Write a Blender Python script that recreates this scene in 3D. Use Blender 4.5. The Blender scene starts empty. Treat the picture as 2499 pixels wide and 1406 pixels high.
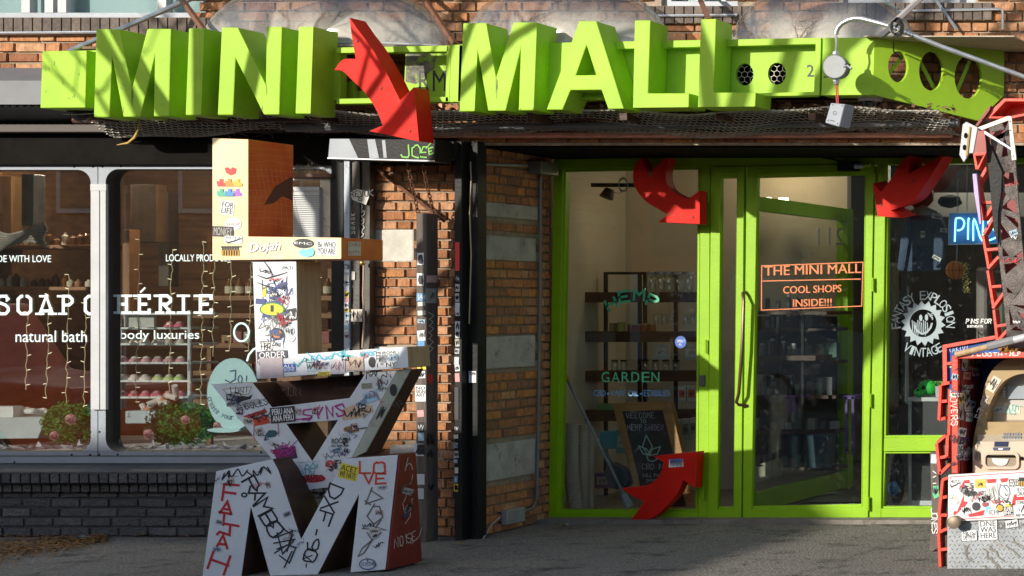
import bpy, bmesh, math, random
from mathutils import Vector, Matrix
from mathutils.geometry import tessellate_polygon
R = random.Random(11)
C = bpy.context.scene.collection
sc = bpy.context.scene
# ---------------------------------------------------------------- camera, light, exposure
VX, VY, F, D = 3700.0, 740.0, 4830.0, 14.0      # vanishing point of the depth lines (photo px), focal length (px), distance to the facade
XC, ZE = 2450 / 345.0, 1.65
cd = bpy.data.cameras.new('camera'); cam = bpy.data.objects.new('camera', cd); C.objects.link(cam)
cam.location = (XC, -D, ZE); cam.rotation_euler = (math.radians(90), 0, 0)
cd.sensor_width = 36; cd.lens = F / 2499 * 36
cd.shift_x = -(VX - 1249.5) / 2499; cd.shift_y = (VY - 703) / 2499
cd.clip_end = 500; cd.clip_start = 0.1
sc.camera = cam
SUN_EL, SUN_AZ = math.radians(17), math.radians(24)
sd = bpy.data.lights.new('sun', 'SUN'); sd.energy = 4.1; sd.angle = math.radians(0.5); sd.color = (1, .93, .80)
so = bpy.data.objects.new('sun', sd); C.objects.link(so)
so.rotation_euler = Vector((math.sin(SUN_AZ) * math.cos(SUN_EL), math.cos(SUN_AZ) * math.cos(SUN_EL), -math.sin(SUN_EL))).to_track_quat('-Z', 'Y').to_euler()
w = bpy.data.worlds.new('World'); sc.world = w; w.use_nodes = True
nt = w.node_tree; nt.nodes.clear()
sky = nt.nodes.new('ShaderNodeTexSky'); sky.sky_type = 'NISHITA'; sky.sun_disc = False
sky.sun_elevation = SUN_EL; sky.sun_rotation = math.radians(204)
bg = nt.nodes.new('ShaderNodeBackground'); bg.inputs[1].default_value = 0.15
ow = nt.nodes.new('ShaderNodeOutputWorld'); nt.links.new(sky.outputs[0], bg.inputs[0]); nt.links.new(bg.outputs[0], ow.inputs[0])
sc.view_settings.view_transform = 'Standard'; sc.view_settings.look = 'None'; sc.view_settings.gamma = 1
sc.view_settings.exposure = 0.38
# ---------------------------------------------------------------- photo pixel -> place
def U(px, py, y=0.0, k=0.0):
    t = (D + y + k * XC) / (1 - k * (px - VX) / F)
    return Vector((XC + t * (px - VX) / F, t - D, ZE - t * (py - VY) / F))
def onX(px, py, X):
    t = (X - XC) * F / (px - VX)
    return Vector((X, t - D, ZE - t * (py - VY) / F))
def onG(px, py, z=0.0):
    t = (ZE - z) * F / (py - VY)
    return Vector((XC + t * (px - VX) / F, t - D, z))
def SF(y, k=0.0): return lambda px, py, off=0.0: U(px, py, y - off, k)
def SX(X): return lambda px, py, off=0.0: onX(px, py, X + off)
# ---------------------------------------------------------------- materials
MC = {}
def mat(name, col, rough=.6, metal=0., var=.12, scale=5., bump=0., bscale=60., dirt=None, dscale=3., damt=.55, spec=.5, emis=0., col2=None, stretch=None):
    if name in MC: return MC[name]
    m = bpy.data.materials.new(name); m.use_nodes = True; MC[name] = m
    N = m.node_tree.nodes; L = m.node_tree.links; b = N['Principled BSDF']
    b.inputs['Roughness'].default_value = rough; b.inputs['Metallic'].default_value = metal; b.inputs['Specular IOR Level'].default_value = spec
    tc = N.new('ShaderNodeTexCoord'); src = tc.outputs['Object']
    if stretch:
        mp = N.new('ShaderNodeMapping'); mp.inputs['Scale'].default_value = stretch; L.new(src, mp.inputs[0]); src = mp.outputs[0]
    n = N.new('ShaderNodeTexNoise'); n.inputs['Scale'].default_value = scale; n.inputs['Detail'].default_value = 6; n.inputs['Roughness'].default_value = .65
    L.new(src, n.inputs['Vector'])
    r = N.new('ShaderNodeValToRGB'); L.new(n.outputs[0], r.inputs[0])
    c2 = col2 or [min(1, c * (1 + var)) for c in col]; c1 = col if col2 else [c * (1 - var) for c in col]
    r.color_ramp.elements[0].position = .32; r.color_ramp.elements[1].position = .68
    r.color_ramp.elements[0].color = (*c1, 1); r.color_ramp.elements[1].color = (*c2, 1)
    out = r.outputs[0]
    if dirt:
        n2 = N.new('ShaderNodeTexNoise'); n2.inputs['Scale'].default_value = dscale; n2.inputs['Detail'].default_value = 10; n2.inputs['Roughness'].default_value = .75
        L.new(src, n2.inputs['Vector'])
        r2 = N.new('ShaderNodeValToRGB'); L.new(n2.outputs[0], r2.inputs[0])
        r2.color_ramp.elements[0].position = damt; r2.color_ramp.elements[1].position = min(.99, damt + .12)
        mx = N.new('ShaderNodeMix'); mx.data_type = 'RGBA'; L.new(r2.outputs[0], mx.inputs[0]); L.new(out, mx.inputs[6]); mx.inputs[7].default_value = (*dirt, 1)
        out = mx.outputs[2]
    L.new(out, b.inputs['Base Color'])
    if emis: L.new(out, b.inputs['Emission Color']); b.inputs['Emission Strength'].default_value = emis
    if bump:
        nb = N.new('ShaderNodeTexNoise'); nb.inputs['Scale'].default_value = bscale; nb.inputs['Detail'].default_value = 5; L.new(src, nb.inputs['Vector'])
        bp = N.new('ShaderNodeBump'); bp.inputs['Strength'].default_value = bump; bp.inputs['Distance'].default_value = .01
        L.new(nb.outputs[0], bp.inputs['Height']); L.new(bp.outputs[0], b.inputs['Normal'])
    return m
def flat(col, rough=.55, emis=0.):
    k = 'ink %.3f %.3f %.3f %.1f' % (*col, emis)
    return mat(k, col, rough, var=.08, scale=30, emis=emis)
def island(name, cols, rough=.85, bump=.5, bscale=70, streak=None):
    if name in MC: return MC[name]
    m = bpy.data.materials.new(name); m.use_nodes = True; MC[name] = m
    N = m.node_tree.nodes; L = m.node_tree.links; b = N['Principled BSDF']; b.inputs['Roughness'].default_value = rough
    g = N.new('ShaderNodeNewGeometry'); r = N.new('ShaderNodeValToRGB'); L.new(g.outputs['Random Per Island'], r.inputs[0])
    while len(r.color_ramp.elements) < len(cols): r.color_ramp.elements.new(.5)
    for i, c in enumerate(cols):
        r.color_ramp.elements[i].position = i / (len(cols) - 1); r.color_ramp.elements[i].color = (*c, 1)
    tc = N.new('ShaderNodeTexCoord'); n = N.new('ShaderNodeTexNoise'); n.inputs['Scale'].default_value = 22; n.inputs['Detail'].default_value = 8; n.inputs['Roughness'].default_value = .7
    L.new(tc.outputs['Object'], n.inputs['Vector'])
    r2 = N.new('ShaderNodeValToRGB'); r2.color_ramp.elements[0].position = .25; r2.color_ramp.elements[0].color = (.35, .33, .32, 1); r2.color_ramp.elements[1].position = .62; r2.color_ramp.elements[1].color = (1.15, 1.12, 1.1, 1)
    L.new(n.outputs[0], r2.inputs[0])
    mx = N.new('ShaderNodeMix'); mx.data_type = 'RGBA'; mx.blend_type = 'MULTIPLY'; mx.inputs[0].default_value = .8
    L.new(r.outputs[0], mx.inputs[6]); L.new(r2.outputs[0], mx.inputs[7]); L.new(mx.outputs[2], b.inputs['Base Color'])
    mp = N.new('ShaderNodeMapping'); mp.inputs['Scale'].default_value = (1, 1, .15); L.new(tc.outputs['Object'], mp.inputs[0])
    nb = N.new('ShaderNodeTexNoise'); nb.inputs['Scale'].default_value = bscale; nb.inputs['Detail'].default_value = 6; L.new(mp.outputs[0] if streak else tc.outputs['Object'], nb.inputs['Vector'])
    bp = N.new('ShaderNodeBump'); bp.inputs['Strength'].default_value = bump; bp.inputs['Distance'].default_value = .012
    L.new(nb.outputs[0], bp.inputs['Height']); L.new(bp.outputs[0], b.inputs['Normal'])
    return m
def glass(name, tint=(.93, .96, .95), base=.07, rough=.0, haze=0., hcol=(.5, .5, .5), hscale=4., hpos=.45, low=False):
    """thin window glass: clear layer with a Fresnel mirror, plus streaks of dust on it"""
    if name in MC: return MC[name]
    m = bpy.data.materials.new(name); m.use_nodes = True; MC[name] = m
    N = m.node_tree.nodes; L = m.node_tree.links; N.clear()
    o = N.new('ShaderNodeOutputMaterial'); t = N.new('ShaderNodeBsdfTransparent'); t.inputs[0].default_value = (*tint, 1)
    gl = N.new('ShaderNodeBsdfGlossy'); gl.inputs['Roughness'].default_value = rough
    fr = N.new('ShaderNodeFresnel'); ge = N.new('ShaderNodeNewGeometry')
    io = N.new('ShaderNodeMapRange'); io.inputs[3].default_value = 1.5; io.inputs[4].default_value = 1 / 1.5; L.new(ge.outputs['Backfacing'], io.inputs[0]); L.new(io.outputs[0], fr.inputs[0])
    ad = N.new('ShaderNodeMath'); ad.operation = 'ADD'; ad.inputs[1].default_value = base; L.new(fr.outputs[0], ad.inputs[0])
    mx = N.new('ShaderNodeMixShader'); L.new(ad.outputs[0], mx.inputs[0]); L.new(t.outputs[0], mx.inputs[1]); L.new(gl.outputs[0], mx.inputs[2])
    out = mx.outputs[0]
    if haze:
        tc = N.new('ShaderNodeTexCoord'); n = N.new('ShaderNodeTexNoise'); n.inputs['Scale'].default_value = hscale; n.inputs['Detail'].default_value = 9; n.inputs['Roughness'].default_value = .7
        L.new(tc.outputs['Object'], n.inputs['Vector'])
        r = N.new('ShaderNodeMapRange'); r.inputs[1].default_value = hpos; r.inputs[2].default_value = hpos + .3; r.inputs[3].default_value = 0; r.inputs[4].default_value = haze; L.new(n.outputs[0], r.inputs[0])
        if low:      # soot settled round the foot of the dome
            sx = N.new('ShaderNodeSeparateXYZ'); L.new(tc.outputs['Generated'], sx.inputs[0]); zr = N.new('ShaderNodeMapRange'); zr.inputs[1].default_value = .12; zr.inputs[2].default_value = .6; zr.inputs[3].default_value = 1.3; zr.inputs[4].default_value = .12; L.new(sx.outputs[2], zr.inputs[0])
            mm = N.new('ShaderNodeMath'); mm.operation = 'MULTIPLY'; L.new(r.outputs[0], mm.inputs[0]); L.new(zr.outputs[0], mm.inputs[1]); r = mm
        df = N.new('ShaderNodeBsdfDiffuse'); df.inputs[0].default_value = (*hcol, 1)
        m2 = N.new('ShaderNodeMixShader'); L.new(r.outputs[0], m2.inputs[0]); L.new(out, m2.inputs[1]); L.new(df.outputs[0], m2.inputs[2]); out = m2.outputs[0]
    L.new(out, o.inputs[0]); return m
# ---------------------------------------------------------------- mesh builder
ORG = {}
class MB:
    def __init__(s): s.v = []; s.f = []; s.m = []; s.mats = []
    def mi(s, m):
        if m not in s.mats: s.mats.append(m)
        return s.mats.index(m)
    def add(s, vs, fs, m):
        o = len(s.v); i = s.mi(m); s.v += [Vector(p) for p in vs]
        for f in fs: s.f.append([o + q for q in f]); s.m.append(i)
    def hexa(s, a, b, m):      # a,b: two quads (front,back) in the same order
        s.add(list(a) + list(b), [(0, 1, 2, 3), (7, 6, 5, 4), (0, 4, 5, 1), (1, 5, 6, 2), (2, 6, 7, 3), (3, 7, 4, 0)], m)
    def box(s, x0, y0, z0, x1, y1, z1, m):
        s.hexa([(x0, y0, z0), (x1, y0, z0), (x1, y0, z1), (x0, y0, z1)], [(x0, y1, z0), (x1, y1, z0), (x1, y1, z1), (x0, y1, z1)], m)
    def pbox(s, px0, py0, px1, py1, y, d, m):
        a = U(px0, py0, y); b = U(px1, py1, y); s.box(a.x, y, b.z, b.x, y + d, a.z, m)
    def pquad(s, pts, y, d, m, k=0.):
        s.prism([pts], SF(y, k), (0, d, 0), m)
    def prism(s, loops, S, dv, m, ms=None, mb=None):
        """loops of photo px on a surface S, pushed back by dv"""
        L3 = [[S(*p) for p in lp] for lp in loops]; dfn = dv if callable(dv) else (lambda p, q=Vector(dv): q)
        tri = tessellate_polygon([[Vector((p[0], p[1], 0)) for p in lp] for lp in loops])
        fl = [p for lp in L3 for p in lp]; n = len(fl)
        s.add(fl, [tuple(t) for t in tri], m)
        s.add([p + dfn(p) for p in fl], [tuple(reversed(t)) for t in tri], mb or ms or m)
        for lp in L3:
            q = len(lp)
            for i in range(q):
                a, b = lp[i], lp[(i + 1) % q]; s.add([a, b, b + dfn(b), a + dfn(a)], [(0, 1, 2, 3)], ms or m)
    def poly(s, pts, S, off, m, holes=()):
        loops = [pts] + list(holes)
        tri = tessellate_polygon([[Vector((p[0], p[1], 0)) for p in lp] for lp in loops])
        s.add([S(p[0], p[1], off) for lp in loops for p in lp], [tuple(t) for t in tri], m)
    def rib(s, pts, w, S, off, m, closed=False, taper=False):
        """mitred ribbon of photo px"""
        P = [Vector((p[0], p[1])) for p in pts]
        P = [p for i, p in enumerate(P) if i == 0 or (p - P[i - 1]).length > .2]
        n = len(P)
        if n < 2: return
        l, r = [], []
        for i, p in enumerate(P):
            a = P[i - 1] if (i > 0 or closed) else None; b = P[(i + 1) % n] if (i < n - 1 or closed) else None
            d1 = (p - a).normalized() if a is not None else None; d2 = (b - p).normalized() if b is not None else None
            d = (d1 + d2) if (d1 is not None and d2 is not None) else (d1 if d1 is not None else d2)
            if d.length < 1e-3: d = d1
            d = d.normalized(); nn = Vector((-d.y, d.x)); c = 1.
            if d1 is not None and d2 is not None: c = 1 / max(.45, nn.dot(Vector((-d1.y, d1.x))))
            e = Vector((0, 0))
            if d1 is None: e = -d2 * w * .4
            if d2 is None: e = d1 * w * .4
            ww = w * (.45 if taper and (d1 is None or d2 is None) else 1)
            l.append(p + e + nn * ww * .5 * c); r.append(p + e - nn * ww * .5 * c)
        vs = [S(q.x, q.y, off) for q in l] + [S(q.x, q.y, off) for q in r]
        s.add(vs, [(i, (i + 1) % n, n + (i + 1) % n, n + i) for i in range(n if closed else n - 1)], m)
    def tube(s, pts, r, m, n=8, cap=True):
        P = [Vector(p) for p in pts]; k = len(P); rs = r if isinstance(r, (list, tuple)) else [r] * k
        vs = []; up = None
        for i, p in enumerate(P):
            d = (P[min(i + 1, k - 1)] - P[max(i - 1, 0)]).normalized()
            if up is None: up = d.orthogonal().normalized()
            up = (up - d * up.dot(d)); up = up.normalized() if up.length > 1e-6 else d.orthogonal().normalized()
            sdv = d.cross(up)
            for j in range(n):
                a = 2 * math.pi * j / n; vs.append(p + (up * math.cos(a) + sdv * math.sin(a)) * rs[i])
        fs = [(i * n + j, i * n + (j + 1) % n, (i + 1) * n + (j + 1) % n, (i + 1) * n + j) for i in range(k - 1) for j in range(n)]
        if cap: fs += [tuple(range(n - 1, -1, -1)), tuple((k - 1) * n + j for j in range(n))]
        s.add(vs, fs, m)
    def lathe(s, c, prof, m, n=20, axis='z', sx=1., sy=1.):
        c = Vector(c); vs = []; k = len(prof)
        for (r, h) in prof:
            for j in range(n):
                a = 2 * math.pi * j / n; x, y = r * math.cos(a) * sx, r * math.sin(a) * sy
                vs.append(c + (Vector((x, y, h)) if axis == 'z' else Vector((x, -h, y)) if axis == 'y' else Vector((h, x, y))))
        fs = [(i * n + j, i * n + (j + 1) % n, (i + 1) * n + (j + 1) % n, (i + 1) * n + j) for i in range(k - 1) for j in range(n)]
        fs += [tuple(range(n - 1, -1, -1)), tuple((k - 1) * n + j for j in range(n))]
        s.add(vs, fs, m)
    def ball(s, c, rx, ry, rz, m, n=14, k=8, lo=-90, hi=90, jit=0.):
        prof = []
        c = Vector(c); vs = []
        for i in range(k + 1):
            t = math.radians(lo + (hi - lo) * i / k)
            for j in range(n):
                a = 2 * math.pi * j / n; q = 1 + (R.uniform(-jit, jit) if jit else 0)
                vs.append(c + Vector((rx * math.cos(t) * math.cos(a) * q, ry * math.cos(t) * math.sin(a) * q, rz * math.sin(t) * q)))
        fs = [(i * n + j, i * n + (j + 1) % n, (i + 1) * n + (j + 1) % n, (i + 1) * n + j) for i in range(k) for j in range(n)]
        s.add(vs, fs, m)
    def text(s, t, quad, S, off, m, mirror=False):
        vs, fs = tgeom(t)
        q = [Vector((p[0], p[1])) for p in quad]
        if mirror: q = [q[1], q[0], q[3], q[2]]
        out = []
        for (u, v) in vs:
            p = (q[3] * (1 - u) + q[2] * u) * (1 - v) + (q[0] * (1 - u) + q[1] * u) * v
            out.append(S(p.x, p.y, off))
        s.add(out, fs, m)
    def trect(s, t, x0, y0, x1, y1, S, off, m, ang=0., **k):
        s.text(t, rrect((x0 + x1) / 2, (y0 + y1) / 2, abs(x1 - x0), abs(y1 - y0), ang), S, off, m, **k)
    def arctext(s, t, cx, cy, r, a0, a1, h, S, off, m, inward=False):
        n = len(t)
        for i, ch in enumerate(t):
            if ch == ' ': continue
            a = math.radians(a0 + (a1 - a0) * i / (n - 1))
            x, y = cx + r * math.cos(a), cy - r * math.sin(a)
            wd = .35 if ch in 'I.' else (.85 if ch in 'MW' else .66)
            ra = (90 - math.degrees(a)) if not inward else (270 - math.degrees(a))
            s.text(ch, rrect(x, y, h * wd, h, ra), S, off, m)
    def hand(s, t, x, y, h, w, S, off, m, ang=0., gap=.28, asp=.62, jit=.06, slant=0.):
        """hand-drawn letters: strokes on the surface; x,y = top left in photo px; ang turns the line clockwise"""
        ca, sa = math.cos(math.radians(ang)), math.sin(math.radians(ang)); cx = 0.
        for ch in t:
            if ch == ' ': cx += h * .45; continue
            for i, pl in enumerate(GL.get(ch, GL['I'])):
                pts = []
                for (u, v) in pl:
                    a = cx + (u / 4 * asp + R.uniform(-jit, jit) + slant * (v / 6 - .5)) * h; b = (1 - v / 6 + R.uniform(-jit, jit)) * h
                    pts.append((x + a * ca - b * sa, y + a * sa + b * ca))
                s.rib(pts, w, S, off + .0002 * i, m)
            cx += h * (asp + gap) * (.55 if ch in 'I!.' else 1)
    def scrib(s, cx, cy, rw, rh, w, S, off, m, n=9, ang=0.):
        """a fast hand-made tag: loops, hooks and a crossing stroke"""
        ca, sa = math.cos(math.radians(ang)), math.sin(math.radians(ang)); k = n * 2 + 1
        tr = lambda x, y: (cx + x * ca - y * sa, cy + x * sa + y * ca)
        P = [((-.9 + 1.8 * i / (k - 1) + R.uniform(-.32, .32)) * rw, (1 if i % 2 else -1) * rh * R.uniform(.25, 1)) for i in range(k)]
        c = max(2, k // 2); st = [P[:c + 1], P[c:]] if R.random() < .5 else [P]
        st.append([(R.uniform(-.9, 0) * rw, R.uniform(-.5, .5) * rh), (R.uniform(0, .9) * rw, R.uniform(-.6, .6) * rh)])
        for i, q in enumerate(st):
            if R.random() < .75 and len(q) > 2: q = smooth_pts(q, 4)
            s.rib([tr(*p) for p in q], w * R.uniform(.8, 1.15), S, off + .00015 * i, m, taper=True)
    def build(s, name, parent=None, smooth=False, bevel=0., org=None, seg=2):
        me = bpy.data.meshes.new(name)
        if parent is not None: o0 = ORG[parent.name]
        elif org is not None: o0 = Vector(org)
        else:
            xs = [p.x for p in s.v]; ys = [p.y for p in s.v]; o0 = Vector(((min(xs) + max(xs)) / 2, (min(ys) + max(ys)) / 2, min(p.z for p in s.v)))
        me.from_pydata([p - o0 for p in s.v], [], s.f)
        for m in s.mats: me.materials.append(m)
        me.polygons.foreach_set('material_index', s.m)
        if smooth: me.polygons.foreach_set('use_smooth', [True] * len(s.f))
        me.update()
        bm = bmesh.new(); bm.from_mesh(me); bmesh.ops.remove_doubles(bm, verts=bm.verts, dist=1e-5) if bevel or smooth else None
        if bevel or smooth: bmesh.ops.recalc_face_normals(bm, faces=bm.faces)
        bm.to_mesh(me); bm.free()
        o = bpy.data.objects.new(name, me); C.objects.link(o); ORG[o.name] = o0
        if parent is not None: o.parent = parent
        else: o.location = o0
        if bevel:
            b = o.modifiers.new('bevel', 'BEVEL'); b.width = bevel; b.segments = seg; b.limit_method = 'ANGLE'; b.angle_limit = math.radians(40)
            if smooth is False: pass
        if smooth: 
            try:
                md = o.modifiers.new('edges', 'EDGE_SPLIT'); md.split_angle = math.radians(38)
            except Exception: pass
        return o
def rrect(cx, cy, w, h, ang=0.):
    ca, sa = math.cos(math.radians(ang)), math.sin(math.radians(ang))
    return [(cx + a * w * ca - b * h * sa, cy + a * w * sa + b * h * ca) for a, b in ((-.5, -.5), (.5, -.5), (.5, .5), (-.5, .5))]
def circ(cx, cy, rx, ry, n=24, a0=0.): return [(cx + rx * math.cos(a0 + 2 * math.pi * i / n), cy + ry * math.sin(a0 + 2 * math.pi * i / n)) for i in range(n)]
TG = {}
def tgeom(t):
    if t in TG: return TG[t]
    c = bpy.data.curves.new('t', 'FONT'); c.body = t; c.size = 1; c.resolution_u = 3
    o = bpy.data.objects.new('t', c); me = bpy.data.meshes.new_from_object(o)
    vs = [(v.co.x, v.co.y) for v in me.vertices]; fs = [tuple(p.vertices) for p in me.polygons]
    x0, x1 = min(v[0] for v in vs), max(v[0] for v in vs); y0, y1 = min(v[1] for v in vs), max(v[1] for v in vs)
    TG[t] = ([((v[0] - x0) / max(1e-6, x1 - x0), (v[1] - y0) / max(1e-6, y1 - y0)) for v in vs], fs)
    bpy.data.objects.remove(o); bpy.data.curves.remove(c); bpy.data.meshes.remove(me)
    return TG[t]
def _g(s): return [[(int(p[0]), int(p[1])) for p in pl.split()] for pl in s.split(';')]
GL = {k: _g(v) for k, v in {
 'A': '00 26 40;12 32', 'B': '00 06 36 45 44 33 03;33 42 41 30 00', 'C': '45 26 16 05 01 10 30 41', 'D': '00 06 26 44 42 20 00', 'E': '46 06 00 40;03 33', 'F': '46 06 00;03 33',
 'G': '45 36 16 05 01 10 30 41 43 23', 'H': '00 06;40 46;03 43', 'I': '20 26', 'J': '46 41 30 10 01', 'K': '00 06;46 03 40', 'L': '06 00 40', 'M': '00 06 23 46 40', 'N': '00 06 40 46',
 'O': '16 05 01 10 30 41 45 36 16', 'P': '00 06 36 45 44 33 03', 'Q': '16 05 01 10 30 41 45 36 16;22 40', 'R': '00 06 36 45 44 33 03;23 40', 'S': '45 36 16 05 04 33 42 41 30 10 01',
 'T': '06 46;26 20', 'U': '06 01 10 30 41 46', 'V': '06 20 46', 'W': '06 10 23 30 46', 'X': '06 40;00 46', 'Y': '06 23 46;23 20', 'Z': '06 46 00 40', '0': '16 05 01 10 30 41 45 36 16',
 '1': '14 26 20', '2': '05 16 36 45 44 00 40', '3': '06 46 24 43 41 30 10 01', '9': '44 33 13 04 05 16 36 45 41 20', '6': '36 05 01 10 30 41 43 23 03', '-': '13 33', '!': '26 22;21 20', '.': '20 21', '>': '05 43 01', '?': '05 26 45 22;21 20'}.items()}
# ---------------------------------------------------------------- things
def thing(name, label, cat, loc, group=None):
    o = bpy.data.objects.new(name, None); C.objects.link(o); o.location = loc; o.empty_display_size = .1
    ORG[o.name] = Vector(loc); tag(o, label, cat, group); return o
def tag(o, label, cat, group=None):
    o['label'] = label; o['category'] = cat
    if group: o['group'] = group
    return o
def struct(o): o['kind'] = 'structure'; return o
def stuff(o): o['kind'] = 'stuff'; return o
# ---------------------------------------------------------------- the place's materials
LIME = mat('lime paint', (.32, .55, .030), .5, spec=.3, var=.13, scale=2.2, bump=.12, bscale=90, dirt=(.14, .19, .03), dscale=9, damt=.64)
LIME2 = mat('lime frame paint', (.24, .46, .003), .42, spec=.3, var=.1, scale=2.5, bump=.15, bscale=70, dirt=(.08, .10, .015), dscale=16, damt=.63)
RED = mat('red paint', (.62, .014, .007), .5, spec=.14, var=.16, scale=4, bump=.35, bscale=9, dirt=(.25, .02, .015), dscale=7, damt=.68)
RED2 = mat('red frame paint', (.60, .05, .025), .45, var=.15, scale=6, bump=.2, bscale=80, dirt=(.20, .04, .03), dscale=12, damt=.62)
WHITE = mat('white board paint', (.68, .71, .76), .55, var=.08, scale=3, bump=.3, bscale=90, dirt=(.30, .31, .33), dscale=22, damt=.61)
CREAM = mat('cream board paint', (.72, .56, .28), .5, scale=2.2, col2=(.82, .66, .42), dirt=(.70, .30, .14), dscale=1.6, damt=.6)
FIRE = mat('orange red spray paint', (.55, .055, .012), .4, scale=2.6, col2=(.68, .19, .03), dirt=(.12, .015, .01), dscale=2.2, damt=.58)
PLY = mat('bare plywood', (.40, .27, .15), .7, scale=4, var=.22, stretch=(6, 6, .5), dirt=(.22, .13, .07), dscale=5, damt=.58, bump=.2)
RUST = mat('dark brown steel', (.075, .028, .018), .6, var=.4, scale=5, bump=.2, dirt=(.03, .015, .012), dscale=4, damt=.5)
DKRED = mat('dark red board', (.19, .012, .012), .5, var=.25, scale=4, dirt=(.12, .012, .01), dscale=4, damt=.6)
BLACK = mat('black painted steel', (.014, .014, .015), .5, spec=.22, var=.4, scale=6, bump=.2, dirt=(.06, .055, .05), dscale=12, damt=.66)
VOID = mat('flat black', (.010, .009, .008), .9, spec=.08, var=.3)  # very dark matt colour shared by voids, holes and black parts
BRONZE = mat('dark bronze metal', (.055, .048, .042), .45, metal=.3, var=.3, scale=7, bump=.1)
GREY = mat('grey painted metal', (.28, .31, .36), .45, var=.1, scale=8, bump=.1, dirt=(.16, .16, .17), dscale=12, damt=.66)
PALE = mat('pale metal cover strip', (.43, .44, .46), .45, var=.08, scale=6, dirt=(.45, .42, .38), dscale=14, damt=.66)
STEEL = mat('galvanised steel', (.52, .54, .57), .35, metal=.75, var=.15, scale=14, bump=.05)
ALU = mat('worn grey aluminium', (.42, .44, .47), .42, metal=.4, var=.15, scale=9)
BROWN = mat('brown painted steel', (.16, .07, .04), .55, var=.25, scale=10, dirt=(.08, .035, .02), dscale=12)
OXIDE = mat('red oxide steel', (.78, .36, .26), .7, var=.2, scale=14)
STONE = mat('grey cement block', (.43, .42, .40), .9, var=.2, scale=7, bump=.5, bscale=40, dirt=(.20, .19, .175), dscale=9, damt=.54)
STONE2 = mat('pale cement block', (.55, .52, .46), .9, var=.15, scale=9, bump=.4, dirt=(.36, .20, .12), dscale=4, damt=.62)
MORT = mat('mortar', (.34, .27, .20), .95, var=.25, scale=18, bump=.6)
MORT2 = mat('dark painted mortar', (.035, .037, .043), .8, var=.25, scale=18, bump=.5)
BRICK = island('orange brown brick', [(.44, .20, .09), (.52, .25, .12), (.36, .15, .065), (.56, .31, .17), (.24, .10, .05), (.48, .21, .08), (.42, .21, .11), (.50, .27, .14)], .9, .9, 90, True)
BRICKS = island('side wall brick', [(.56, .26, .12), (.44, .20, .10), (.64, .28, .09), (.28, .14, .085), (.58, .23, .085), (.36, .17, .10), (.62, .34, .17)], .9, .9, 90, True)
BRICKD = island('dark painted brick', [(.045, .048, .058), (.075, .078, .09), (.028, .030, .037), (.055, .058, .07), (.040, .040, .046), (.09, .092, .10)], .55, .9, 60)
BRICKC = island('sooty sill brick', [(.16, .13, .11), (.11, .09, .08), (.20, .16, .13), (.13, .11, .10)], .9, .6, 60)
GLASS = glass('shop window glass', base=.17, haze=.22, hcol=(.55, .5, .44), hscale=110, hpos=.60)
GLASSD = glass('dusty door glass', base=.02, haze=.09, hcol=(.5, .52, .54), hscale=26, hpos=.56)
PANE = glass('clear pane', base=.02)
BLUEW = mat('pale blue sheet behind glass', (.55, .66, .68), .25, var=.06, scale=2)  # pale blue sheet that gives the upper panes their tone
ACRY = glass('clouded acrylic', tint=(.86, .87, .88), base=.13, rough=.05, haze=.72, hcol=(.42, .40, .37), hscale=3.2, hpos=.32, low=True)
SIDEWALK = mat('worn asphalt pavement', (.085, .078, .070), .92, scale=62, col2=(.37, .34, .30), bump=1.0, bscale=60, dirt=(.085, .08, .074), dscale=2.4, damt=.52, spec=.2)
ROAD = mat('asphalt', (.05, .05, .052), .9, var=.2, scale=3, bump=.6)
CONC = mat('concrete step', (.20, .18, .155), .9, var=.25, scale=5, bump=.5, dirt=(.09, .08, .07), dscale=4, damt=.55)
CREAMW = mat('cream wall paint', (.62, .56, .46), .8, var=.05, scale=2)
WOODD = mat('dark stained wood', (.075, .028, .015), .45, var=.35, scale=3, stretch=(1, 6, 8))
WOODB = mat('brown plank wall', (.17, .080, .034), .55, var=.4, scale=2.2, stretch=(.7, 3, 9))
WOODL = mat('light pine', (.45, .24, .085), .5, scale=3.5, col2=(.30, .14, .04), stretch=(1.2, 5, 9))
INK = flat((.02, .02, .025)); INKR = flat((.50, .02, .03)); INKW = flat((.80, .80, .80)); VINYL = flat((.72, .84, .88), .3)
BLK = lambda: INK
# ---------------------------------------------------------------- ground and street
PXM = 345.0
def fx(px): return U(px, VY, 0).x
def fz(py): return U(VX, py, 0).z
g = MB(); NX, NY = 90, 40
for i in range(1):
    x0, x1, y0, y1 = -7.0, 8.0, -4.2, 1.06
    vs = []
    for a in range(NX + 1):
        for b in range(NY + 1):
            x = x0 + (x1 - x0) * a / NX; y = y0 + (y1 - y0) * b / NY
            vs.append((x, y, -.006 * abs(math.sin(x * 2.1 + y)) + R.uniform(-.0012, .0012)))
    g.add(vs, [(a * (NY + 1) + b, (a + 1) * (NY + 1) + b, (a + 1) * (NY + 1) + b + 1, a * (NY + 1) + b + 1) for a in range(NX) for b in range(NY)], SIDEWALK)
struct(g.build('pavement', smooth=True))
g = MB(); g.box(-60, -4.45, -.16, 60, -4.2, -.004, CONC); struct(g.build('kerb', bevel=.02))
g = MB(); g.add([(-150, -150, -.15), (150, -150, -.15), (150, 150, -.15), (-150, 150, -.15)], [(0, 1, 2, 3)], ROAD); struct(g.build('road'))
g = MB()
for x0, x1 in ((-60, -7.0), (8.0, 60)): g.box(x0, -4.2, -.15, x1, 1.06, -.008, SIDEWALK)
struct(g.build('outer_pavement'))
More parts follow.
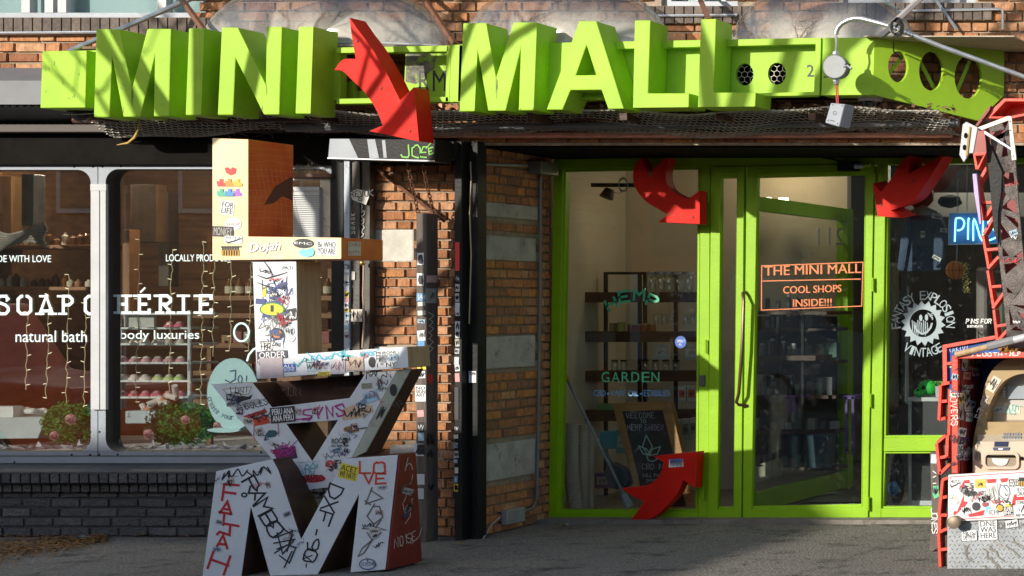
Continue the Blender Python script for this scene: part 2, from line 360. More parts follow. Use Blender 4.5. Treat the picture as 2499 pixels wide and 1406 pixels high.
# ---------------------------------------------------------------- brick building
def bricks(mb, P, u0, u1, z0, z1, m, holes=(), L=.2, H=.0677, J=.010, flem=True, pr=.010, soldier=False):
    row = 0; z = z0
    while z < z1 - .012:
        h = min(H, z1 - z); u = u0 - R.uniform(0, .03) - (L * .25 if row % 2 else 0); k = row % 2
        while u < u1 - .012:
            ln = (L if (k % 2 == 0 or not flem) else L * .52); k += 1
            a, b = max(u, u0), min(u + ln, u1); u += ln
            if b - a < .02: continue
            zz0, zz1 = z + J / 2, z + h - J / 2; a += J / 2; b -= J / 2
            cu, cz = (a + b) / 2, (zz0 + zz1) / 2
            if any(h0 < cu < h1 and g0 < cz < g1 for h0, g0, h1, g1 in holes): continue
            if b - a < .012 or zz1 - zz0 < .01: continue
            c = .004; jt = lambda: R.uniform(-.0022, .0022); o = pr + R.uniform(-.004, .004)
            out = [(a, zz0), (b, zz0), (b, zz1), (a, zz1)]; inn = [(a + c, zz0 + c), (b - c, zz0 + c), (b - c, zz1 - c), (a + c, zz1 - c)]
            ou = [(p[0] + jt(), p[1] + jt()) for p in out]; nn = [(p[0] + jt(), p[1] + jt()) for p in inn]
            mb.add([P(p[0], p[1], -.004) for p in ou] + [P(p[0], p[1], o + R.uniform(-.0015, .0015)) for p in nn],
                   [(4, 5, 6, 7), (0, 1, 5, 4), (1, 2, 6, 5), (2, 3, 7, 6), (3, 0, 4, 7)], m)
        z += h; row += 1
PF = lambda u, z, o: Vector((u, -o, z))
XW = fx(1168); YD = 1.02
PS = lambda u, z, o: Vector((XW + o, u, z))
XL, XR = fx(-500), fx(2950)
Bd = thing('brick_building', 'old orange brick building wall around and above the two shop fronts', 'building', (0, .3, 0))
zl = 2.775
wz = [(-160, 500, 42), (1612, 1800, 14), (2056, 2380, 6)]
wins = [(fx(a), fz(b), fx(c), 5.2) for a, c, b in wz]
m = MB(); z_s = fz(42)
m.box(XL, .012, zl, XR, .35, z_s, MORT)
xs = [XL] + [v for q in wins for v in (q[0], q[2])] + [XR]
for i in range(0, len(xs), 2): m.box(xs[i], .012, z_s, xs[i + 1], .35, 5.2, MORT)
for q in wins:
    if q[1] > z_s + .01: m.box(q[0], .012, z_s, q[2], .35, q[1], MORT)
m.box(XL, .012, 5.2, XR, .35, 9, MORT)
sillz = [(q[0] - .08, q[1] - .13, q[2] + .08, q[1]) for q in wins]
bricks(m, PF, fx(-200), fx(2700), zl, 4.5, BRICK, holes=list(wins) + sillz, L=.215, H=.072)
m.build('wall', Bd)
for q in sillz:
    m = MB(); u = q[0]
    while u < q[2]:
        m.hexa([(u, -.05, q[1]), (u + .058, -.05, q[1]), (u + .058, -.05, q[3] - .01), (u, -.05, q[3] - .01)], [(u, .1, q[1]), (u + .058, .1, q[1]), (u + .058, .1, q[3]), (u, .1, q[3])], BRICKC); u += .068
    m.box(q[0], -.035, q[1] - .002, q[2], .05, q[3] - .02, MORT)
    m.build('window_sill', Bd)
def upper_window(x0, z0, x1, z1, mull):
    m = MB(); fr = .05
    for a, b in ((x0, x0 + fr), (x1 - fr, x1)): m.box(a, .06, z0, b, .14, z1, GREY)
    m.box(x0 + fr, .06, z0, x1 - fr, .14, z0 + fr * .8, GREY)
    for px in mull:
        a = fx(px); m.box(a - .03, .055, z0 + .04, a + .03, .13, z1, PALE)
    f = m.build('window', Bd); m = MB(); m.box(x0 + fr, .10, z0 + .04, x1 - fr, .11, z1, glass('upper window glass', tint=(.9, .95, .95), base=.12)); m.box(x0 + fr, .2, z0, x1 - fr, .22, z1, BLUEW)
    m.build('pane', f)
for q, ml in zip(wins, ((-100, 48, 105, 137, 382), (1700,), (2160, 2300))): upper_window(*q, ml)
# pier and side wall
m = MB(); m.box(fx(905), .012, 0, XW - .012, YD + .1, zl + .0, MORT)
hol = [(fx(900), fz(642), fx(1012), fz(560)), (fx(940), fz(872), fx(1012), fz(845)), (fx(985), fz(1135), fx(1050), fz(1085))]
bricks(m, PF, fx(905), XW, 0, zl, BRICK, holes=hol)
sl = [(488, 529, 1180, 500), (570, 636, 1172, 0), (820, 905, 1168, 0), (1086, 1182, 1165, 0)]
zs = [(fz(p[1]), fz(p[0])) for p in sl]
bricks(m, PS, -.0, YD + .02, 0, zl, BRICKS, holes=[(-.01, a, .84, b) for a, b in zs], L=.21)
m.build('pier', Bd)
for a, b in zs:
    m = MB(); m.box(XW - .02, -.006, a + .006, XW + .016, .80 + R.uniform(-.02, .05), b - .006, STONE); m.build('stone_block', Bd, bevel=.012)
m = MB(); m.pbox(1165 - 260, 560, 1010, 640, -.016, .06, STONE2); o = m.build('stone_block', Bd, bevel=.012); o['label'] = 'pale stained cement block beside the yellow letter'
m = MB(); m.pbox(905, 846, 1008, 868, -.045, .08, STONE2); m.build('stone_ledge', Bd, bevel=.01)
m = MB(); m.pbox(950, 1086, 1052, 1112, -.03, .06, STONE); m.build('stone_block', Bd, bevel=.01)
# steel lintel, soffit over the recess
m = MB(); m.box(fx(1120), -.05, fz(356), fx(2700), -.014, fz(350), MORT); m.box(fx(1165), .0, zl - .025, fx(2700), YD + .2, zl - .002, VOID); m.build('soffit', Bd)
m = MB()
for x in range(int(fx(1165) * 100), int(fx(2500) * 100), 22): m.box(x / 100, -.03, fz(349), x / 100 + .205, -.012, fz(326), BRICKS)
m.build('lintel_course', Bd, bevel=.004)
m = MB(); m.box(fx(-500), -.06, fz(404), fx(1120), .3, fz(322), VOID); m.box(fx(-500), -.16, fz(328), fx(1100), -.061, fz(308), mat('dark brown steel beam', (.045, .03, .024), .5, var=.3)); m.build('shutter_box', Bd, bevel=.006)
# dark painted base under the soap window
m = MB(); zt = fz(1132)
m.box(fx(-500), .0, 0, fx(904), .35, zt, MORT2)
bricks(m, PF, fx(-200), fx(904), 0, fz(1172), BRICKD, L=.205, flem=False)
u = fx(-200)
while u < fx(900):
    m.box(u, -.125, fz(1175), u + .06, -.0, fz(1146) + R.uniform(-.003, .003), BRICKD); m.box(u + .03, -.06, fz(1199), u + .09, -.0, fz(1177), BRICKD); u += .0685
m.box(fx(-200), -.105, fz(1178), fx(900), -.001, fz(1150), MORT2)
m.add([(fx(-200), -.13, fz(1145) - .005), (fx(904), -.13, fz(1145) - .005), (fx(904), -.0, zt + .006), (fx(-200), -.0, zt + .006), (fx(-200), -.13, fz(1145) - .02), (fx(904), -.13, fz(1145) - .02)], [(0, 1, 2, 3), (4, 5, 1, 0)], mat('dark painted sill', (.05, .055, .065), .5, var=.3, scale=9, bump=.4, dirt=(.35, .36, .37), dscale=10, damt=.66))
m.build('base_wall', Bd, bevel=.004)
# rooms behind the shop fronts (closed shell)
m = MB(); zc = 2.95
m.box(XL, .35, -.02, fx(904), 3.2, .50, mat('display platform', (.50, .51, .52), .6)); m.build('display_floor', Bd)
m = MB()
m.box(XL - .1, .35, .5, XL, 3.3, zc, WOODB); m.box(XL, 3.2, .5, fx(904), 3.3, zc, WOODB); m.box(fx(904), .35, 0, fx(904) + .05, 3.3, zc, WOODB); m.build('room_wall', Bd)
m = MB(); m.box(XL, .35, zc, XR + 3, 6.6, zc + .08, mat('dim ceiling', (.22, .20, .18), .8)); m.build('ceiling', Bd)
m = MB(); m.box(XW - .45, 6.4, 0, XR + 3, 6.5, zc, CREAMW); m.box(XW - .45, YD + .12, 0, XW - .4, 6.4, zc, CREAMW); m.box(XR + 2.9, .3, 0, XR + 3, 6.4, zc, CREAMW)
m.build('room_wall', Bd)
m = MB(); m.box(XW - .45, YD + .1, -.1, XR + 3, 6.5, .03, mat('shop floor boards', (.30, .27, .23), .5, var=.3, stretch=(.8, 6, 1))); m.build('shop_floor', Bd)
m = MB(); m.box(fx(-500), 6.6, 0, XR + 3, 6.7, 9, MORT); m.box(XL - .2, .0, 0, XL - .1, 6.7, 9, MORT); m.box(XR + 3, 0, 0, XR + 3.1, 6.7, 9, MORT); m.box(XR, 0, zl, XR + 3, .3, 9, MORT); m.build('rear_wall', Bd)
m = MB(); m.box(fx(1150), .8, -.05, fx(2700), 1.35, .028, CONC); struct(m.build('door_step'))
# ---------------------------------------------------------------- steel under the marquee
def tag1(o, *a): return tag(o, *a)

m = MB(); JC = mat('dark joint filler', (.045, .043, .042), .9)
def crackline(pts, wd):
    P = [onG(*p) for p in pts]; o = []
    for a, b in zip(P, P[1:]):
        for k in range(6): o.append(a.lerp(b, k / 6) + Vector((R.uniform(-.006, .006), R.uniform(-.006, .006), 0)))
    o.append(P[-1]); V = []
    for i, p in enumerate(o):
        d = (o[min(i + 1, len(o) - 1)] - o[max(i - 1, 0)]).normalized(); q = Vector((-d.y, d.x, 0)) * wd * R.uniform(.6, 1.3); V += [p + q + Vector((0, 0, .003)), p - q + Vector((0, 0, .003))]
    m.add(V, [(2 * i, 2 * i + 1, 2 * i + 3, 2 * i + 2) for i in range(len(o) - 1)], JC)
crackline([(1100, 1335), (1700, 1322), (2290, 1318)], .004); crackline([(1930, 1406), (2100, 1352), (2190, 1318)], .003); crackline([(560, 1308), (0, 1318)], .006); crackline([(1250, 1400), (1480, 1352), (1560, 1322)], .0025); crackline([(60, 1406), (260, 1360), (480, 1330)], .002)
struct(m.build('pavement_joint'))

m = MB(); GUM = mat('trodden gum', (.045, .043, .04), .8)
for i in range(70):
    px, py = R.uniform(0, 2260), R.uniform(1290, 1404); c_ = onG(px, py, .0035); r_ = R.uniform(.008, .02); pts = [c_ + Vector((r_ * R.uniform(.7, 1.2) * math.cos(a), r_ * R.uniform(.7, 1.2) * math.sin(a), 0)) for a in [k * .785 for k in range(8)]]; m.add(pts, [tuple(range(8))], GUM)
stuff(m.build('gum_spots'))
m = MB(); GR = mat('grit', (.22, .20, .17), .9, col2=(.10, .09, .08), scale=40)
for i in range(1500):
    py = 1278 + abs(R.gauss(0, 26)); px = R.uniform(0, 2280)
    if px < 900: py += 28
    if py > 1404: continue
    c_ = onG(px, py, .004); r_ = R.uniform(.002, .0055); m.add([c_ + Vector((r_, 0, 0)), c_ + Vector((0, r_, 0)), c_ + Vector((-r_, 0, 0)), c_ + Vector((0, -r_, 0)), c_ + Vector((0, 0, r_ * 1.2))], [(0, 1, 4), (1, 2, 4), (2, 3, 4), (3, 0, 4)], GR)
stuff(m.build('grit'))
# ---------------------------------------------------------------- marquee with the big green letters
YF, YB = -.90, -.63
Sg = thing('marquee_sign', 'long lime green marquee with big block letters reading MINI MALL', 'shop sign', U(1100, 270, -.3))
Lt = {
 'M1': [[(234.8,71),(291,71),(321.6,216),(359.4,70.2),(417.7,70.2),(412.3,284.5),(375.2,284.5),(378,137),(342,285.6),(300.7,285.6),(273.7,142),(267.2,286.3),(229,286.3)]],
 'I1': [[(461,69),(498.7,69),(490.8,281.6),(453,281.6)]],
 'N': [[(541,66.6),(580.5,67.3),(648,205),(650,65.5),(688.5,65.5),(681.7,280),(643.5,280),(575,144),(569,281),(531,281)]],
 'I2': [[(729,65),(765,65),(758,278),(721,278)]],
 'M2': [[(1129.5,56.5),(1187,56.5),(1210.5,189),(1253,54.7),(1311,54.7),(1302.7,269.4),(1265,270),(1270,124),(1234,270.8),(1190.7,270.8),(1165.5,126),(1158.3,272),(1120.5,272.6)]],
 'A': [[(1413,51.5),(1455.4,51.5),(1522.7,265.8),(1484,266.5),(1467.3,219.7),(1392.4,220.4),(1372.6,268.3),(1333,268.3)],[(1431.3,111.6),(1454.3,183),(1405.7,183.6)]],
 'L1': [[(1549,49.7),(1587.6,49.7),(1582,227.6),(1682.3,227.6),(1681,262),(1544.3,263.6)]],
 'L2': [[(1710.6,46.8),(1747.7,46),(1742,225.8),(1845,225.8),(1843,260.4),(1702.7,262)]]}
for k, lp in Lt.items():
    m = MB(); m.prism(lp, SF(YF), (0, .275, 0), LIME); m.build('letter', Sg, bevel=.006)
m = MB(); SOOT = flat((.10, .13, .02)); S = SF(YF)
for x, y, l in ((321, 218, 30), (322.5, 214, 46), (324, 220, 20), (1210, 192, 34), (1212, 190, 52), (1214, 196, 22), (650, 206, 26), (1301, 262, 7), (1270, 264, 5), (300, 262, 16), (640, 258, 12)): m.rib([(x, y), (x + .4, y + l * .6), (x, y + l)], 1.3, S, .0015, SOOT, taper=True)
for _ in range(26):
    x = R.choice([R.uniform(110, 205), R.uniform(240, 400), R.uniform(545, 680), R.uniform(1130, 1300)]); 
    if x < 206: y = R.uniform(150, 240); m.rib([(x, y), (x + R.uniform(-1, 1), y + R.uniform(2, 8))], 1.1, SF(-.80), .0015, SOOT)
m.build('soot_streaks', Sg)
# backing: frame rails, recessed panels with cut-outs
def sy(px, a, b): return a + (b - a) * (px - 100) / 2035.      # sign tilts up slightly to the right
m = MB(); S2 = SF(YB)
m.prism([[(103, 125), (212, 123), (208, 263), (98, 264)]], SF(-.80), (0, .30, 0), LIME)
m.build('end_box', Sg, bevel=.005)
m = MB(); m.prism([[(210, 123), (830, 117), (830, 245), (206, 256)], [(219, 135), (236, 135), (234, 247), (215, 250)]], SF(-.66), (0, .08, 0), LIME)
m.build('back_panel', Sg, bevel=.004)
m = MB()
for pts in ([(820, 116), (1095, 111), (1095, 126), (820, 130)], [(820, 241), (1095, 236), (1095, 249), (820, 254)], [(1090, 111), (1101, 111), (1097, 249), (1086, 249)], [(1101, 109), (1132, 109), (1128, 249), (1097, 250)]):
    m.prism([pts], SF(-.72), (0, .09, 0), LIME)
m.build('open_frame', Sg, bevel=.004)
m = MB(); SP = SF(-.52)
m.prism([[(990, 128), (1090, 126), (1086, 240), (985, 243)]], SP, (0, .02, 0), LIME)
for t, q in (('R', (1022, 172, 1048, 222)), ('M', (1056, 172, 1088, 223))): m.trect(t, *q, SP, .003, INK)
m.poly([(992, 130), (1066, 128), (1060, 165), (1015, 205), (990, 200)], SP, .002, mat('flaking soot', (.16, .15, .13), .9, var=.6, scale=14, dirt=(.36, .58, .045), dscale=12, damt=.52))
m.build('old_panel', Sg)
m = MB(); m.prism([[(835, 205), (862, 196), (870, 240), (832, 246)]], SF(-.50), (0, .03, 0), LIME); m.prism([[(868, 225), (905, 215), (915, 240), (866, 243)]], SF(-.46), (0, .03, 0), LIME); m.build('broken_panel', Sg)
# right framed panel with round holes
m = MB()
m.prism([[(1120, 108.5), (2004, 92), (2000, 233), (1116, 250)], [(1500, 120), (1990, 108), (1986, 224), (1496, 236)]], SF(-.72), (0, .05, 0), LIME); m.build('panel_frame', Sg, bevel=.004)
m = MB(); SR = SF(-.62)
h1, h2 = circ(1817, 182, 22, 27), circ(1896, 180, 22, 27)
m.prism([[(1140, 112), (2000, 96), (1996, 236), (1136, 252)], h1, h2], SR, (0, .03, 0), LIME)
m.trect('2', 1969, 158, 1986, 187, SR, .003, INK)
m.build('back_panel', Sg)
m = MB(); m.prism([[(2008, 92), (2136, 92), (2131, 232), (2004, 233)]], SF(-.74), (0, .2, 0), LIME); m.trect('3', 2010, 165, 2022, 190, SF(-.74), .003, INK); m.build('end_box', Sg, bevel=.004)
# end panel turning back to the wall
a = U(2134, 92, -.74); KA = math.radians(45)
def SE(px, py, off=0.):
    c = (px - VX) / F; t = (math.tan(KA) * (XC - a.x) + a.y + D) / (1 - math.tan(KA) * c)
    p = Vector((XC + t * c, t - D, ZE - t * (py - VY) / F)); return p + Vector((math.sin(KA), -math.cos(KA), 0)) * off
m = MB(); m.prism([[(2134, 92), (2452, 88), (2450, 234), (2387.6, 295), (2130, 230.5)], circ(2192, 163, 24.5, 38), circ(2273, 173.6, 29.5, 48), circ(2363, 188, 33, 53)], SE, (-math.sin(KA) * .03, math.cos(KA) * .03, 0), LIME)
for p, q in (((2170, 192), (2214, 136)), ((2250, 133), (2296, 222)), ((2378, 150), (2345, 228))):
    m.rib([p, q], 9, SE, -.07, LIME)
m.build('end_panel', Sg, bevel=.004)
m = MB(); m.box(U(2120, 92, -.7).x, -.80, U(0, 90, -.8).z, U(2520, 0, -.3).x, .0, U(0, 87, -.8).z, mat('weathered board', (.42, .36, .28), .8, var=.3, stretch=(1, 8, 8))); m.build('top_board', Sg)
# deck of the marquee, carrying the domes
m = MB(); m.box(U(190, 0, -.5).x, -.56, U(0, 122, -.5).z, U(2010, 0, -.5).x, -.02, U(0, 116, -.5).z, mat('rusty deck', (.20, .12, .075), .9, var=.4)); m.build('deck', Sg)
# dark steel ribs, red oxide frame and pipe behind the letters
m = MB()
for px in (300, 560, 830, 1010, 1340, 1560, 1790, 2010): m.box(U(px, 0, -.3).x, -.60, fz(312), U(px, 0, -.3).x + .05, -.02, fz(296), RUST)
for py in (284, 297): m.tube([U(180, py - 3, -.35), U(2120, py - 14, -.35)], .022, RUST)
m.build('rib_frame', Sg)
m = MB(); m.box(fx(1000), -.12, fz(339), fx(2330), -.052, fz(327), OXIDE)
for px in (1095, 1230, 1630, 1763, 2170, 2305, 2318): m.box(fx(px) - .012, -.11, fz(327), fx(px) + .012, -.075, fz(255), OXIDE)
m.build('oxide_frame', Sg)
m = MB(); m.tube([U(700, 312, -.3), U(2340, 300, -.3)], .028, mat('dull grey pipe', (.15, .15, .16), .5)); m.build('pipe', Sg, smooth=True)
# hexagonal wire mesh under the marquee
m = MB(); WIRE = mat('wire mesh', (.62, .58, .52), .5, metal=.2)
x0, x1 = U(240, 0, -.3).x, U(2330, 0, -.3).x; h = .024; rr = .0018
def mesh_z(y): return 2.845 + (.10 * max(0, min(1, -y / .7))) ** 1.0 + .03 * math.sin(y * 9)
def seg(p, q):
    d = (q - p); n = Vector((-d.y, d.x, 0)); n = n.normalized() * rr if n.length else Vector((rr, 0, 0)); zz = Vector((0, 0, rr * 1.5))
    m.add([p + n, p - n * .5 + zz, p - n * .5 - zz, q + n, q - n * .5 + zz, q - n * .5 - zz], [(0, 1, 4, 3), (1, 2, 5, 4), (2, 0, 3, 5)], WIRE)
ny = int(.66 / (h * 1.5)); nx = int((x1 - x0) / (h * 1.732))
for j in range(ny):
    for i in range(nx):
        cx = x0 + (i + (.5 if j % 2 else 0)) * h * 1.732; cy = -.03 - j * h * 1.5
        sag = .02 * math.sin(cx * 3.1) + .012 * math.sin(cx * 9 + j)
        P = []
        for k in range(4):
            an = math.radians(90 - 60 * k + 0); yy = cy + h * math.sin(an); xx = cx + h * math.cos(an) + R.uniform(-.0015, .0015)
            P.append(Vector((xx, yy, mesh_z(yy) + .02 * math.sin(xx * 3.1) + .008 * math.sin(xx * 9 + yy * 14))))
        for k in range(3): seg(P[k], P[k + 1])
m.build('wire_mesh', Sg)
m = MB(); S = SF(-.60)
for (cx, cy) in ((1817, 182), (1896, 180)):
    for i in range(-3, 4):
        for j in range(-3, 4):
            hx = cx + (i + (.5 if j % 2 else 0)) * 14; hy = cy + j * 12
            if (hx - cx) ** 2 + (hy - cy) ** 2 > 700: continue
            m.rib([(hx + 8 * math.cos(math.radians(90 + 60 * k)), hy + 8 * math.sin(math.radians(90 + 60 * k))) for k in range(4)], .9, S, 0, WIRE)
m.build('hole_mesh', Sg)
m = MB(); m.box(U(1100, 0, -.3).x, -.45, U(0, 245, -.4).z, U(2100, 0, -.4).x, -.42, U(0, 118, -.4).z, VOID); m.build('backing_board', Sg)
# leaves and twigs caught on the mesh
TW = mat('dry twigs', (.35, .28, .18), .9, var=.4); m = MB()
for i in range(420):
    px = R.uniform(300, 2280); y = R.uniform(-.6, -.05); p = U(px, 300, y); p.z = mesh_z(y) + .006; a2 = R.uniform(0, 6.3); l = R.uniform(.02, .10)
    m.tube([p, p + Vector((math.cos(a2) * l, math.sin(a2) * l * .5, R.uniform(-.03, .02)))], .0014, TW, n=3, cap=False)
stuff(m.build('twigs', Sg))
m = MB(); DEB = mat('leaf litter in marquee', (.15, .09, .05), .95, var=.6, scale=12)
for i in range(2600):
    px = R.uniform(300, 2330); y = R.uniform(-.6, -.03); p = U(px, 300, y); p.z = mesh_z(y) + R.uniform(.012, .05); s_ = R.uniform(.012, .03)
    d1 = Vector((R.uniform(-1, 1), R.uniform(-1, 1), R.uniform(-.4, .4))).normalized() * s_; d2 = Vector((R.uniform(-1, 1), R.uniform(-1, 1), R.uniform(-.4, .4))).normalized() * s_ * .6
    m.add([p - d1, p + d2, p + d1, p - d2], [(0, 1, 2, 3)], DEB)
stuff(m.build('leaf_litter', Sg))
# ---------------------------------------------------------------- domes, struts, conduits, small fittings on the marquee
for i, (x0, x1, top, lb) in enumerate(((490, 1088, .62, 'largest clear acrylic dome, behind the letters MINI and the red arrow'), (1130, 1632, .60, 'clear acrylic dome behind the letters M and A of MALL'), (1782, 2232, .58, 'soot stained acrylic dome above the round holes, under the curved conduit'))):
    cx = (U(x0, 0, -.32).x + U(x1, 0, -.32).x) / 2; rx = (U(x1, 0, -.32).x - U(x0, 0, -.32).x) / 2
    m = MB(); m.ball((cx, -.30, U(0, 114, -.4).z), rx, .27, top * .8, ACRY, n=48, k=16, lo=0)
    m.tube([Vector((cx + rx * 1.01 * math.cos(t / 12 * math.pi), -.30 + .275 * math.sin(t / 12 * math.pi), U(0, 114, -.4).z + .008)) for t in range(25)], .008, PALE, n=5)
    tag(m.build('acrylic_dome', smooth=True), lb, 'dome', 'acrylic domes on the marquee')
for i, (p, q, lb) in enumerate((((400, -60), (498, 74), 'brown square steel strut at the left edge of the largest dome'), ((1010, -40), (1110, 108), 'brown square steel strut between the first and second domes'), ((1683, -60), (1731, 50), 'brown square steel strut rising behind the last letter L'))):
    m = MB(); a0, b0 = U(*p, -.05), U(*q, -.62); m.tube([a0, b0], .02, BROWN, n=4); tag(m.build('sign_strut'), lb, 'strut', 'brown struts tying the sign to the wall')
m = MB(); m.tube([U(505, -20, -.05), U(168, 126, -.6)], .018, STEEL, n=10); tag(m.build('silver_brace', smooth=True), 'slanting silver tube brace above the left end of the sign', 'brace')
m = MB(); m.tube([U(2330, -80, -.06), U(2140, 94, -.62)], .022, mat('rust streaked silver tube', (.55, .50, .48), .4, metal=.4, var=.2, dirt=(.25, .10, .05), dscale=12, damt=.58), n=6); m.tube([U(2270, -20, -.1), U(2335, 72, -.06)], .012, STEEL, n=6); tag(m.build('silver_brace', smooth=True), 'rust streaked silver tube brace tied with black cable at the right of the sign', 'brace')
for pts, lb in (([(-40, 81), (238, 79)], 'thin conduit along the brick wall at top left'), ([(1606, 39), (1800, 37)], 'thin conduit on the brick between the second and third domes'), ([(2190, 28), (2440, 22), (2447, 26), (2447, 72)], 'thin conduit with a downward elbow at top right')):
    m = MB(); m.tube([U(p[0], p[1], -.06) for p in pts], .011, STEEL); tag(m.build('conduit', smooth=True), lb, 'conduit', 'thin conduits on the upper wall')
m = MB(); pp = [(2040, 84), (2041, 76), (2046, 66), (2055, 57), (2070, 49), (2086, 45), (2104, 46), (2150, 58), (2180, 67), (2300, 115), (2400, 151), (2560, 210)]
m.tube([U(x, y, -1.02 + (.3 * max(0, x - 2180) / 380)) for x, y in pp], .0165, STEEL, n=12); tag(m.build('gooseneck_conduit', smooth=True), 'curved silver conduit pipe arching over the right end of the sign', 'conduit')
m = MB()
CAB = mat('black rubber cable', (.012, .012, .013), .4)
for k in range(4): m.tube([U(2182 + 14 * math.cos(t) + k * 3, 66 + (14 + 3 * k) * math.sin(t), -1.05 - .01 * k) for t in [j * .5 + k for j in range(13)]], .005, CAB, n=5)
m.tube([U(2185, 78, -1.04), U(2180, 100, -.85), U(2181, 126, -.8), U(2200, 145, -.75)], .005, CAB, n=5); m.tube([U(2150, 96, -.8), U(2172, 78, -1.0), U(2192, 60, -1.04)], .006, CAB, n=5)
tag(m.build('cable_tie', smooth=True), 'black cable knotted round the silver brace and conduit', 'cable')
Jb = thing('junction_box', 'round grey electrical box hanging in front of the green panel', 'electrical box', U(2040, 190, -1.0))
m = MB(); c0 = U(2038, 163, -1.05); CAST = mat('cast grey box', (.17, .185, .20), .5, metal=.2, var=.15)
m.lathe(c0 + Vector((0, .08, 0)), [(.066, -.002), (.074, .0), (.074, .07), (.080, .072), (.080, .084), (.074, .090), (0, .091)], CAST, n=28, axis='y'); m.build('box_body', Jb, smooth=True)
for q in ((2040, 126, 140), (2041, 190, 206)):
    m = MB(); m.tube([U(q[0], q[1], -1.01), U(q[0], (q[1] + q[2]) / 2, -1.01), U(q[0], q[2], -1.01)], [.018, .023, .018], STEEL, n=6); m.build('connector', Jb)
m = MB(); m.tube([U(2040, 84, -1.02), U(2042, 106, -1.02), U(2040, 128, -1.01)], .008, STEEL); m.build('cable', Jb, smooth=True)
m = MB(); m.tube([U(2058, 165, -1.05), U(2068, 160, -1.07), U(2078, 168, -1.08)], .008, STEEL); m.tube([U(2056, 160, -1.05), U(2066, 156, -1.06), U(2075, 158, -1.08)], .005, CAB); m.build('wire', Jb, smooth=True)
Hb = thing('socket_box', 'square grey weatherproof socket box dangling from red wires', 'electrical box', U(2043, 310, -1.0))
m = MB()
for d in (0, 4): m.tube([U(2040 + d, 206, -1.01), U(2041 + d, 230, -1.0), U(2042 + d, 255, -1.0)], .004, flat((.55, .03, .03)), n=5)
m.build('red_wire', Hb)
GB = mat('grey plastic box', (.25, .28, .33), .5, var=.06)
m = MB(); m.prism([[(2027, 251), (2062, 254), (2048, 310), (2013, 300)]], SF(-1.06), (.035, .10, -.004), GB); m.build('box_body', Hb, bevel=.006)
m = MB()
for x, y in ((2032, 256), (2055, 258), (2021, 294), (2044, 302)): m.poly(circ(x, y, 1.6, 1.6, 8), SF(-1.06), .002, INK)
m.rib(circ(2037, 276, 4, 4.5, 12), 1, SF(-1.06), .002, INK, closed=True); m.rib([(2026, 293), (2036, 296)], 2, SF(-1.06), .002, INK); m.build('cover_marks', Hb)
for (cx, cy, r, lb, wc) in ((2124, 252, 30, 'white dome security camera under the right end of the sign', PALE), (203, 280, 36, 'clear dome security camera under the left end of the sign', BLACK)):
    t = thing('security_camera', lb, 'camera', U(cx, cy - 14, -.55), 'dome cameras under the sign')
    c0 = U(cx, cy - 12, -.55); rr_ = r / 364.
    m = MB(); m.lathe(c0, [(rr_, .035), (rr_ * 1.06, .0), (rr_ * .9, -.022), (0, -.022)], wc, n=28); m.build('housing', t, smooth=True)
    m = MB(); m.ball(c0 + Vector((0, 0, -.015)), rr_ * .78, rr_ * .78, rr_ * .72, glass('smoked dome', tint=(.25, .24, .23), base=.10), n=24, k=8, lo=-90, hi=5); m.build('dome_cover', t, smooth=True)
    m = MB(); m.ball(c0 + Vector((0, -.01, -.03)), rr_ * .35, rr_ * .35, rr_ * .35, BLACK, n=12, k=8); m.build('lens', t, smooth=True)
m = MB(); m.tube([U(339, 293, -.6), U(337, 318, -.6), U(328, 336, -.6), U(312, 349, -.6), U(285, 354, -.6)], [.003, .006, .009, .007, .002], mat('dry pod', (.55, .35, .08), .5)); tag(m.build('dry_twig', smooth=True), 'curled dry yellow twig hanging under the letters MINI', 'twig')
# grey awning of the soap shop
Aw = thing('metal_awning', 'grey metal awning over the soap shop behind the left end of the sign', 'awning', U(0, 300, -.3))
m = MB(); xa, xb = fx(-500), U(232, 0, -.3).x; P4 = [(-.0, U(0, 165, 0).z), (-.42, U(0, 197, -.42).z), (-.44, U(0, 255, -.44).z), (-.02, U(0, 303, -.02).z)]
m.add([(xa, y, z) for y, z in P4[:3]] + [(xb, y, z) for y, z in P4[:3]], [(0, 1, 4, 3), (1, 2, 5, 4)], mat('pale grey awning metal', (.15, .155, .17), .6, var=.1))
m.build('fascia', Aw)
m = MB(); n = 46
for i in range(n):
    u0 = xa + (xb - xa) * i / n; u1 = xa + (xb - xa) * (i + 1) / n; um = (u0 + u1) / 2; dz = -.02
    m.add([(u0, P4[2][0], P4[2][1]), (um, P4[2][0], P4[2][1] + dz), (u1, P4[2][0], P4[2][1]), (u0, P4[3][0], P4[3][1]), (um, P4[3][0], P4[3][1] + dz), (u1, P4[3][0], P4[3][1])], [(0, 1, 4, 3), (1, 2, 5, 4)], mat('ribbed soffit metal', (.09, .095, .105), .45, var=.15))
m.build('ribbed_soffit', Aw)
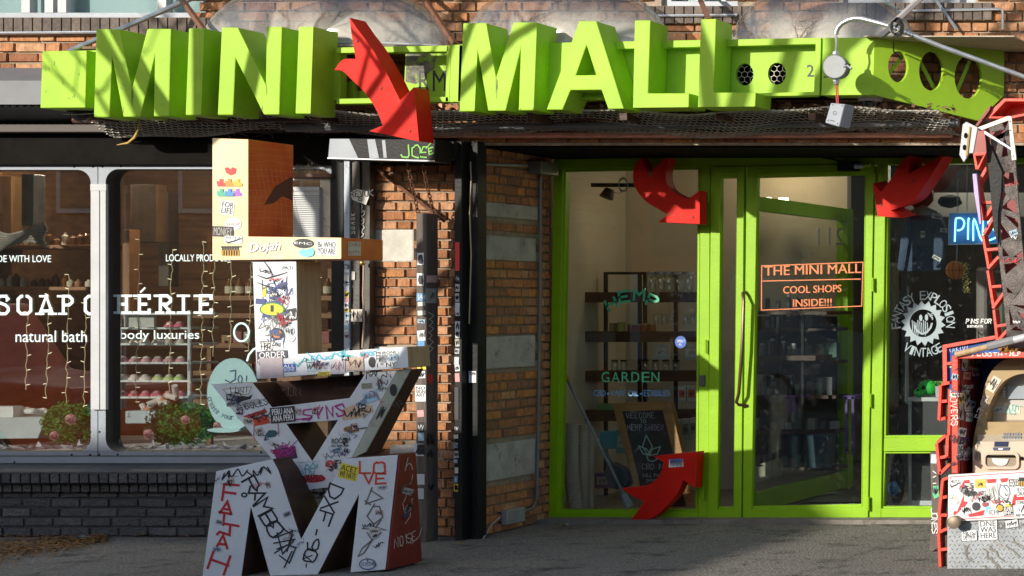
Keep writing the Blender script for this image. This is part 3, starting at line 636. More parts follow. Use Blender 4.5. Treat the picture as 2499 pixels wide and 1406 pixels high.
# ---------------------------------------------------------------- red arrows
def smooth_pts(p, n=5):
    """Catmull-Rom through the points (open)"""
    o = []
    for i in range(len(p) - 1):
        a, b, c, d = p[max(i - 1, 0)], p[i], p[i + 1], p[min(i + 2, len(p) - 1)]
        for k in range(n):
            t = k / n
            o.append(tuple(.5 * ((2 * b[j]) + (-a[j] + c[j]) * t + (2 * a[j] - 5 * b[j] + 4 * c[j] - d[j]) * t * t + (-a[j] + 3 * b[j] - 3 * c[j] + d[j]) * t ** 3) for j in (0, 1)))
    return o + [p[-1]]
def fit(o, pts, y, scr):
    for (x, yy) in pts:
        m = MB(); m.lathe(U(x, yy, y), [(.009, 0), (.009, .004), (.005, .006), (0, .006)], mat('painted over bolt', (.26, .02, .012), .5), n=8, axis='y'); m.build('bolt', o)
    m = MB()
    for (x, yy, dx, dy) in scr: m.rib([(x, yy), (x + dx * .5 + 1.5, yy + dy * .5), (x + dx, yy + dy)], R.uniform(.9, 1.8), SF(y), .0015, flat((.16, .02, .015)), taper=True)
    m.build('scratches', o)
def arrow(parts, y, d, lb, dv=None):
    pts = []
    for s_, p in parts: pts += (smooth_pts(p) if s_ else p)
    q = []
    for p in pts:
        if not q or (abs(p[0] - q[-1][0]) + abs(p[1] - q[-1][1])) > .6: q.append(p)
    m = MB(); m.prism([q], SF(y), dv or (0, d, 0), RED)
    return tag(m.build('red_arrow', bevel=.005), lb, 'arrow', 'red arrows pointing at the door')
o1 = arrow([(0, [(853, 43)]), (1, [(875.6, 75.6), (908, 119), (944, 180), (964, 220), (976.5, 245)]), (0, [(1010, 213), (1022.5, 345), (901, 320), (934, 306)]), (1, [(934, 306), (919, 270), (893.6, 230), (857.6, 194), (836, 174), (816, 171)]), (1, [(816, 171), (836, 146), (868, 144)]), (1, [(868, 144), (859, 90), (853, 43)])], -1.07, .18,
      'biggest red arrow, between the words MINI and MALL on the sign')
o2 = arrow([(1, [(1564.7, 385.6), (1551, 399), (1544.7, 431), (1551, 459.6), (1576, 491.6), (1604.5, 509), (1629.4, 524.3)]), (0, [(1606, 542.4), (1707.6, 546.7), (1707.6, 465), (1679, 486)]), (1, [(1679, 486), (1640, 466.7), (1626, 441.8), (1624.8, 413), (1633, 386.7)]), (0, [(1620, 388), (1597, 411)]), (0, [(1587, 436)])], .80, .13,
      'curled red arrow at the top of the hemp window pointing right and down')
o3 = arrow([(0, [(2129.7, 447.6), (2150, 469)]), (1, [(2150, 469), (2176, 435), (2195, 400.6), (2220.7, 377)]), (0, [(2216.4, 424)]), (0, [(2297, 380)]), (1, [(2299, 384.4), (2287, 405), (2257, 452), (2223, 494.6), (2173.7, 513.8)]), (0, [(2205.7, 532), (2141.7, 528)])], .78, .16,
      'dark red arrow at the top right of the glass door pointing left and down', (.05, .16, .03))
o4 = arrow([(0, [(1702.3, 1102.7), (1697, 1191), (1667.8, 1172)]), (1, [(1667.8, 1172), (1650.7, 1207.6), (1622, 1239.6), (1590, 1264.5), (1537, 1273)]), (0, [(1573, 1224.7)]), (1, [(1573, 1224.7), (1544, 1211), (1517.4, 1191.6)]), (1, [(1517.4, 1191.6), (1547.6, 1190), (1583, 1182.7), (1608, 1161.4), (1620.5, 1129.4)]), (0, [(1595.6, 1113.4)])], .84, .12,
      'red arrow standing at the foot of the hemp window pointing up and right')
m = MB(); S = SF(.84); m.poly([(1633, 1122), (1666, 1120), (1668, 1139), (1632, 1141)], S, .003, INKW); m.poly([(1635, 1121), (1665, 1119), (1666, 1127), (1634, 1129)], S, .0036, flat((.10, .14, .45)))
for k in range(9): m.rib([(1636 + k * 3.2, 1125 + R.uniform(0, 3)), (1637 + k * 3.3, 1137 + R.uniform(0, 3)), (1639 + k * 3.2, 1126)], 1.4, S, .0044 + k * .0001, INK)
m.build('sticker', o4)

fit(o1, [(872, 100), (930, 215), (1000, 320)], -1.07, [(976, 246, 8, 18), (984, 250, 3, 26), (978, 244, -12, 2), (992, 270, 4, 22), (890, 160, 6, 10), (950, 260, -4, 14), (1008, 250, 2, 40), (880, 110, 4, 14), (925, 300, 22, 4)])
fit(o2, [(1560, 440), (1612, 495), (1690, 530)], .80, [(1640, 500, 14, -4), (1660, 520, 3, 14), (1575, 470, 8, 10), (1625, 520, 20, 6)])
fit(o3, [(2150, 500), (2230, 440)], .78, [(2180, 470, 16, -12), (2150, 490, 4, 14), (2220, 450, 14, -10)])
fit(o4, [(1560, 1235), (1640, 1170), (1690, 1120)], .84, [(1600, 1200, 14, -12), (1660, 1150, 10, -10), (1570, 1250, 16, -8), (1690, 1140, 1, 24)])
# ---------------------------------------------------------------- green shop front
GF = thing('green_storefront', 'lime green metal shop front with glass door, side windows and transom', 'shop front', U(1840, 1270, YD))
S0 = SF(1.0); SG = SF(1.046)
bars = [[(1350, 389), (2640, 366), (2640, 396), (1352, 412)], [(1351, 412), (1374, 411.6), (1360, 1275), (1337, 1275)], [(1709, 405), (1733, 404), (1729, 1275), (1703, 1275)], [(1360, 1251), (1703, 1250), (1703, 1275), (1360, 1275)],
        [(2136, 404), (2162, 404), (2150, 1270), (2121, 1270)], [(2157, 1068), (2640, 1066), (2640, 1100), (2156, 1102)], [(2150, 1241), (2640, 1240), (2640, 1270), (2150, 1270)], [(1733, 402), (2136, 396), (2136, 400), (1733, 405)]]
for i, b in enumerate(bars[:7]):
    m = MB(); m.prism([b], SF(1.0 + .002 * (i % 3)), (0, .11, 0), LIME2); m.build('frame_bar', GF, bevel=.005)
for o_, i_ in (([(1374, 412), (1709, 406), (1703, 1250), (1360, 1251)], [(1381, 419), (1703, 413), (1697, 1243), (1367, 1244)]), ([(2162, 398), (2640, 390), (2640, 1066), (2157, 1068)], [(2167, 403), (2634, 396), (2634, 1061), (2162, 1063)]), ([(2156, 1102), (2640, 1100), (2640, 1240), (2150, 1241)], [(2161, 1107), (2634, 1105), (2634, 1235), (2156, 1236)])):
    m = MB(); m.prism([o_, i_], SF(1.025), (0, .07, 0), LIME2); m.build('glazing_bead', GF, bevel=.003)
def pane(pts, y, lab=None, gm=GLASSD, par=None, nm='window_pane'):
    m = MB(); m.prism([pts], SF(y), (0, .006, 0), gm); o = m.build(nm, par or GF)
    if lab: o['label'] = lab
    return o
P1 = pane([(1379, 416), (1706, 410), (1700, 1247), (1364, 1248)], 1.05, 'hemp shop window with green and blue lettering')
P2 = pane([(2165, 400), (2640, 392), (2640, 1064), (2160, 1066)], 1.05, 'vintage shop window with a round sun logo')
P3 = pane([(2159, 1104), (2640, 1102), (2640, 1238), (2153, 1239)], 1.05)
def leaf(nm, o_, i_, hinges, lab):
    m = MB(); m.prism([o_, i_], SF(.985), (0, .06, 0), LIME2)
    c = Vector((sum(p[0] for p in i_) / 4, sum(p[1] for p in i_) / 4))
    ins = lambda k: [tuple(Vector(p) + (c - Vector(p)).normalized() * k) for p in i_]
    f = m.build(nm, GF, bevel=.004); f['label'] = lab
    m = MB(); m.prism([i_, ins(8)], SF(1.0), (0, .03, 0), LIME2)
    m.build('glazing_bead', f, bevel=.003)
    for (hx, hy) in hinges:
        m = MB(); p = U(hx, hy, .975)
        for k in range(5): m.lathe(p + Vector((0, 0, -.05 + k * .021)), [(.010, 0), (.010, .019)], LIME2, n=10)
        m.build('hinge', f)
    return f
D1 = leaf('side_door', [(1735, 407), (1816, 406), (1809, 1268), (1727, 1268)], [(1759, 428), (1799, 427), (1790, 1244), (1751, 1245)], ((1728, 478), (1722, 846), (1716, 1205)), 'narrow green side leaf beside the glass door')
D2 = leaf('glass_door', [(1822, 406), (2133, 400), (2118, 1267), (1812, 1268)], [(1848, 427), (2113, 421), (2104, 1238), (1834, 1243)], ((2134, 440), (2130, 695), (2124, 978), (2119, 1230)), 'green framed glass door with orange lettering')
pane([(1757, 426), (1801, 425), (1792, 1246), (1749, 1247)], 1.02, par=D1, nm='door_pane')
DP = pane([(1846, 425), (2115, 419), (2106, 1240), (1832, 1245)], 1.02, par=D2, nm='door_pane')
m = MB(); HB = mat('brown bronze handle', (.10, .06, .04), .35, metal=.6)
m.tube([U(1817, 712, .97), U(1813, 716, .93), U(1815, 735, .90), U(1811, 850, .90), U(1803, 960, .90), U(1797, 982, .92), U(1803, 988, .93), U(1822, 990, .975)], .012, HB, n=8); m.build('door_handle', D2, smooth=True)
m = MB(); m.pbox(1705, 916, 1719, 943, .985, .02, mat('dark keypad lock', (.08, .08, .09), .4)); m.build('keypad_lock', GF, bevel=.004)
m = MB(); m.pbox(2043, 394, 2092, 417, .93, .06, BLACK); m.tube([U(1988, 381, .95), U(2030, 388, .93), U(2060, 396, .92)], .008, BLACK); m.tube([U(2086, 405, .92), U(2108, 404, .92)], .022, STEEL, n=12); m.tube([U(2108, 404, .92), U(2124, 403, .92)], .014, LIME2, n=10); m.build('door_closer', D2)
# lettering on the glass
GRN = flat((.10, .62, .32), .4); GRD = flat((.02, .34, .18), .4); BLU = flat((.14, .40, .75), .4); ORA = flat((.60, .13, .010), .4); DKO = flat((.16, .06, .02), .5)
m = MB()
for ch, cx, cy, an in (('H', 1492, 742, -24), ('E', 1523, 724, -8), ('M', 1560, 720, 4), ('P', 1592, 734, 22)):
    q = rrect(cx, cy, 24, 25, an)
    for pl in GL[ch]:
        pts = [(q[3][0] + (q[2][0] - q[3][0]) * u / 4 + (q[0][0] - q[3][0]) * v / 6, q[3][1] + (q[2][1] - q[3][1]) * u / 4 + (q[0][1] - q[3][1]) * v / 6) for u, v in pl]
        m.rib(pts, 6, SG, 0, GRD)
for ch, cx in zip('GARDEN', (1478, 1503, 1527, 1551, 1576, 1600)): m.trect(ch, cx - 10, 908, cx + 9, 933, SG, .001, GRN)
for t, a, b in (('CBD', 1448, 1478), ('VAPE OIL', 1490, 1558), ('EDIBLES', 1571, 1635)): m.trect(t, a, 952, b, 967, SG, .001, BLU)
for cx in (1484, 1565): m.poly(circ(cx, 961, 3, 3, 10), SG, .001, BLU)
m.build('lettering', P1)
m = MB(); m.poly(circ(1661, 835, 14, 15), SG, .001, flat((.03, .10, .42))); m.trect('OPEN 7', 1652, 829, 1671, 836, SG, .002, INKW); m.trect('- ALL', 1654, 838, 1664, 843, SG, .002, INKW); m.build('round_sticker', P1)
SD = SF(1.016); m = MB()
for pts in ([(1859, 649), (2106, 640), (2103, 747), (1858, 757)],): m.rib(pts, 2.4, SD, 0, ORA, closed=True)
m.rib([(1862, 686), (2100, 681)], 2.4, SD, 0, ORA)
for t, x, y, h, asp in (('THE MINI MALL', 1865, 650, 23, .60), ('COOL SHOPS', 1911, 699, 18, .58), ('INSIDE!!!', 1935, 731, 18, .58)):
    wd = {'THE MINI MALL': 236, 'COOL SHOPS': 142, 'INSIDE!!!': 94}[t]
    q = [(x, y), (x + wd, y - 7 * wd / 236), (x + wd, y + h - 7 * wd / 236), (x, y + h)]
    m.text(t, q, SD, .001, ORA); m.text(t, [(a + .9, b) for a, b in q], SD, .0005, ORA)
m.build('lettering', D2)
VINYL0 = VINYL; VINYL = flat((.27, .34, .38), .5)
m = MB()
m.arctext('FANTASY EXPLOSION', 2253, 788, 67, 186, -4, 22, SG, 0, VINYL); m.arctext('VINTAGE', 2253, 786, 74, 238, 302, 22, SG, 0, VINYL, inward=True)
star = []
for i in range(36): r_ = 56 if i % 2 == 0 else 45; a_ = math.radians(i * 10 + 5); star.append((2253 + r_ * math.cos(a_) * .98, 789 + r_ * math.sin(a_)))
m.poly(star, SG, 0, VINYL, holes=[circ(2253, 789, 33, 34, 30)])
for e in ((2247, 776, 4, 8), (2261, 775, 4, 8)): m.poly(circ(*e), SG, 0, VINYL)
m.rib([(2232, 795), (2238, 808), (2250, 815), (2262, 811), (2271, 800), (2274, 790)], 4.5, SG, .0004, VINYL)
for k in range(9): x = 2226 + k * 4.6; m.rib([(x, 782 + 3 * (k % 3)), (x + 1, 800 + 6 * (k % 2)), (x, 812 + 2 * (k % 4))], 2.2, SG, .0008 + k * .0001, VINYL)
for k in range(4): m.rib([(2264 + k * 3, 764 + k * 4), (2270 + k * 2, 768 + k * 3), (2276, 765 + k * 5)], 2.2, SG, .001, VINYL)
VINYL = VINYL0; m.hand('PINS FOR', 2358, 779, 10, 1.8, SG, 0, INKW, jit=.02, slant=.15); m.hand('BIRTHDAYS', 2361, 794, 5, 1.1, SG, 0, INKW, jit=.02)
m.build('lettering', P2)
# ---------------------------------------------------------------- side wall fittings
t = thing('wall_conduit', 'grey electrical conduit with boxes running down the recessed brick wall', 'conduit', onX(1318, 1270, XW))
m = MB(); SXW = lambda a, b, o=.03: onX(a, b, XW + o)
m.tube([SXW(1319, 428), SXW(1318, 700), SXW(1314, 1000), SXW(1310, 1215), SXW(1300, 1240), SXW(1270, 1254), SXW(1240, 1262)], .012, mat('weathered conduit', (.20, .20, .20), .5, metal=.4), n=8); m.build('pipe', t, smooth=True)
m = MB(); m.tube([SXW(1180, 401), SXW(1285, 404)], .011, ALU, n=8); m.build('pipe', t, smooth=True)
def xbox(mb, a, b, c, d, th, mm):
    p, q = onX(a, b, XW), onX(c, d, XW); mb.box(XW + .012, min(p.y, q.y), min(p.z, q.z), XW + th, max(p.y, q.y), max(p.z, q.z), mm)
m = MB(); xbox(m, 1284, 392, 1328, 430, .11, mat('dull box steel', (.20, .21, .19), .5, metal=.3)); m.build('pull_box', t, bevel=.006)
m = MB(); xbox(m, 1218, 1246, 1262, 1272, .06, ALU); m.build('outlet_box', t, bevel=.008)
m = MB(); m.tube([SXW(1220, 1262), SXW(1200, 1280), SXW(1185, 1305, .06), SXW(1176, 1320, .10)], .006, PALE, n=6); tag(m.build('grey_cable', smooth=True), 'grey cable drooping to the ground at the foot of the brick wall', 'cable')
# ---------------------------------------------------------------- gate posts, JOE box, leaning post
m = MB(); y0 = -.22
m.pbox(1109, 345, 1127, 1326, y0, .07, BLACK); m.pbox(1128, 345, 1137, 1326, y0 + .06, .05, BLACK); 
gp = tag(m.build('gate_post', bevel=.004), 'tall black steel gate post covered in small stickers beside the brick corner', 'post')
GPS = SF(y0)
m = MB(); m.pbox(1150, 345, 1166, 1326, -.14, .12, BLACK); m.pbox(1138, 345, 1147, 1326, -.10, .06, BRONZE); tag(m.build('shutter_rail', bevel=.004), 'plain black shutter rail at the brick corner right of the stickered post', 'rail')
m = MB(); m.tube([U(1148, 395, -.18), U(1150, 440, -.18), U(1146, 520, -.18), U(1150, 620, -.18), U(1145, 790, -.18)], .004, mat('old yellowed wire', (.45, .38, .24), .6), n=5); tag(m.build('loose_wire', smooth=True), 'old yellowed wire hanging down the black shutter rail', 'wire')
wp = thing('weathered_post', 'square weathered wooden post with stickers chained beside the brick pier', 'post', U(1035, 1320, -.2))
m = MB(); PST = mat('weathered dark wood', (.13, .105, .09), .8, var=.35, stretch=(7, 7, .6), scale=5, bump=.4, dirt=(.27, .25, .23), dscale=6, damt=.6)
m.pbox(1015, 520, 1041, 1326, -.30, .15, PST); pb = m.build('post_body', wp, bevel=.008); WPS = SF(-.30); XP = U(1041, 700, -.30).x; WPX = SX(XP)
JB = thing('metal_canopy', 'dark metal canopy box with green JOE scrawl and a silver left end', 'canopy', U(950, 395, -.3))
m = MB(); m.prism([[(803, 337), (1062, 340), (1062, 395), (1020, 392), (900, 390), (798, 388)]], SF(-.52), (0, .22, 0), BLACK); m.pbox(1066, 345, 1108, 388, -.28, .24, BLACK); m.build('box_body', JB, bevel=.006)
m = MB(); m.poly([(805, 339), (852, 339), (874, 386), (801, 386)], SF(-.52), .002, GREY); m.poly([(896, 340), (915, 340), (925, 386), (902, 386)], SF(-.52), .002, GREY); m.poly([(932, 342), (940, 342), (944, 385), (936, 385)], SF(-.52), .002, GREY)
m.rib([(800, 386), (1060, 393)], 3, SF(-.52), .004, ALU); m.build('silver_end', JB)
m = MB(); GRG = flat((.18, .50, .06)); S = SF(-.52)
m.hand('JO', 978, 356, 27, 3.4, S, .004, GRG, jit=.1, asp=.75); m.hand('E', 1030, 358, 24, 3, S, .004, GRG, ang=12, jit=.12); m.hand('E', 1046, 362, 15, 3, S, .004, GRG, ang=-10, jit=.12); m.rib([(1040, 362), (1052, 349)], 2.4, S, .005, GRG); m.build('scrawl', JB)
m = MB(); m.tube([U(900, 398, -.03), U(1085, 540, -.10)], .012, BROWN, n=6); tag(m.build('iron_rod'), 'thin diagonal iron rod across the brick pier under the canopy', 'rod')
def chain(p0, p1, sag, lb):
    m = MB(); n = int((p1 - p0).length / .030)
    for i in range(n):
        t_ = (i + .5) / n; c = p0.lerp(p1, t_) + Vector((0, 0, -sag * 4 * t_ * (1 - t_))); d = (p1 - p0).normalized(); s_ = Vector((1, 0, 0)) if i % 2 else Vector((0, 1, 0))
        m.tube([c + d * .021 * math.cos(a) + s_ * .011 * math.sin(a) for a in [k * math.pi / 4 for k in range(9)]], .0042, BROWN, n=5, cap=False)
    tag(m.build('chain', smooth=True), lb, 'chain', 'rusty chains from canopy to post')
chain(U(994, 398, -.38), U(1020, 520, -.24), .0, 'rusty chain hanging to the front edge of the weathered post'); chain(U(1032, 402, -.36), U(1060, 522, -.15), .02, 'rusty chain hanging to the back edge of the weathered post')
gc = thing('gate_column', 'dark bronze gate column with white scrawls between soap window and brick pier', 'gate', U(870, 1300, -.1))
m = MB(); m.pbox(808, 388, 838, 1300, -.12, .10, BLACK); m.build('black_channel', gc, bevel=.004)
m = MB(); m.pbox(839, 388, 853, 1300, -.14, .03, mat('pale blue grey metal', (.40, .46, .54), .4, var=.1, dirt=(.2, .2, .22), dscale=14)); edge = m.build('pale_strip', gc, bevel=.003)
m = MB(); m.pbox(854, 392, 878, 1300, -.12, .08, BRONZE); m.pbox(879, 392, 903, 1300, -.10, .06, BRONZE); m.build('column', gc, bevel=.004)
S = SF(-.125); m = MB(); CH = flat((.62, .60, .55))
m.poly([(852, 468), (872, 462), (898, 466), (900, 482), (893, 500), (860, 488)], SF(-.122), .004, CH); m.hand('REVOK', 854, 468, 13, 2, S, .004, INK, jit=.1, ang=-4); m.hand('IS', 872, 480, 10, 1.8, S, .004, INK)
for k in range(8): m.rib([(880 + R.uniform(-4, 10), 500 + k * 10), (886 + R.uniform(-4, 4), 506 + k * 10), (876 + R.uniform(-2, 12), 510 + k * 10)], 2, SF(-.105), .003, CH)
for k, ch in enumerate('KSAGS'): m.hand(ch, 856, 525 + k * 11, 9, 1.6, S, .003, CH, ang=-80, jit=.1)
m.poly([(856, 755), (884, 755), (884, 785), (856, 785)], SF(-.128), .004, flat((.60, .52, .46))); m.scrib(870, 770, 12, 13, 1.6, SF(-.128), .006, INK); m.poly([(858, 663), (866, 663), (866, 683), (858, 683)], S, .004, CH)
m.build('scrawl', gc)
m = MB(); m.tube([U(888, 640, -.16), U(886, 720, -.16), U(889, 780, -.15), U(884, 850, -.15)], .006, mat('brown hose', (.42, .30, .22), .6)); m.ball(U(884, 642, -.16), .02, .02, .02, mat('brass knob', (.5, .35, .12), .3, metal=.8)); tag(m.build('brown_cord', smooth=True), 'brown cord hanging from a brass knob on the dark gate column', 'cord')
# air conditioner beside the yellow letter
ac = thing('air_conditioner', 'grey window air conditioner in a worn white frame behind the yellow letter', 'air conditioner', U(760, 580, -.05))
m = MB(); m.prism([[(690, 426), (806, 426), (806, 600), (690, 600)], [(690.5, 440), (781, 438), (781, 599), (690.5, 599)]], SF(-.10), (0, .09, 0), mat('worn cream frame', (.60, .54, .45), .6, var=.15, dirt=(.30, .20, .12), dscale=7)); m.build('frame', ac, bevel=.004)
m = MB(); m.pbox(690, 456, 780, 600, -.13, .12, mat('ac housing', (.40, .42, .43), .4)); m.build('housing', ac, bevel=.006)
m = MB()
for k in range(24): m.pbox(692, 474 + k * 5.2, 779, 476.4 + k * 5.2, -.142, .012, mat('ac louvre', (.55, .57, .58), .4))
m.pbox(691, 457, 779, 466, -.14, .012, PALE); m.build('louvre', ac)
bs = thing('bird_spikes', 'thin bird spikes on the dark ledge above the air conditioner', 'bird spikes', U(765, 432, -.14)); m = MB(); m.pbox(700, 424, 806, 433, -.16, .12, BROWN); m.build('spike_strip', bs, bevel=.003)
m = MB()
for k in range(34):
    p = U(R.uniform(715, 803), R.uniform(424, 430), R.uniform(-.15, -.05)); m.tube([p, p + Vector((R.uniform(-.035, .035), R.uniform(-.03, .03), R.uniform(.03, .085)))], .0016, TW, n=3)
m.build('wire_spikes', bs)
# ---------------------------------------------------------------- soap shop window
SW = thing('soap_shop_window', 'grey framed shop window with rounded corners and white soap shop lettering', 'shop window', U(300, 1132, 0))
def rr(x0, y0, x1, y1, r, n=6):
    o = []
    for cx, cy, a in ((x1 - r, y0 + r, -90), (x1 - r, y1 - r, 0), (x0 + r, y1 - r, 90), (x0 + r, y0 + r, 180)):
        o += [(cx + r * math.cos(math.radians(a + 90 * k / n)), cy + r * math.sin(math.radians(a + 90 * k / n))) for k in range(n + 1)]
    return o
FRM = mat('blue grey window frame', (.25, .28, .33), .45, var=.08, scale=10, bump=.1, dirt=(.15, .16, .18), dscale=14, damt=.66)
m = MB(); m.prism([[(-420, 403), (840, 401), (840, 1131), (-420, 1131)], rr(-400, 415, 221, 1103, 32), rr(258, 413, 812, 1103, 32)], SF(-.015), (0, .15, 0), FRM, ms=mat('shaded black frame reveal', (.03, .03, .032), .6)); m.build('frame', SW, bevel=.003)  # inner reveal is black, with its shade put into the colour
m = MB()
for x, y in ((181, 407), (227, 407), (250, 407), (295, 406), (220, 1054), (243, 1054), (175, 1110), (220, 1110), (242, 1110), (287, 1109), (637, 1104), (35, 1128)): m.ball(U(x, y, -.016), .008, .004, .008, BLACK, n=8, k=4)
m.build('screws', SW); m = MB(); m.rib([(-420, 400.5), (840, 398.5)], 2, SF(-.015), .0025, BLACK); m.rib([(-420, 1113), (840, 1113)], 2, SF(-.015), .002, BLACK); m.rib([(238.5, 404), (238.5, 449)], 1.4, SF(-.015), .002, BLACK); m.rib([(238.5, 1002), (238.5, 1112)], 1.4, SF(-.015), .002, BLACK); m.build('seam', SW)
m = MB(); m.pbox(221, 449, 242, 1000, -.042, .027, PALE); m.pbox(244, 449, 258, 1000, -.042, .027, PALE); m.pbox(220, 449, 259, 466, -.046, .004, PALE); m.build('cover_strip', SW, bevel=.002)
def spane(x0, x1):
    m = MB(); m.prism([rr(x0, 412, x1, 1106, 30)], SF(.06), (0, .006, 0), GLASS); return m.build('window_pane', SW)
W1 = spane(-402, 224); W2 = spane(256, 814)
SS = SF(.056)
SLAB = {'S': (['45 36 16 05 04 33 42 41 30 10 01'], ((.85, 1, 'v'), (.1, 0, 'v'))), 'O': (['26 36 45 44 42 41 30 20 10 01 02 04 05 16 26'], ()), 'A': (['00 26 40', '11 31'], ((0, 0, 'h'), (1, 0, 'h'), (.3, 1, 'h'))), 'P': (['10 16', '16 36 45 44 33 13'], ((.2, 0, 'h'), (.1, 1, 'h'))),
        'C': (['45 36 16 05 04 02 01 10 30 41'], ()), 'H': (['10 16', '30 36', '13 33'], ((.2, 0, 'h'), (.8, 0, 'h'), (.2, 1, 'h'), (.8, 1, 'h'))), 'E': (['10 16', '16 46 45', '13 33', '10 40 41'], ((.1, 0, 'h'), (.1, 1, 'h'))), 'R': (['10 16', '16 36 45 44 33 13', '23 40'], ((.2, 0, 'h'), (.1, 1, 'h'), (1., 0, 'h'))), 'I': (['20 26'], ((.5, 0, 'w'), (.5, 1, 'w')))}
def slab(mb, ch, x0, x1, y0, y1, w_, S):
    st, se = SLAB[ch]
    for i, s_ in enumerate(st): mb.rib([(x0 + int(p[0]) / 4 * (x1 - x0), y1 - int(p[1]) / 6 * (y1 - y0)) for p in s_.split()], w_, S, .0003 * i, VINYL)
    for u, v, k in se:
        x = x0 + u * (x1 - x0); y = y1 - v * (y1 - y0); l = 9 if k == 'h' else (14 if k == 'w' else 0)
        if k == 'v': mb.rib([(x, y - 2), (x, y + (12 if v else -12))], 4, S, .001, VINYL)
        else: mb.rib([(x - l, y), (x + l, y)], w_ * .75, S, .0012, VINYL)
m = MB()
for ch, a, b in (('S', -6, 20), ('O', 44, 75), ('A', 97, 128), ('P', 147, 176), ('C', 208, 240)): slab(m, ch, a, b, 723, 766, 7, SS)
m.trect('MADE WITH LOVE', -34, 623, 124, 640, SS, 0, VINYL); m.trect('natural bath', 38, 807, 212, 835, SS, 0, VINYL); m.build('lettering', W1)
m = MB()
for ch, a, b in (('H', 280, 318), ('E', 332, 364), ('R', 383, 416), ('I', 433, 462), ('E', 480, 515)): slab(m, ch, a, b, 722, 763, 7.5, SS)
m.rib([(343, 713), (353, 703)], 4, SS, 0, VINYL); m.trect('LOCALLY PRODUCED', 405, 621, 566, 638, SS, 0, VINYL); m.trect('body luxuries', 294, 806, 486, 834, SS, 0, VINYL)
m.rib(circ(589, 811, 18, 22, 26), 4.5, SS, 0, flat((.55, .80, .88), .3), closed=True); m.rib([(603, 880), (607, 866), (618, 853), (632, 846)], 4.5, SS, 0, flat((.55, .80, .88), .3)); m.build('lettering', W2)
# ---------------------------------------------------------------- across the street (seen only mirrored in the glass)
def facade(name, lb, x0, x1, h, y, cm, wm, lit=0):
    t = thing(name, lb, 'building', ((x0 + x1) / 2, y, -.15))
    m = MB(); m.box(x0, y - 6, -.15, x1, y, h, cm); m.box(x0 - .1, y - .05, h - .35, x1 + .1, y + .25, h, PALE); m.build('wall', t)
    z = 3.2; x = x0 + 1.0
    m = MB(); m.box(x0 + .5, y, .3, x1 - .5, y + .08, 2.7, wm); m.build('shop_window', t)
    while z + 1.6 < h - .5:
        x = x0 + 1
        while x + 1.1 < x1 - .5:
            m = MB(); m.box(x, y, z, x + 1.1, y + .1, z + 1.6, PALE); m.box(x + .08, y + .09, z + .08, x + 1.02, y + .11, z + 1.52, wm); m.build('window', t); x += 2.1
        z += 2.7
    return t
OPW = mat('opposite window glass', (.03, .035, .04), .15); BRB = mat('brown brick opposite', (.15, .12, .095), .9, var=.45, scale=5); BRL = mat('grey render opposite', (.30, .29, .27), .9, var=.15)
facade('opposite_building', 'low grey shop building on the far pavement, seen only as a reflection', -40, -7.7, 7.3, -20, BRB, OPW)
facade('opposite_building', 'low pale shop building on the far pavement, seen only as a reflection', -6.3, 24, 4.6, -20, BRL, OPW)
def wheel(t, x, y, r=.36, w=.22):
    m = MB(); m.lathe((x, y + w / 2, r - .15), [(r * .6, 0), (r, .02), (r, w - .02), (r * .6, w)], VOID, n=24, axis='y'); wq = m.build('wheel', t, smooth=True)
    m = MB(); m.lathe((x, y + w / 2 + .005, r - .15), [(r * .58, 0), (r * .5, w + .01), (0, w + .01)], ALU, n=20, axis='y'); m.build('rim', wq, smooth=True)
def vehicle(name, lb, x0, y0, ln, wd, prof, paint, win, cat):
    """side profile (x along the kerb, z) swept across the width"""
    t = thing(name, lb, cat, (x0 + ln / 2, y0 - wd / 2, -.15))
    P3 = [(x0 + a * ln, z - .15) for a, z in prof]
    m = MB(); lo = [Vector((x, y0, z)) for x, z in P3]; tri = tessellate_polygon([[Vector((x, z, 0)) for x, z in P3]])
    for yy, fl in ((y0, 0), (y0 - wd, 1)): m.add([(x, yy, z) for x, z in P3], [tuple(q) for q in tri], paint)
    n = len(P3)
    for i in range(n): a_, b_ = P3[i], P3[(i + 1) % n]; m.add([(a_[0], y0, a_[1]), (b_[0], y0, b_[1]), (b_[0], y0 - wd, b_[1]), (a_[0], y0 - wd, a_[1])], [(0, 1, 2, 3)], paint)
    m.build('body', t, bevel=.05)
    for a, b, z0_, z1_ in win:
        m = MB(); m.box(x0 + a * ln, y0 - .01, z0_ - .15, x0 + b * ln, y0 + .012, z1_ - .15, OPW); m.build('window', t, bevel=.01)
    for a in (.18, .80):
        wheel(t, x0 + a * ln, y0 - .10); wheel(t, x0 + a * ln, y0 - wd + .12)
    for yy in (y0 - .25, y0 - wd + .25):
        m = MB(); m.ball((x0 + ln, yy, .65), .06, .12, .10, PALE); m.build('headlight', t, smooth=True)
    return t
vehicle('red_pickup', 'red boxy off-road car parked at the kerb, mirrored in the soap shop window', -11.0, -4.6, 4.5, 1.8, [(0, .35), (0, 1.0), (.02, 1.72), (.60, 1.80), (.70, 1.12), (.98, 1.0), (1, .5), (.98, .35)], mat('red car paint', (.85, .10, .015), .35), [(.05, .22, 1.1, 1.62), (.25, .42, 1.1, 1.62), (.45, .62, 1.1, 1.62)], 'car')
vehicle('white_van', 'white delivery van on the far side of the road, mirrored in the glass door', -9.6, -16.6, 5.6, 2.0, [(0, .35), (0, 2.3), (.04, 2.45), (.70, 2.45), (.84, 1.45), (.98, 1.2), (1, .5), (.98, .35)], PALE, [(.62, .76, 1.35, 2.05)], 'van')
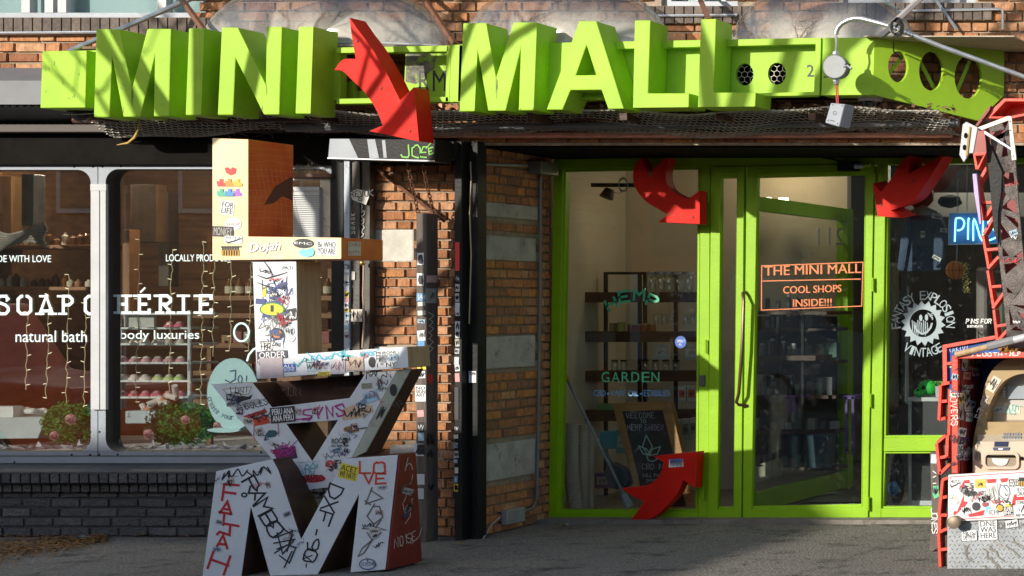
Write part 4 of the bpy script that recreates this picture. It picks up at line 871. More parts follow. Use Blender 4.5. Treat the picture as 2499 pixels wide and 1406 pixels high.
# street tree (its branches throw the dappled shade)
BARK = mat('grey bark', (.12, .10, .08), .9, var=.3, scale=9, bump=.6); LEAF = mat('autumn leaves', (.16, .13, .03), .7, col2=(.30, .22, .04), scale=3)
def tree(x, y, h, seed, lb, n1=9, lo=2):
    Rr = random.Random(seed); t = thing('street_tree', lb, 'tree', (x, y, 0)); m = MB(); tips = []
    def grow(p, d, l, r, dep):
        k = 5; pts = [p]; rs = [r]
        for i in range(k):
            d = (d + Vector((Rr.uniform(-.22, .22), Rr.uniform(-.22, .22), Rr.uniform(-.08, .16)))).normalized(); pts.append(pts[-1] + d * l / k); rs.append(r * (1 - .5 * (i + 1) / k))
        m.tube(pts, rs, BARK, n=7 if dep < 2 else 4)
        if dep >= 4: tips.append(pts[-1]); tips.append(pts[3]); return
        for i in range(3 if dep else n1):
            q = pts[Rr.randint(2 if dep else lo, k)]; a = Rr.uniform(0, 6.28); e = (d * .75 + Vector((math.cos(a), math.sin(a), Rr.uniform(-.1, .6))) * .8).normalized()
            grow(q, e, l * Rr.uniform(.55, .78), rs[3] * .72, dep + 1)
    grow(Vector((x, y, 0)), Vector((.03, 0, 1)), h * .48, .13, 0)
    m.build('trunk', t, smooth=True)
    m = MB()
    for p in tips:
        for i in range(2):
            c = p + Vector((Rr.gauss(0, .14), Rr.gauss(0, .14), Rr.gauss(0, .12))); s_ = Rr.uniform(.03, .055)
            a = Vector((Rr.uniform(-1, 1), Rr.uniform(-1, 1), Rr.uniform(-1, 1))).normalized(); b = a.orthogonal().normalized()
            m.add([c - a * s_, c + b * s_ * .55, c + a * s_, c - b * s_ * .55], [(0, 1, 2, 3)], LEAF)
    m.build('crown', t)
tree(-3.3, -4.6, 9.5, 5, 'thinning street tree on the kerb left of the shop, its branches shading the sign', 5)
tree(-1.55, -4.9, 12.5, 9, 'taller street tree on the kerb, its limbs shading the word MALL and the curled arrow', 4, 4)
# ---------------------------------------------------------------- stack of big plywood letters in front of the soap shop
LAY = [0]
def stk(par, S, cx, cy, w_, h_, ang, bgc, lines=(), fg=None, shape=None, lab=None, scr=0, bold=0):
    LAY[0] += 1; o = .002 + .0007 * (LAY[0] % 7); m = MB(); fg = fg or INK
    if bgc is not None:
        pts = rrect(cx, cy, w_, h_, ang) if shape is None else circ(cx, cy, w_ / 2, h_ / 2, 20) if shape == 'o' else [tuple(p) for p in shape]
        m.poly(pts, S, o, bgc if not isinstance(bgc, tuple) else flat(bgc))
    n = len(lines); ca, sa = math.cos(math.radians(ang)), math.sin(math.radians(ang))
    for i, t in enumerate(lines):
        if not t: continue
        dy = ((i + .5) / n - .5) * h_ * .86; hh = h_ * .78 / n; ww = w_ * .86
        m.text(t, rrect(cx - dy * sa, cy + dy * ca, ww, hh, ang), S, o + .0006, fg)
        if bold: m.text(t, rrect(cx - dy * sa + .5, cy + dy * ca, ww, hh, ang), S, o + .0008, fg)
    if scr: m.scrib(cx, cy, w_ * .42, h_ * .38, scr, S, o + .001, fg, n=5, ang=ang)
    q = m.build('sticker', par)
    if lab: q['label'] = lab
    return q
W_ = (.72, .74, .76); K_ = (.025, .025, .03); Y_ = (.75, .60, .04); O_ = (.70, .20, .03); R_ = (.62, .04, .04); B_ = (.10, .30, .55); N_ = (.05, .08, .25); C_ = (.20, .55, .72); P_ = (.35, .05, .32); T_ = (.60, .42, .28)
INKT = flat((.05, .38, .42)); INKP = flat((.40, .03, .25)); INKN = flat((.05, .07, .20)); INKG = flat((.16, .15, .13)); INKO = flat((.62, .06, .02)); INKC = flat((.10, .45, .62))
yL1, yL2, yA = -1.80, -1.76, -1.72
# yellow L
L1 = thing('letter_sculpture', 'yellow and orange letter L at the top of the plywood letter stack', 'letter sculpture', U(720, 634, -1.6), 'stacked plywood letters on the pavement')
S = SF(yL1); m = MB(); m.prism([[(518, 337), (606, 340), (606, 577), (833, 580), (833, 632), (518, 635)]], S, (0, .45, 0), CREAM, ms=FIRE); m.build('letter_body', L1, bevel=.004)
m = MB(); XS = U(606, 450, yL1).x; S1 = SX(XS)
for i in range(9): m.rib([(608 + i * 16, 560), (606 + i * 12 + 20, 470 + i * 4), (612 + i * 12, 400 + i * 2)], .8, S1, .0015, flat((.70, .30, .12)))
for i in range(12): m.rib([(608, 550 - i * 17), (660, 545 - i * 17 + (i % 3) * 3), (713, 556 - i * 17)], .8, S1, .0018, flat((.70, .30, .12)))
m.poly([(645, 500), (672, 455), (714, 430), (714, 490), (690, 478), (668, 496)], S1, .0025, flat((.10, .04, .03))); m.build('spray_pattern', L1)
stk(L1, S, 562, 417, 28, 15, -8, R_, shape=[(548, 410), (556, 408), (562, 413), (568, 408), (577, 412), (574, 424), (563, 428), (552, 422)])
for i, c in enumerate(((.62, .05, .05), (.75, .25, .04), (.70, .42, .06), (.08, .42, .28), (.06, .25, .52), (.35, .12, .48))):
    x = 540 + (i % 3) * 20; y = 446 + (i // 3) * 24
    stk(L1, S, x, y, 22, 20, 0, c, shape=[(x - 12, y - 5), (x - 4, y - 3), (x - 5, y - 9), (x + 5, y - 9), (x + 4, y - 2), (x + 11, y + 3), (x + 10, y + 9), (x - 9, y + 9)])
stk(L1, S, 555, 507, 32, 34, 8, W_, ('FOR', 'LIFE'), bold=1); stk(L1, S, 569, 547, 40, 32, 0, W_, ('', 'SHOP', ''), INKR, shape='o'); stk(L1, S, 544, 565, 52, 25, 2, K_, ('MONKEY',), flat((.45, .42, .36)))
q = stk(L1, S, 569, 585, 42, 18, 2, W_, ('MUTZ', ''), INK); m = MB(); m.rib([(550, 588), (556, 592), (572, 588), (588, 582)], 3, S, .008, INK, taper=True); m.build('tick_mark', q)
m = MB()
for i in range(7): m.rib([(543 + i * 6.2, 602), (543 + i * 6.2, 622)], 3.8, S, .004, INK)
for i in range(7): m.rib([(544 + i * 6.2, 611), (544 + i * 6.2, 624)], 2.2, S, .006, flat((.75, .38, .03)))
m.rib([(540, 603), (588, 602)], 3, S, .0045, INK); m.build('sticker', L1)
m = MB(); DJ = [(612, 594), (686, 588), (680, 617), (606, 622)]; m.text('Dojah', [(x + 2, y + 2) for x, y in DJ], S, .003, flat((.30, .27, .26))); m.text('Dojah', DJ, S, .005, flat((.80, .80, .82))); m.text('Dojah', [(x + 1.4, y) for x, y in DJ], S, .0055, flat((.80, .80, .82))); m.build('sticker', L1)
stk(L1, S, 740, 594, 50, 23, 4, K_, ('', 'EMC', ''), INKW, shape='o'); q = stk(L1, S, 748, 616, 40, 24, -4, C_, shape=[(728, 614), (736, 607), (748, 609), (760, 604), (768, 612), (764, 624), (750, 628), (734, 624)]); q['label'] = 'pale blue lips shaped sticker'
stk(L1, S, 797, 605, 50, 36, 2, W_, ('Be WHO', 'YOU ARE'), bold=1)
XE = SX(U(833, 600, yL1).x); stk(L1, XE, 865, 607, 32, 34, 0, (.62, .55, .45), ('DIKI', '', 'KITTY'), flat((.35, .10, .06)))
# white L
L2 = thing('letter_sculpture', 'white letter L of the plywood stack with black scrawls, under the yellow L', 'letter sculpture', U(810, 920, -1.6), 'stacked plywood letters on the pavement')
S = SF(yL2); m = MB(); m.prism([[(616, 636), (723, 636), (727, 864), (994, 846), (997, 897), (626, 925)]], S, (0, .25, 0), WHITE, ms=PLY); m.build('letter_body', L2, bevel=.004)
m = MB()
for a in ([(646, 640), (658, 656), (664, 668)], [(628, 672), (650, 680), (678, 672), (700, 665)], [(640, 684), (642, 740)], [(700, 676), (698, 700), (690, 720)], [(628, 690), (655, 700), (690, 706)]): m.rib(a, 4, S, .002, INK, taper=True)
for i in range(16): m.scrib(R.uniform(648, 694), R.uniform(690, 835), R.uniform(14, 30), R.uniform(8, 18), R.uniform(1.4, 3.2), S, .0022 + i * .0001, INKN if i % 3 else INKG, n=3, ang=R.uniform(-30, 30))
for i in range(10): x, y = R.uniform(634, 690), R.uniform(690, 832); m.poly(rrect(x, y, R.uniform(14, 30), R.uniform(6, 14), R.uniform(-25, 25)), S, .0042 + i * .0001, INKN)
m.hand('PATI', 690, 650, 8, 1, S, .004, INK, jit=.2); m.build('scrawl', L2)
stk(L2, S, 675, 720, 40, 14, -6, W_, ('STAR',), bold=1); stk(L2, S, 645, 712, 8, 24, 6, Y_); stk(L2, S, 664, 755, 62, 34, 0, (.04, .22, .07), shape='o'); q = stk(L2, S, 664, 755, 54, 28, 0, Y_, shape='o'); q['label'] = 'oval yellow badge with green rim'; stk(L2, S, 664, 753, 8, 16, 0, K_)
stk(L2, S, 703, 770, 44, 30, -10, K_, scr=2, fg=INKW); stk(L2, S, 676, 815, 36, 30, 0, K_, shape='o'); q = stk(L2, S, 676, 815, 22, 20, 0, O_, shape='o'); q['label'] = 'small round orange face sticker'; stk(L2, S, 706, 808, 26, 24, 0, (.45, .48, .52), shape='o', scr=1.4); stk(L2, S, 708, 826, 24, 18, 0, (.50, .52, .55), shape='o')
m = MB(); m.poly([(630, 836), (690, 830), (692, 852), (632, 858)], S, .005, INKW); m.hand('TERZ', 634, 834, 11, 2, S, .006, INK, jit=.1, ang=-3); m.hand('TCHU', 636, 846, 9, 1.8, S, .006, INK, jit=.1, ang=-3); m.build('sticker', L2)
stk(L2, S, 664, 866, 74, 19, -3, (.06, .05, .09), ('ORDER',), INKW, bold=1); stk(L2, S, 662, 898, 56, 50, -3, (.50, .42, .46)); stk(L2, S, 664, 893, 42, 34, 0, N_, ('', 'JDEN', ''), INKW, shape='o'); stk(L2, S, 638, 884, 22, 26, 0, W_, shape='o', scr=1.4)
stk(L2, S, 705, 898, 32, 20, -2, (.03, .10, .45), ('ALL', 'SIGNS'), INKW)
for x, y, a, c in ((740, 880, -20, INKT), (775, 872, 10, INKC), (815, 868, -14, INKC), (850, 870, 15, INKT), (900, 862, -8, INKC), (925, 868, 20, INKC)):
    m = MB(); m.scrib(x, y, 26, 9, 4, S, .002 + .0001 * (x % 7), c, n=2, ang=a); m.build('paint_stroke', L2)
stk(L2, S, 765, 893, 34, 26, -3, (.46, .58, .66), scr=2); stk(L2, S, 790, 912, 30, 10, -3, Y_, ('GEMSET',)); stk(L2, S, 823, 895, 38, 36, -2, (.60, .55, .60), scr=1.6, fg=flat((.25, .12, .20))); stk(L2, S, 866, 888, 42, 32, -2, (.62, .47, .38), scr=2, fg=flat((.12, .06, .05)))
stk(L2, S, 888, 866, 22, 18, 0, (.55, .35, .40), shape='o', scr=1); stk(L2, S, 943, 868, 58, 26, -3, W_, ('MURONE', 'MURONE', 'MURONE'), bold=1); stk(L2, S, 943, 890, 54, 14, -3, W_, ('I * NY',), bold=1); stk(L2, S, 908, 884, 18, 26, 0, K_, shape='o')
# upside down A
A_ = thing('letter_sculpture', 'white upside down letter A of the plywood stack covered in stickers', 'letter sculpture', U(762, 1190, -1.6), 'stacked plywood letters on the pavement')
S = SF(yA); m = MB()
m.prism([[(514.8, 938), (617, 934.4), (664, 993.8), (852.7, 971.3), (893.6, 907.8), (969.4, 903), (856.8, 1120.8), (836, 1133), (801.5, 1190), (721.6, 1199.4), (672.5, 1133)], [(699, 1034.8), (824, 1025.8), (761.8, 1124.9)]], S, (0, .30, 0), WHITE, ms=RUST); m.build('letter_body', A_, bevel=.004)
m = MB(); m.pquad([(640, 936), (905, 912), (870, 976), (672, 998)], yA + .22, .02, RUST); m.hand('RAKUN', 652, 951, 19, 1.6, SF(yA + .22), .003, flat((.30, .20, .16)), jit=.08, ang=-4); m.build('back_board', A_)
m = MB(); m.prism([[(969.4, 903), (1004, 898), (893, 1103), (857.5, 1120)]], lambda a, b, o=0: U(a, b, yA - .004), (0, .010, 0), mat('greenish weathered board', (.36, .38, .32), .6, var=.15, dirt=(.2, .2, .17), dscale=8)); m.build('side_panel', A_, bevel=.002)
m = MB()
m.poly([(545, 950), (614, 944), (606, 962), (556, 964)], S, .002, INKW); m.rib([(545, 950), (614, 944), (606, 962), (556, 964)], 1.6, S, .003, flat((.35, .26, .16)), closed=True); m.hand('LUNI', 562, 947, 13, 1.6, S, .003, INK, jit=.16, ang=-5)
m.poly([(556, 982), (590, 966), (606, 968), (616, 962), (612, 974), (588, 980), (562, 984)], S, .002, INK)
m.poly([(565, 986), (632, 972), (640, 984), (578, 1000)], S, .0024, flat((.40, .40, .42))); m.hand('GIGGLES', 580, 990, 14, 1.8, S, .0034, INK, jit=.14, ang=-14, gap=.2)
m.poly([(592, 1016), (648, 998), (652, 1006), (610, 1022)], S, .0028, flat((.55, .05, .04))); m.poly([(616, 1020), (652, 1014), (660, 1032), (622, 1040)], S, .0032, flat((.60, .06, .03)))
for i in range(4): m.scrib(625 + i * 8, 1008 + i * 3, 24, 8, 1.8, S, .004 + i * .0002, INK, n=2, ang=-20)
m.rib([(620, 1036), (619, 1060), (621, 1076)], 1.6, S, .004, INKR); m.rib([(678, 1032), (680, 1062)], 1.6, S, .004, INKR)
m.build('graffiti', A_); m = MB(); m.hand('SYNS', 738, 1000, 28, 4, S, .003, INKP, jit=.14, ang=-8, asp=.7); m.rib([(722, 1024), (760, 1020)], 3, S, .003, INKP)
for i in range(5): m.scrib(690 + R.uniform(-6, 6), 1085 + i * 6, 32, 9, 2.2, S, .003 + i * .0002, INKP, n=3, ang=-14)
m.poly([(664, 1098), (720, 1088), (726, 1118), (678, 1126)], S, .0026, flat((.06, .02, .06)))
for i in range(5): m.rib([(672 + i * 9, 1122 - i * 2), (688 + i * 8, 1104), (700 + i * 5, 1096)], 1.8, S, .006, INKP)
m.build('graffiti', A_); m = MB(); m.scrib(812, 1109, 28, 10, 1.4, S, .003, INK, n=4, ang=-6); m.scrib(840, 1062, 16, 8, 1, S, .003, INKG, n=3)
m.rib([(742, 1146), (748, 1132), (756, 1142), (764, 1130), (770, 1140), (776, 1130), (774, 1142), (742, 1146)], 2, S, .003, INKT); m.hand('VIV', 738, 1150, 14, 2.2, S, .003, INKT, jit=.1, ang=-6); m.hand('N', 720, 1176, 9, 2.4, S, .003, INKT)
for x, y in ((905, 914), (938, 918), (930, 938)): m.scrib(x, y, 17, 9, 1.6, S, .003, INK, n=3, ang=-15)
m.build('graffiti', A_); m = MB(); m.poly([(648, 1060), (656, 1050), (672, 1050), (678, 1058), (670, 1066), (654, 1068)], S, .003, flat((.03, .10, .13))); m.rib([(650, 1066), (655, 1074)], 2, S, .003, INKT)
m.build('graffiti', A_); m = MB(); m.scrib(968, 985, 9, 16, 1.6, lambda a, b, o=0: U(a, b, yA - .004 - o), .003, INK, n=3, ang=-60); m.scrib(932, 1005, 6, 24, 2.4, lambda a, b, o=0: U(a, b, yA - .004 - o), .003, INK, n=3, ang=25); m.poly(circ(960, 952, 9, 15, 16, .4), lambda a, b, o=0: U(a, b, yA - .004 - o), .003, INK)
m.build('graffiti', A_)
stk(A_, S, 690, 1012, 60, 38, -5, K_, ('PERU ANA', 'ANA PERU'), INKW, bold=1); stk(A_, S, 829, 1076, 46, 17, -3, None, ('ROOTS',), bold=1); stk(A_, S, 829, 1088, 48, 7, -2, None, ('042 REM 2KB',), bold=1)
stk(A_, S, 870, 1008, 76, 34, -10, T_, shape=[(832, 1000), (870, 986), (908, 990), (912, 1004), (880, 1020), (836, 1026)], scr=2.4); stk(A_, S, 857, 1048, 38, 17, 4, (.34, .18, .07), ('', 'PLANET', ''), shape='o'); stk(A_, S, 895, 942, 26, 14, -4, (.40, .42, .30), ('PRINCE', 'SOUND')); stk(A_, S, 905, 968, 36, 26, -18, (.35, .60, .70), scr=2, fg=INKC); stk(A_, S, 882, 984, 28, 12, -30, (.20, .26, .40))
q = stk(A_, S, 806, 1132, 24, 17, 0, R_, shape=[(794, 1128), (806, 1123), (818, 1128), (816, 1138), (806, 1142), (796, 1139)]); stk(A_, S, 806, 1133, 8, 10, 0, None, ('3',), INKW); stk(A_, S, 762, 1168, 66, 20, -4, (.58, .03, .05), ('DAPSO',), INK, shape='o'); stk(A_, S, 690, 1140, 6, 9, 0, None, ('I',)); stk(A_, S, 708, 1137, 24, 11, -4, (.26, .18, .04), shape='o'); stk(A_, S, 704, 1148, 42, 6, -3, None, ('HIGH TIMES',), INKR)
def pepper(par, S, pts, n, seed, wmax):
    Rr = random.Random(seed)
    for i in range(n):
        t = Rr.random() * (len(pts) - 1); k = int(t); u = t - k; x = pts[k][0] * (1 - u) + pts[k + 1][0] * u + Rr.uniform(-1, 1) * wmax; y = pts[k][1] * (1 - u) + pts[k + 1][1] * u + Rr.uniform(-4, 4)
        if Rr.random() < .55:
            c = Rr.choice([(.45, .47, .50), (.30, .31, .34), (.52, .46, .40), (.30, .42, .52), (.50, .36, .36), (.58, .56, .50), K_]); stk(par, S, x, y, Rr.uniform(12, 26), Rr.uniform(8, 18), Rr.uniform(-25, 25), c, scr=Rr.choice([1, 1.4]), fg=INKW if c == K_ else INK)
        else:
            m = MB(); m.scrib(x, y, Rr.uniform(10, 22), Rr.uniform(4, 9), Rr.uniform(1, 2), S, .0062 + .0001 * i, Rr.choice([INK, INK, INKN, INKG, INKR]), n=4, ang=Rr.uniform(-40, 40)); m.build('graffiti', par)
pepper(A_, S, [(566, 956), (640, 1060), (720, 1160)], 16, 5, 20); pepper(A_, S, [(935, 925), (880, 1030), (800, 1150)], 18, 6, 18); pepper(A_, S, [(690, 1008), (830, 996)], 5, 7, 10)
pepper(L2, SF(yL2), [(650, 660), (690, 760), (660, 850)], 20, 8, 22); pepper(L2, SF(yL2), [(740, 890), (970, 870)], 10, 9, 8)
# M at the bottom
M_ = thing('letter_sculpture', 'large white letter M with red FATTAH scrawl at the foot of the plywood stack', 'letter sculpture', U(740, 1402, -1.9), 'stacked plywood letters on the pavement')
S = SF(-1.86, .32); m = MB()
def mdv(p): return Vector((-.02, .12 + .30 * max(0, min(1, (1.0 - p.z) / 1.0)), 0))
m.prism([[(527, 1150), (665, 1120), (680, 1148), (734.7, 1315), (800, 1192), (840.4, 1119), (971.5, 1109.7), (940.7, 1391), (854.7, 1398), (875.2, 1208.8), (772.8, 1408), (660, 1411), (611.9, 1239.5), (588.5, 1411.5), (492.3, 1414)]], S, mdv, WHITE, ms=RUST); mb = m.build('letter_body', M_, bevel=.005)
m = MB(); a0, a1 = S(972.5, 1110), S(941.7, 1391); b0, b1 = a0 + mdv(a0), a1 + mdv(a1); e = Vector((.012, 0, 0))
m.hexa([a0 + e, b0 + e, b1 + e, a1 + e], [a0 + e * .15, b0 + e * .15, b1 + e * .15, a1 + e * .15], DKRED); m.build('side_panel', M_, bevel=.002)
def SM(px, py, off=0.):     # point on the red side: u across 0..1 from px, v by py
    v = (py - 1110) / 281.; l = 971.5 - 31 * v; r = 1000 + 39 * v; u = (px - l) / (r - l)
    f = a0.lerp(a1, v); g_ = b0.lerp(b1, v); return f.lerp(g_, u) + Vector((.014 + off, 0, 0))
m = MB(); CHK = flat((.62, .55, .55))
m.rib(circ(988, 1165, 9, 30, 14), 1.6, SM, 0, CHK); m.rib([(978, 1230), (990, 1200), (996, 1240), (982, 1262), (976, 1232)], 1.6, SM, .001, CHK); m.rib([(980, 1250), (1000, 1225), (996, 1270), (984, 1285)], 1.6, SM, .001, CHK); m.rib([(985, 1120), (980, 1150)], 1.4, SM, .001, CHK)
m.hand('NOISE', 955, 1316, 24, 1.8, SM, .001, CHK, jit=.08, ang=-6, asp=.45, gap=.12); m.rib([(1004, 1340), (1024, 1325), (1030, 1305)], 1.8, SM, .001, CHK); m.build('scrawl', M_)
m = MB()
for ch, x, y, h, an in (('F', 546, 1181, 40, 4), ('A', 540, 1222, 30, 6), ('T', 534, 1250, 30, 8), ('T', 532, 1278, 32, -160), ('A', 530, 1306, 30, 6), ('H', 522, 1344, 46, 20)): 
    if an < -90: m.rib([(537, 1276), (582, 1284)], 6, S, .002, INKR); m.rib([(562, 1280), (560, 1306), (536, 1298), (530, 1304)], 6, S, .0025, INKR)
    else: m.hand(ch, x, y, h, 6.0, S, .002, INKR, ang=an, asp=.95, jit=.04)
m.build('graffiti', M_); m = MB(); m.scrib(568, 1158, 32, 12, 3, S, .002, INK, n=4, ang=-6); m.scrib(632, 1150, 34, 12, 3, S, .0022, INK, n=4, ang=-10)
m.hand('RAMBO', 622, 1162, 36, 4.6, S, .0025, INK, ang=62, asp=.85, gap=.0, jit=.1); m.hand('>', 672, 1272, 22, 3.4, S, .003, INK, ang=70)
for a in ([(672, 1312), (714, 1296), (704, 1330), (676, 1340)], [(676, 1300), (690, 1352), (716, 1320)], [(690, 1290), (714, 1306), (700, 1346)], [(668, 1326), (720, 1316)], [(670, 1350), (700, 1330), (722, 1336), (706, 1374), (682, 1356)], [(694, 1384), (712, 1346)]): m.rib(a, 3.4, S, .003 + .0002 * (a[0][0] % 5), INK)
m.build('graffiti', M_); m = MB(); m.hand('DXF', 838, 1192, 34, 4.2, S, .002, INK, ang=112, asp=.9, gap=.12, jit=.05); m.hand('-90', 790, 1290, 30, 4, S, .002, INK, ang=105, asp=.9, gap=.1, jit=.06); m.hand('X-', 762, 1356, 22, 3, S, .002, INK, ang=100, jit=.06)
m.build('graffiti', M_); m = MB(); m.rib(circ(596, 1208, 6, 4.5, 12), 4, S, .002, INK, closed=True)
m.build('bolt_hole', M_); m = MB(); m.hand('LO', 878, 1128, 28, 4.6, S, .003, INKO, asp=.95, jit=.06); m.hand('VE', 888, 1156, 24, 4.6, S, .003, INKO, asp=.95, jit=.06)
m.build('graffiti', M_); m = MB()
for a in ([(908, 1190), (892, 1230), (934, 1216), (904, 1196)], [(890, 1222), (904, 1232)], [(914, 1230), (896, 1260), (912, 1280), (934, 1262), (926, 1236), (912, 1236)], [(884, 1290), (944, 1294), (910, 1284)], [(896, 1300), (908, 1318), (888, 1350), (874, 1358), (884, 1338), (930, 1300)], [(930, 1268), (916, 1290)]): m.rib(a, 3.2, S, .003 + .0002 * (a[0][0] % 5), INKG)
m.build('graffiti', M_)
pepper(M_, S, [(545, 1170), (525, 1300), (520, 1390)], 5, 31, 22); pepper(M_, S, [(640, 1170), (690, 1260), (730, 1370)], 6, 32, 22); pepper(M_, S, [(910, 1180), (905, 1380)], 7, 33, 24)
stk(M_, S, 850, 1152, 46, 36, 14, Y_, ('ACET', 'WE HATE'), bold=1); stk(M_, S, 897, 1377, 42, 28, 0, N_, ('', 'STUFF', ''), INKW, shape='o'); q = stk(M_, S, 897, 1377, 36, 23, 0, (.60, .66, .74), ('', 'SNACK', 'SHOPS', ''), INKN, shape='o')
pepper(M_, SM, [(984, 1150), (992, 1300)], 6, 41, 8)
# stickers on posts
def strip(par, S, x0, x1, y0, y1, n, seed):
    Rr = random.Random(seed); y = y0
    for i in range(n):
        h_ = Rr.uniform(.5, 1.3) * (y1 - y0) / n; c = Rr.choice([W_, W_, (.5, .52, .55), (.35, .5, .6), Y_, B_, (.6, .3, .3), (.65, .62, .55), K_])
        stk(par, S, (x0 + x1) / 2 + Rr.uniform(-1, 1), y + h_ / 2, (x1 - x0) * Rr.uniform(.7, 1), min(h_, 28) * .9, Rr.uniform(-6, 6), c, scr=Rr.choice([0, 1.2, 1.6]), fg=INKW if c in (K_, B_) else INK); y += (y1 - y0) / n
strip(gc, SF(-.145), 840, 852, 645, 830, 14, 3); strip(gc, SF(-.145), 838, 852, 905, 1010, 6, 4)
for y, tx in ((632, 'HE'), (682, 'HE')): stk(wp, WPS, 1026, y, 17, 30, 0, W_); m = MB(); m.poly([(1022, y - 10), (1030, y - 10), (1031, y - 2), (1033, y + 4), (1030, y + 12), (1023, y + 12), (1020, y + 2)], WPS, .008, INK); m.build('sticker', wp)
strip(wp, WPS, 1016, 1040, 715, 800, 4, 5); strip(wp, WPS, 1016, 1040, 805, 930, 5, 6); strip(wp, WPS, 1018, 1036, 1000, 1110, 4, 8)
stk(wp, WPS, 1026, 960, 26, 40, 0, W_, ('NO', 'SIGN', 'ART', ''), bold=1); stk(wp, WPS, 1022, 1098, 24, 30, 0, W_); m = MB(); m.poly([(1013, 1106), (1022, 1086), (1031, 1106)], WPS, .008, INK); m.build('sticker', wp); stk(wp, WPS, 1024, 1170, 24, 26, 0, (.6, .62, .66)); stk(wp, WPS, 1024, 1205, 20, 26, 0, (.52, .54, .58))
stk(wp, WPX, 1054, 681, 28, 18, 0, (.62, .32, .30), ('ENERGY',), INKW); stk(wp, WPX, 1052, 722, 26, 36, 0, (.42, .42, .40), scr=1.6); stk(wp, WPX, 1050, 924, 14, 24, 0, R_, shape='o')
m = MB()
for i in range(6): m.rib([(1046 + R.uniform(-3, 3), 762 + i * 16), (1056 + R.uniform(-3, 3), 770 + i * 16), (1048, 780 + i * 16)], 2, WPX, .004, CH)
for y in (1068, 1080, 1110, 1190): m.scrib(1052, y, 9, 12, 2.4, WPX, .004, INK, n=3)
m.build('scrawl', wp)
stk(gp, GPS, 1116, 626, 11, 70, 0, (.68, .04, .04)); stk(gp, GPS, 1116, 626, 60, 8, -88, None, ('KILL SHOP KILL',), INKW); strip(gp, GPS, 1110, 1122, 670, 850, 8, 12); strip(gp, GPS, 1109, 1121, 850, 930, 4, 13); stk(gp, GPS, 1114, 985, 10, 80, 0, K_); stk(gp, GPS, 1114, 985, 76, 7, -90, None, ('12ozProphet',), INKW); strip(gp, GPS, 1107, 1119, 1040, 1200, 8, 14)
stk(gp, SF(-.142), 1153, 920, 18, 28, 0, W_, ('TOMA', '', ''), bold=1)
# ---------------------------------------------------------------- cash machine kiosk at the right edge
yK = -1.70
K = thing('machine_kiosk', 'red steel kiosk with diamond plate base and stickered white panel around a cash machine', 'kiosk', U(2420, 1400, -1.4))
DIA = mat('diamond plate steel', (.27, .29, .31), .5, metal=.2, var=.2, scale=6, bump=.1, dirt=(.26, .19, .11), dscale=4, damt=.60)
m = MB(); S = SF(yK); p0, p1 = U(2312, 1262, yK), U(2660, 1395, yK); m.box(p0.x, yK, .0, p1.x, yK + .75, p0.z, DIA)
for j in range(14):
    for i in range(30):
        x, y = 2318 + i * 11.5 + (j % 2) * 5.7, 1268 + j * 10.4; an = math.radians(45 if (i + j) % 2 else -45); c, s_ = math.cos(an), math.sin(an)
        pts = [(x + 5.2 * c, y + 5.2 * s_), (x - 1.3 * s_, y + 1.3 * c), (x - 5.2 * c, y - 5.2 * s_), (x + 1.3 * s_, y - 1.3 * c)]
        if y > 1400 + 0: continue
        m.add([S(a, b, -.001) for a, b in pts] + [S(x + 2 * c, y + 2 * s_, .005), S(x - 2 * c, y - 2 * s_, .005)], [(0, 1, 4), (1, 5, 4), (1, 2, 5), (2, 3, 5), (3, 4, 5), (3, 0, 4)], DIA)
m.build('diamond_plate_base', K)
m = MB()
for _ in range(16):
    x, y = R.uniform(2330, 2495), R.uniform(1310, 1400); pts = [(x, y)]
    for k in range(4): pts.append((pts[-1][0] + R.uniform(-6, 16), pts[-1][1] + R.uniform(-2, 14)))
    m.rib(pts, R.uniform(2, 5), S, .006 + R.uniform(0, .0006), INKG)
m.hand('DREAM', 2438, 1276, 14, 1.6, S, .007, INKG, jit=.2); m.build('paint_scrapes', K)
stk(K, SF(yK, 0), 2412, 1292, 44, 50, -2, W_, ('DNE', 'WAS', 'HERE'), bold=1); stk(K, S, 2366, 1307, 36, 24, -2, W_, ('MUN', 'SEUR'), scr=1.6); stk(K, S, 2470, 1278, 30, 18, -10, (.60, .62, .64), scr=2)
for q in K.children:
    if q.name.startswith('sticker'):
        for v in q.data.vertices: v.co.y -= .006
m = MB(); yP = -1.73; SP_ = SF(yP); m.prism([[(2314, 1159), (2660, 1138), (2660, 1258), (2345, 1272), (2313, 1274)]], SP_, (0, .02, 0), mat('white enamel sign', (.74, .72, .70), .4, var=.05, scale=5)); pn = m.build('sign_panel', K, bevel=.004)
m = MB(); RP = flat((.62, .03, .04), .4)
m.rib([(2660, 1143), (2320, 1164), (2319, 1180)], 1.8, SP_, .001, RP); m.rib([(2660, 1250), (2346, 1267)], 1.8, SP_, .001, RP)
for pts in ([(2353, 1172), (2366, 1171), (2368, 1190), (2364, 1222), (2353, 1240), (2346, 1244), (2330, 1258), (2326, 1256), (2330, 1236), (2352, 1200), (2340, 1194)], [(2408, 1170), (2432, 1168), (2430, 1184), (2410, 1180)], [(2440, 1168), (2462, 1166), (2458, 1176), (2444, 1178)], [(2474, 1208), (2499, 1196), (2520, 1200), (2520, 1216), (2468, 1236)], [(2362, 1256), (2376, 1252), (2404, 1244), (2400, 1258), (2366, 1262)]): m.poly(pts, SP_, .0012, RP)
m.build('red_print', K)
S = SP_
q = stk(K, S, 2330, 1180, 24, 20, 0, W_, ('MUTZ', ''), bold=1); m = MB(); m.rib([(2318, 1182), (2322, 1188), (2332, 1184), (2342, 1178)], 3, S, .009, INK, taper=True); m.build('tick_mark', q)
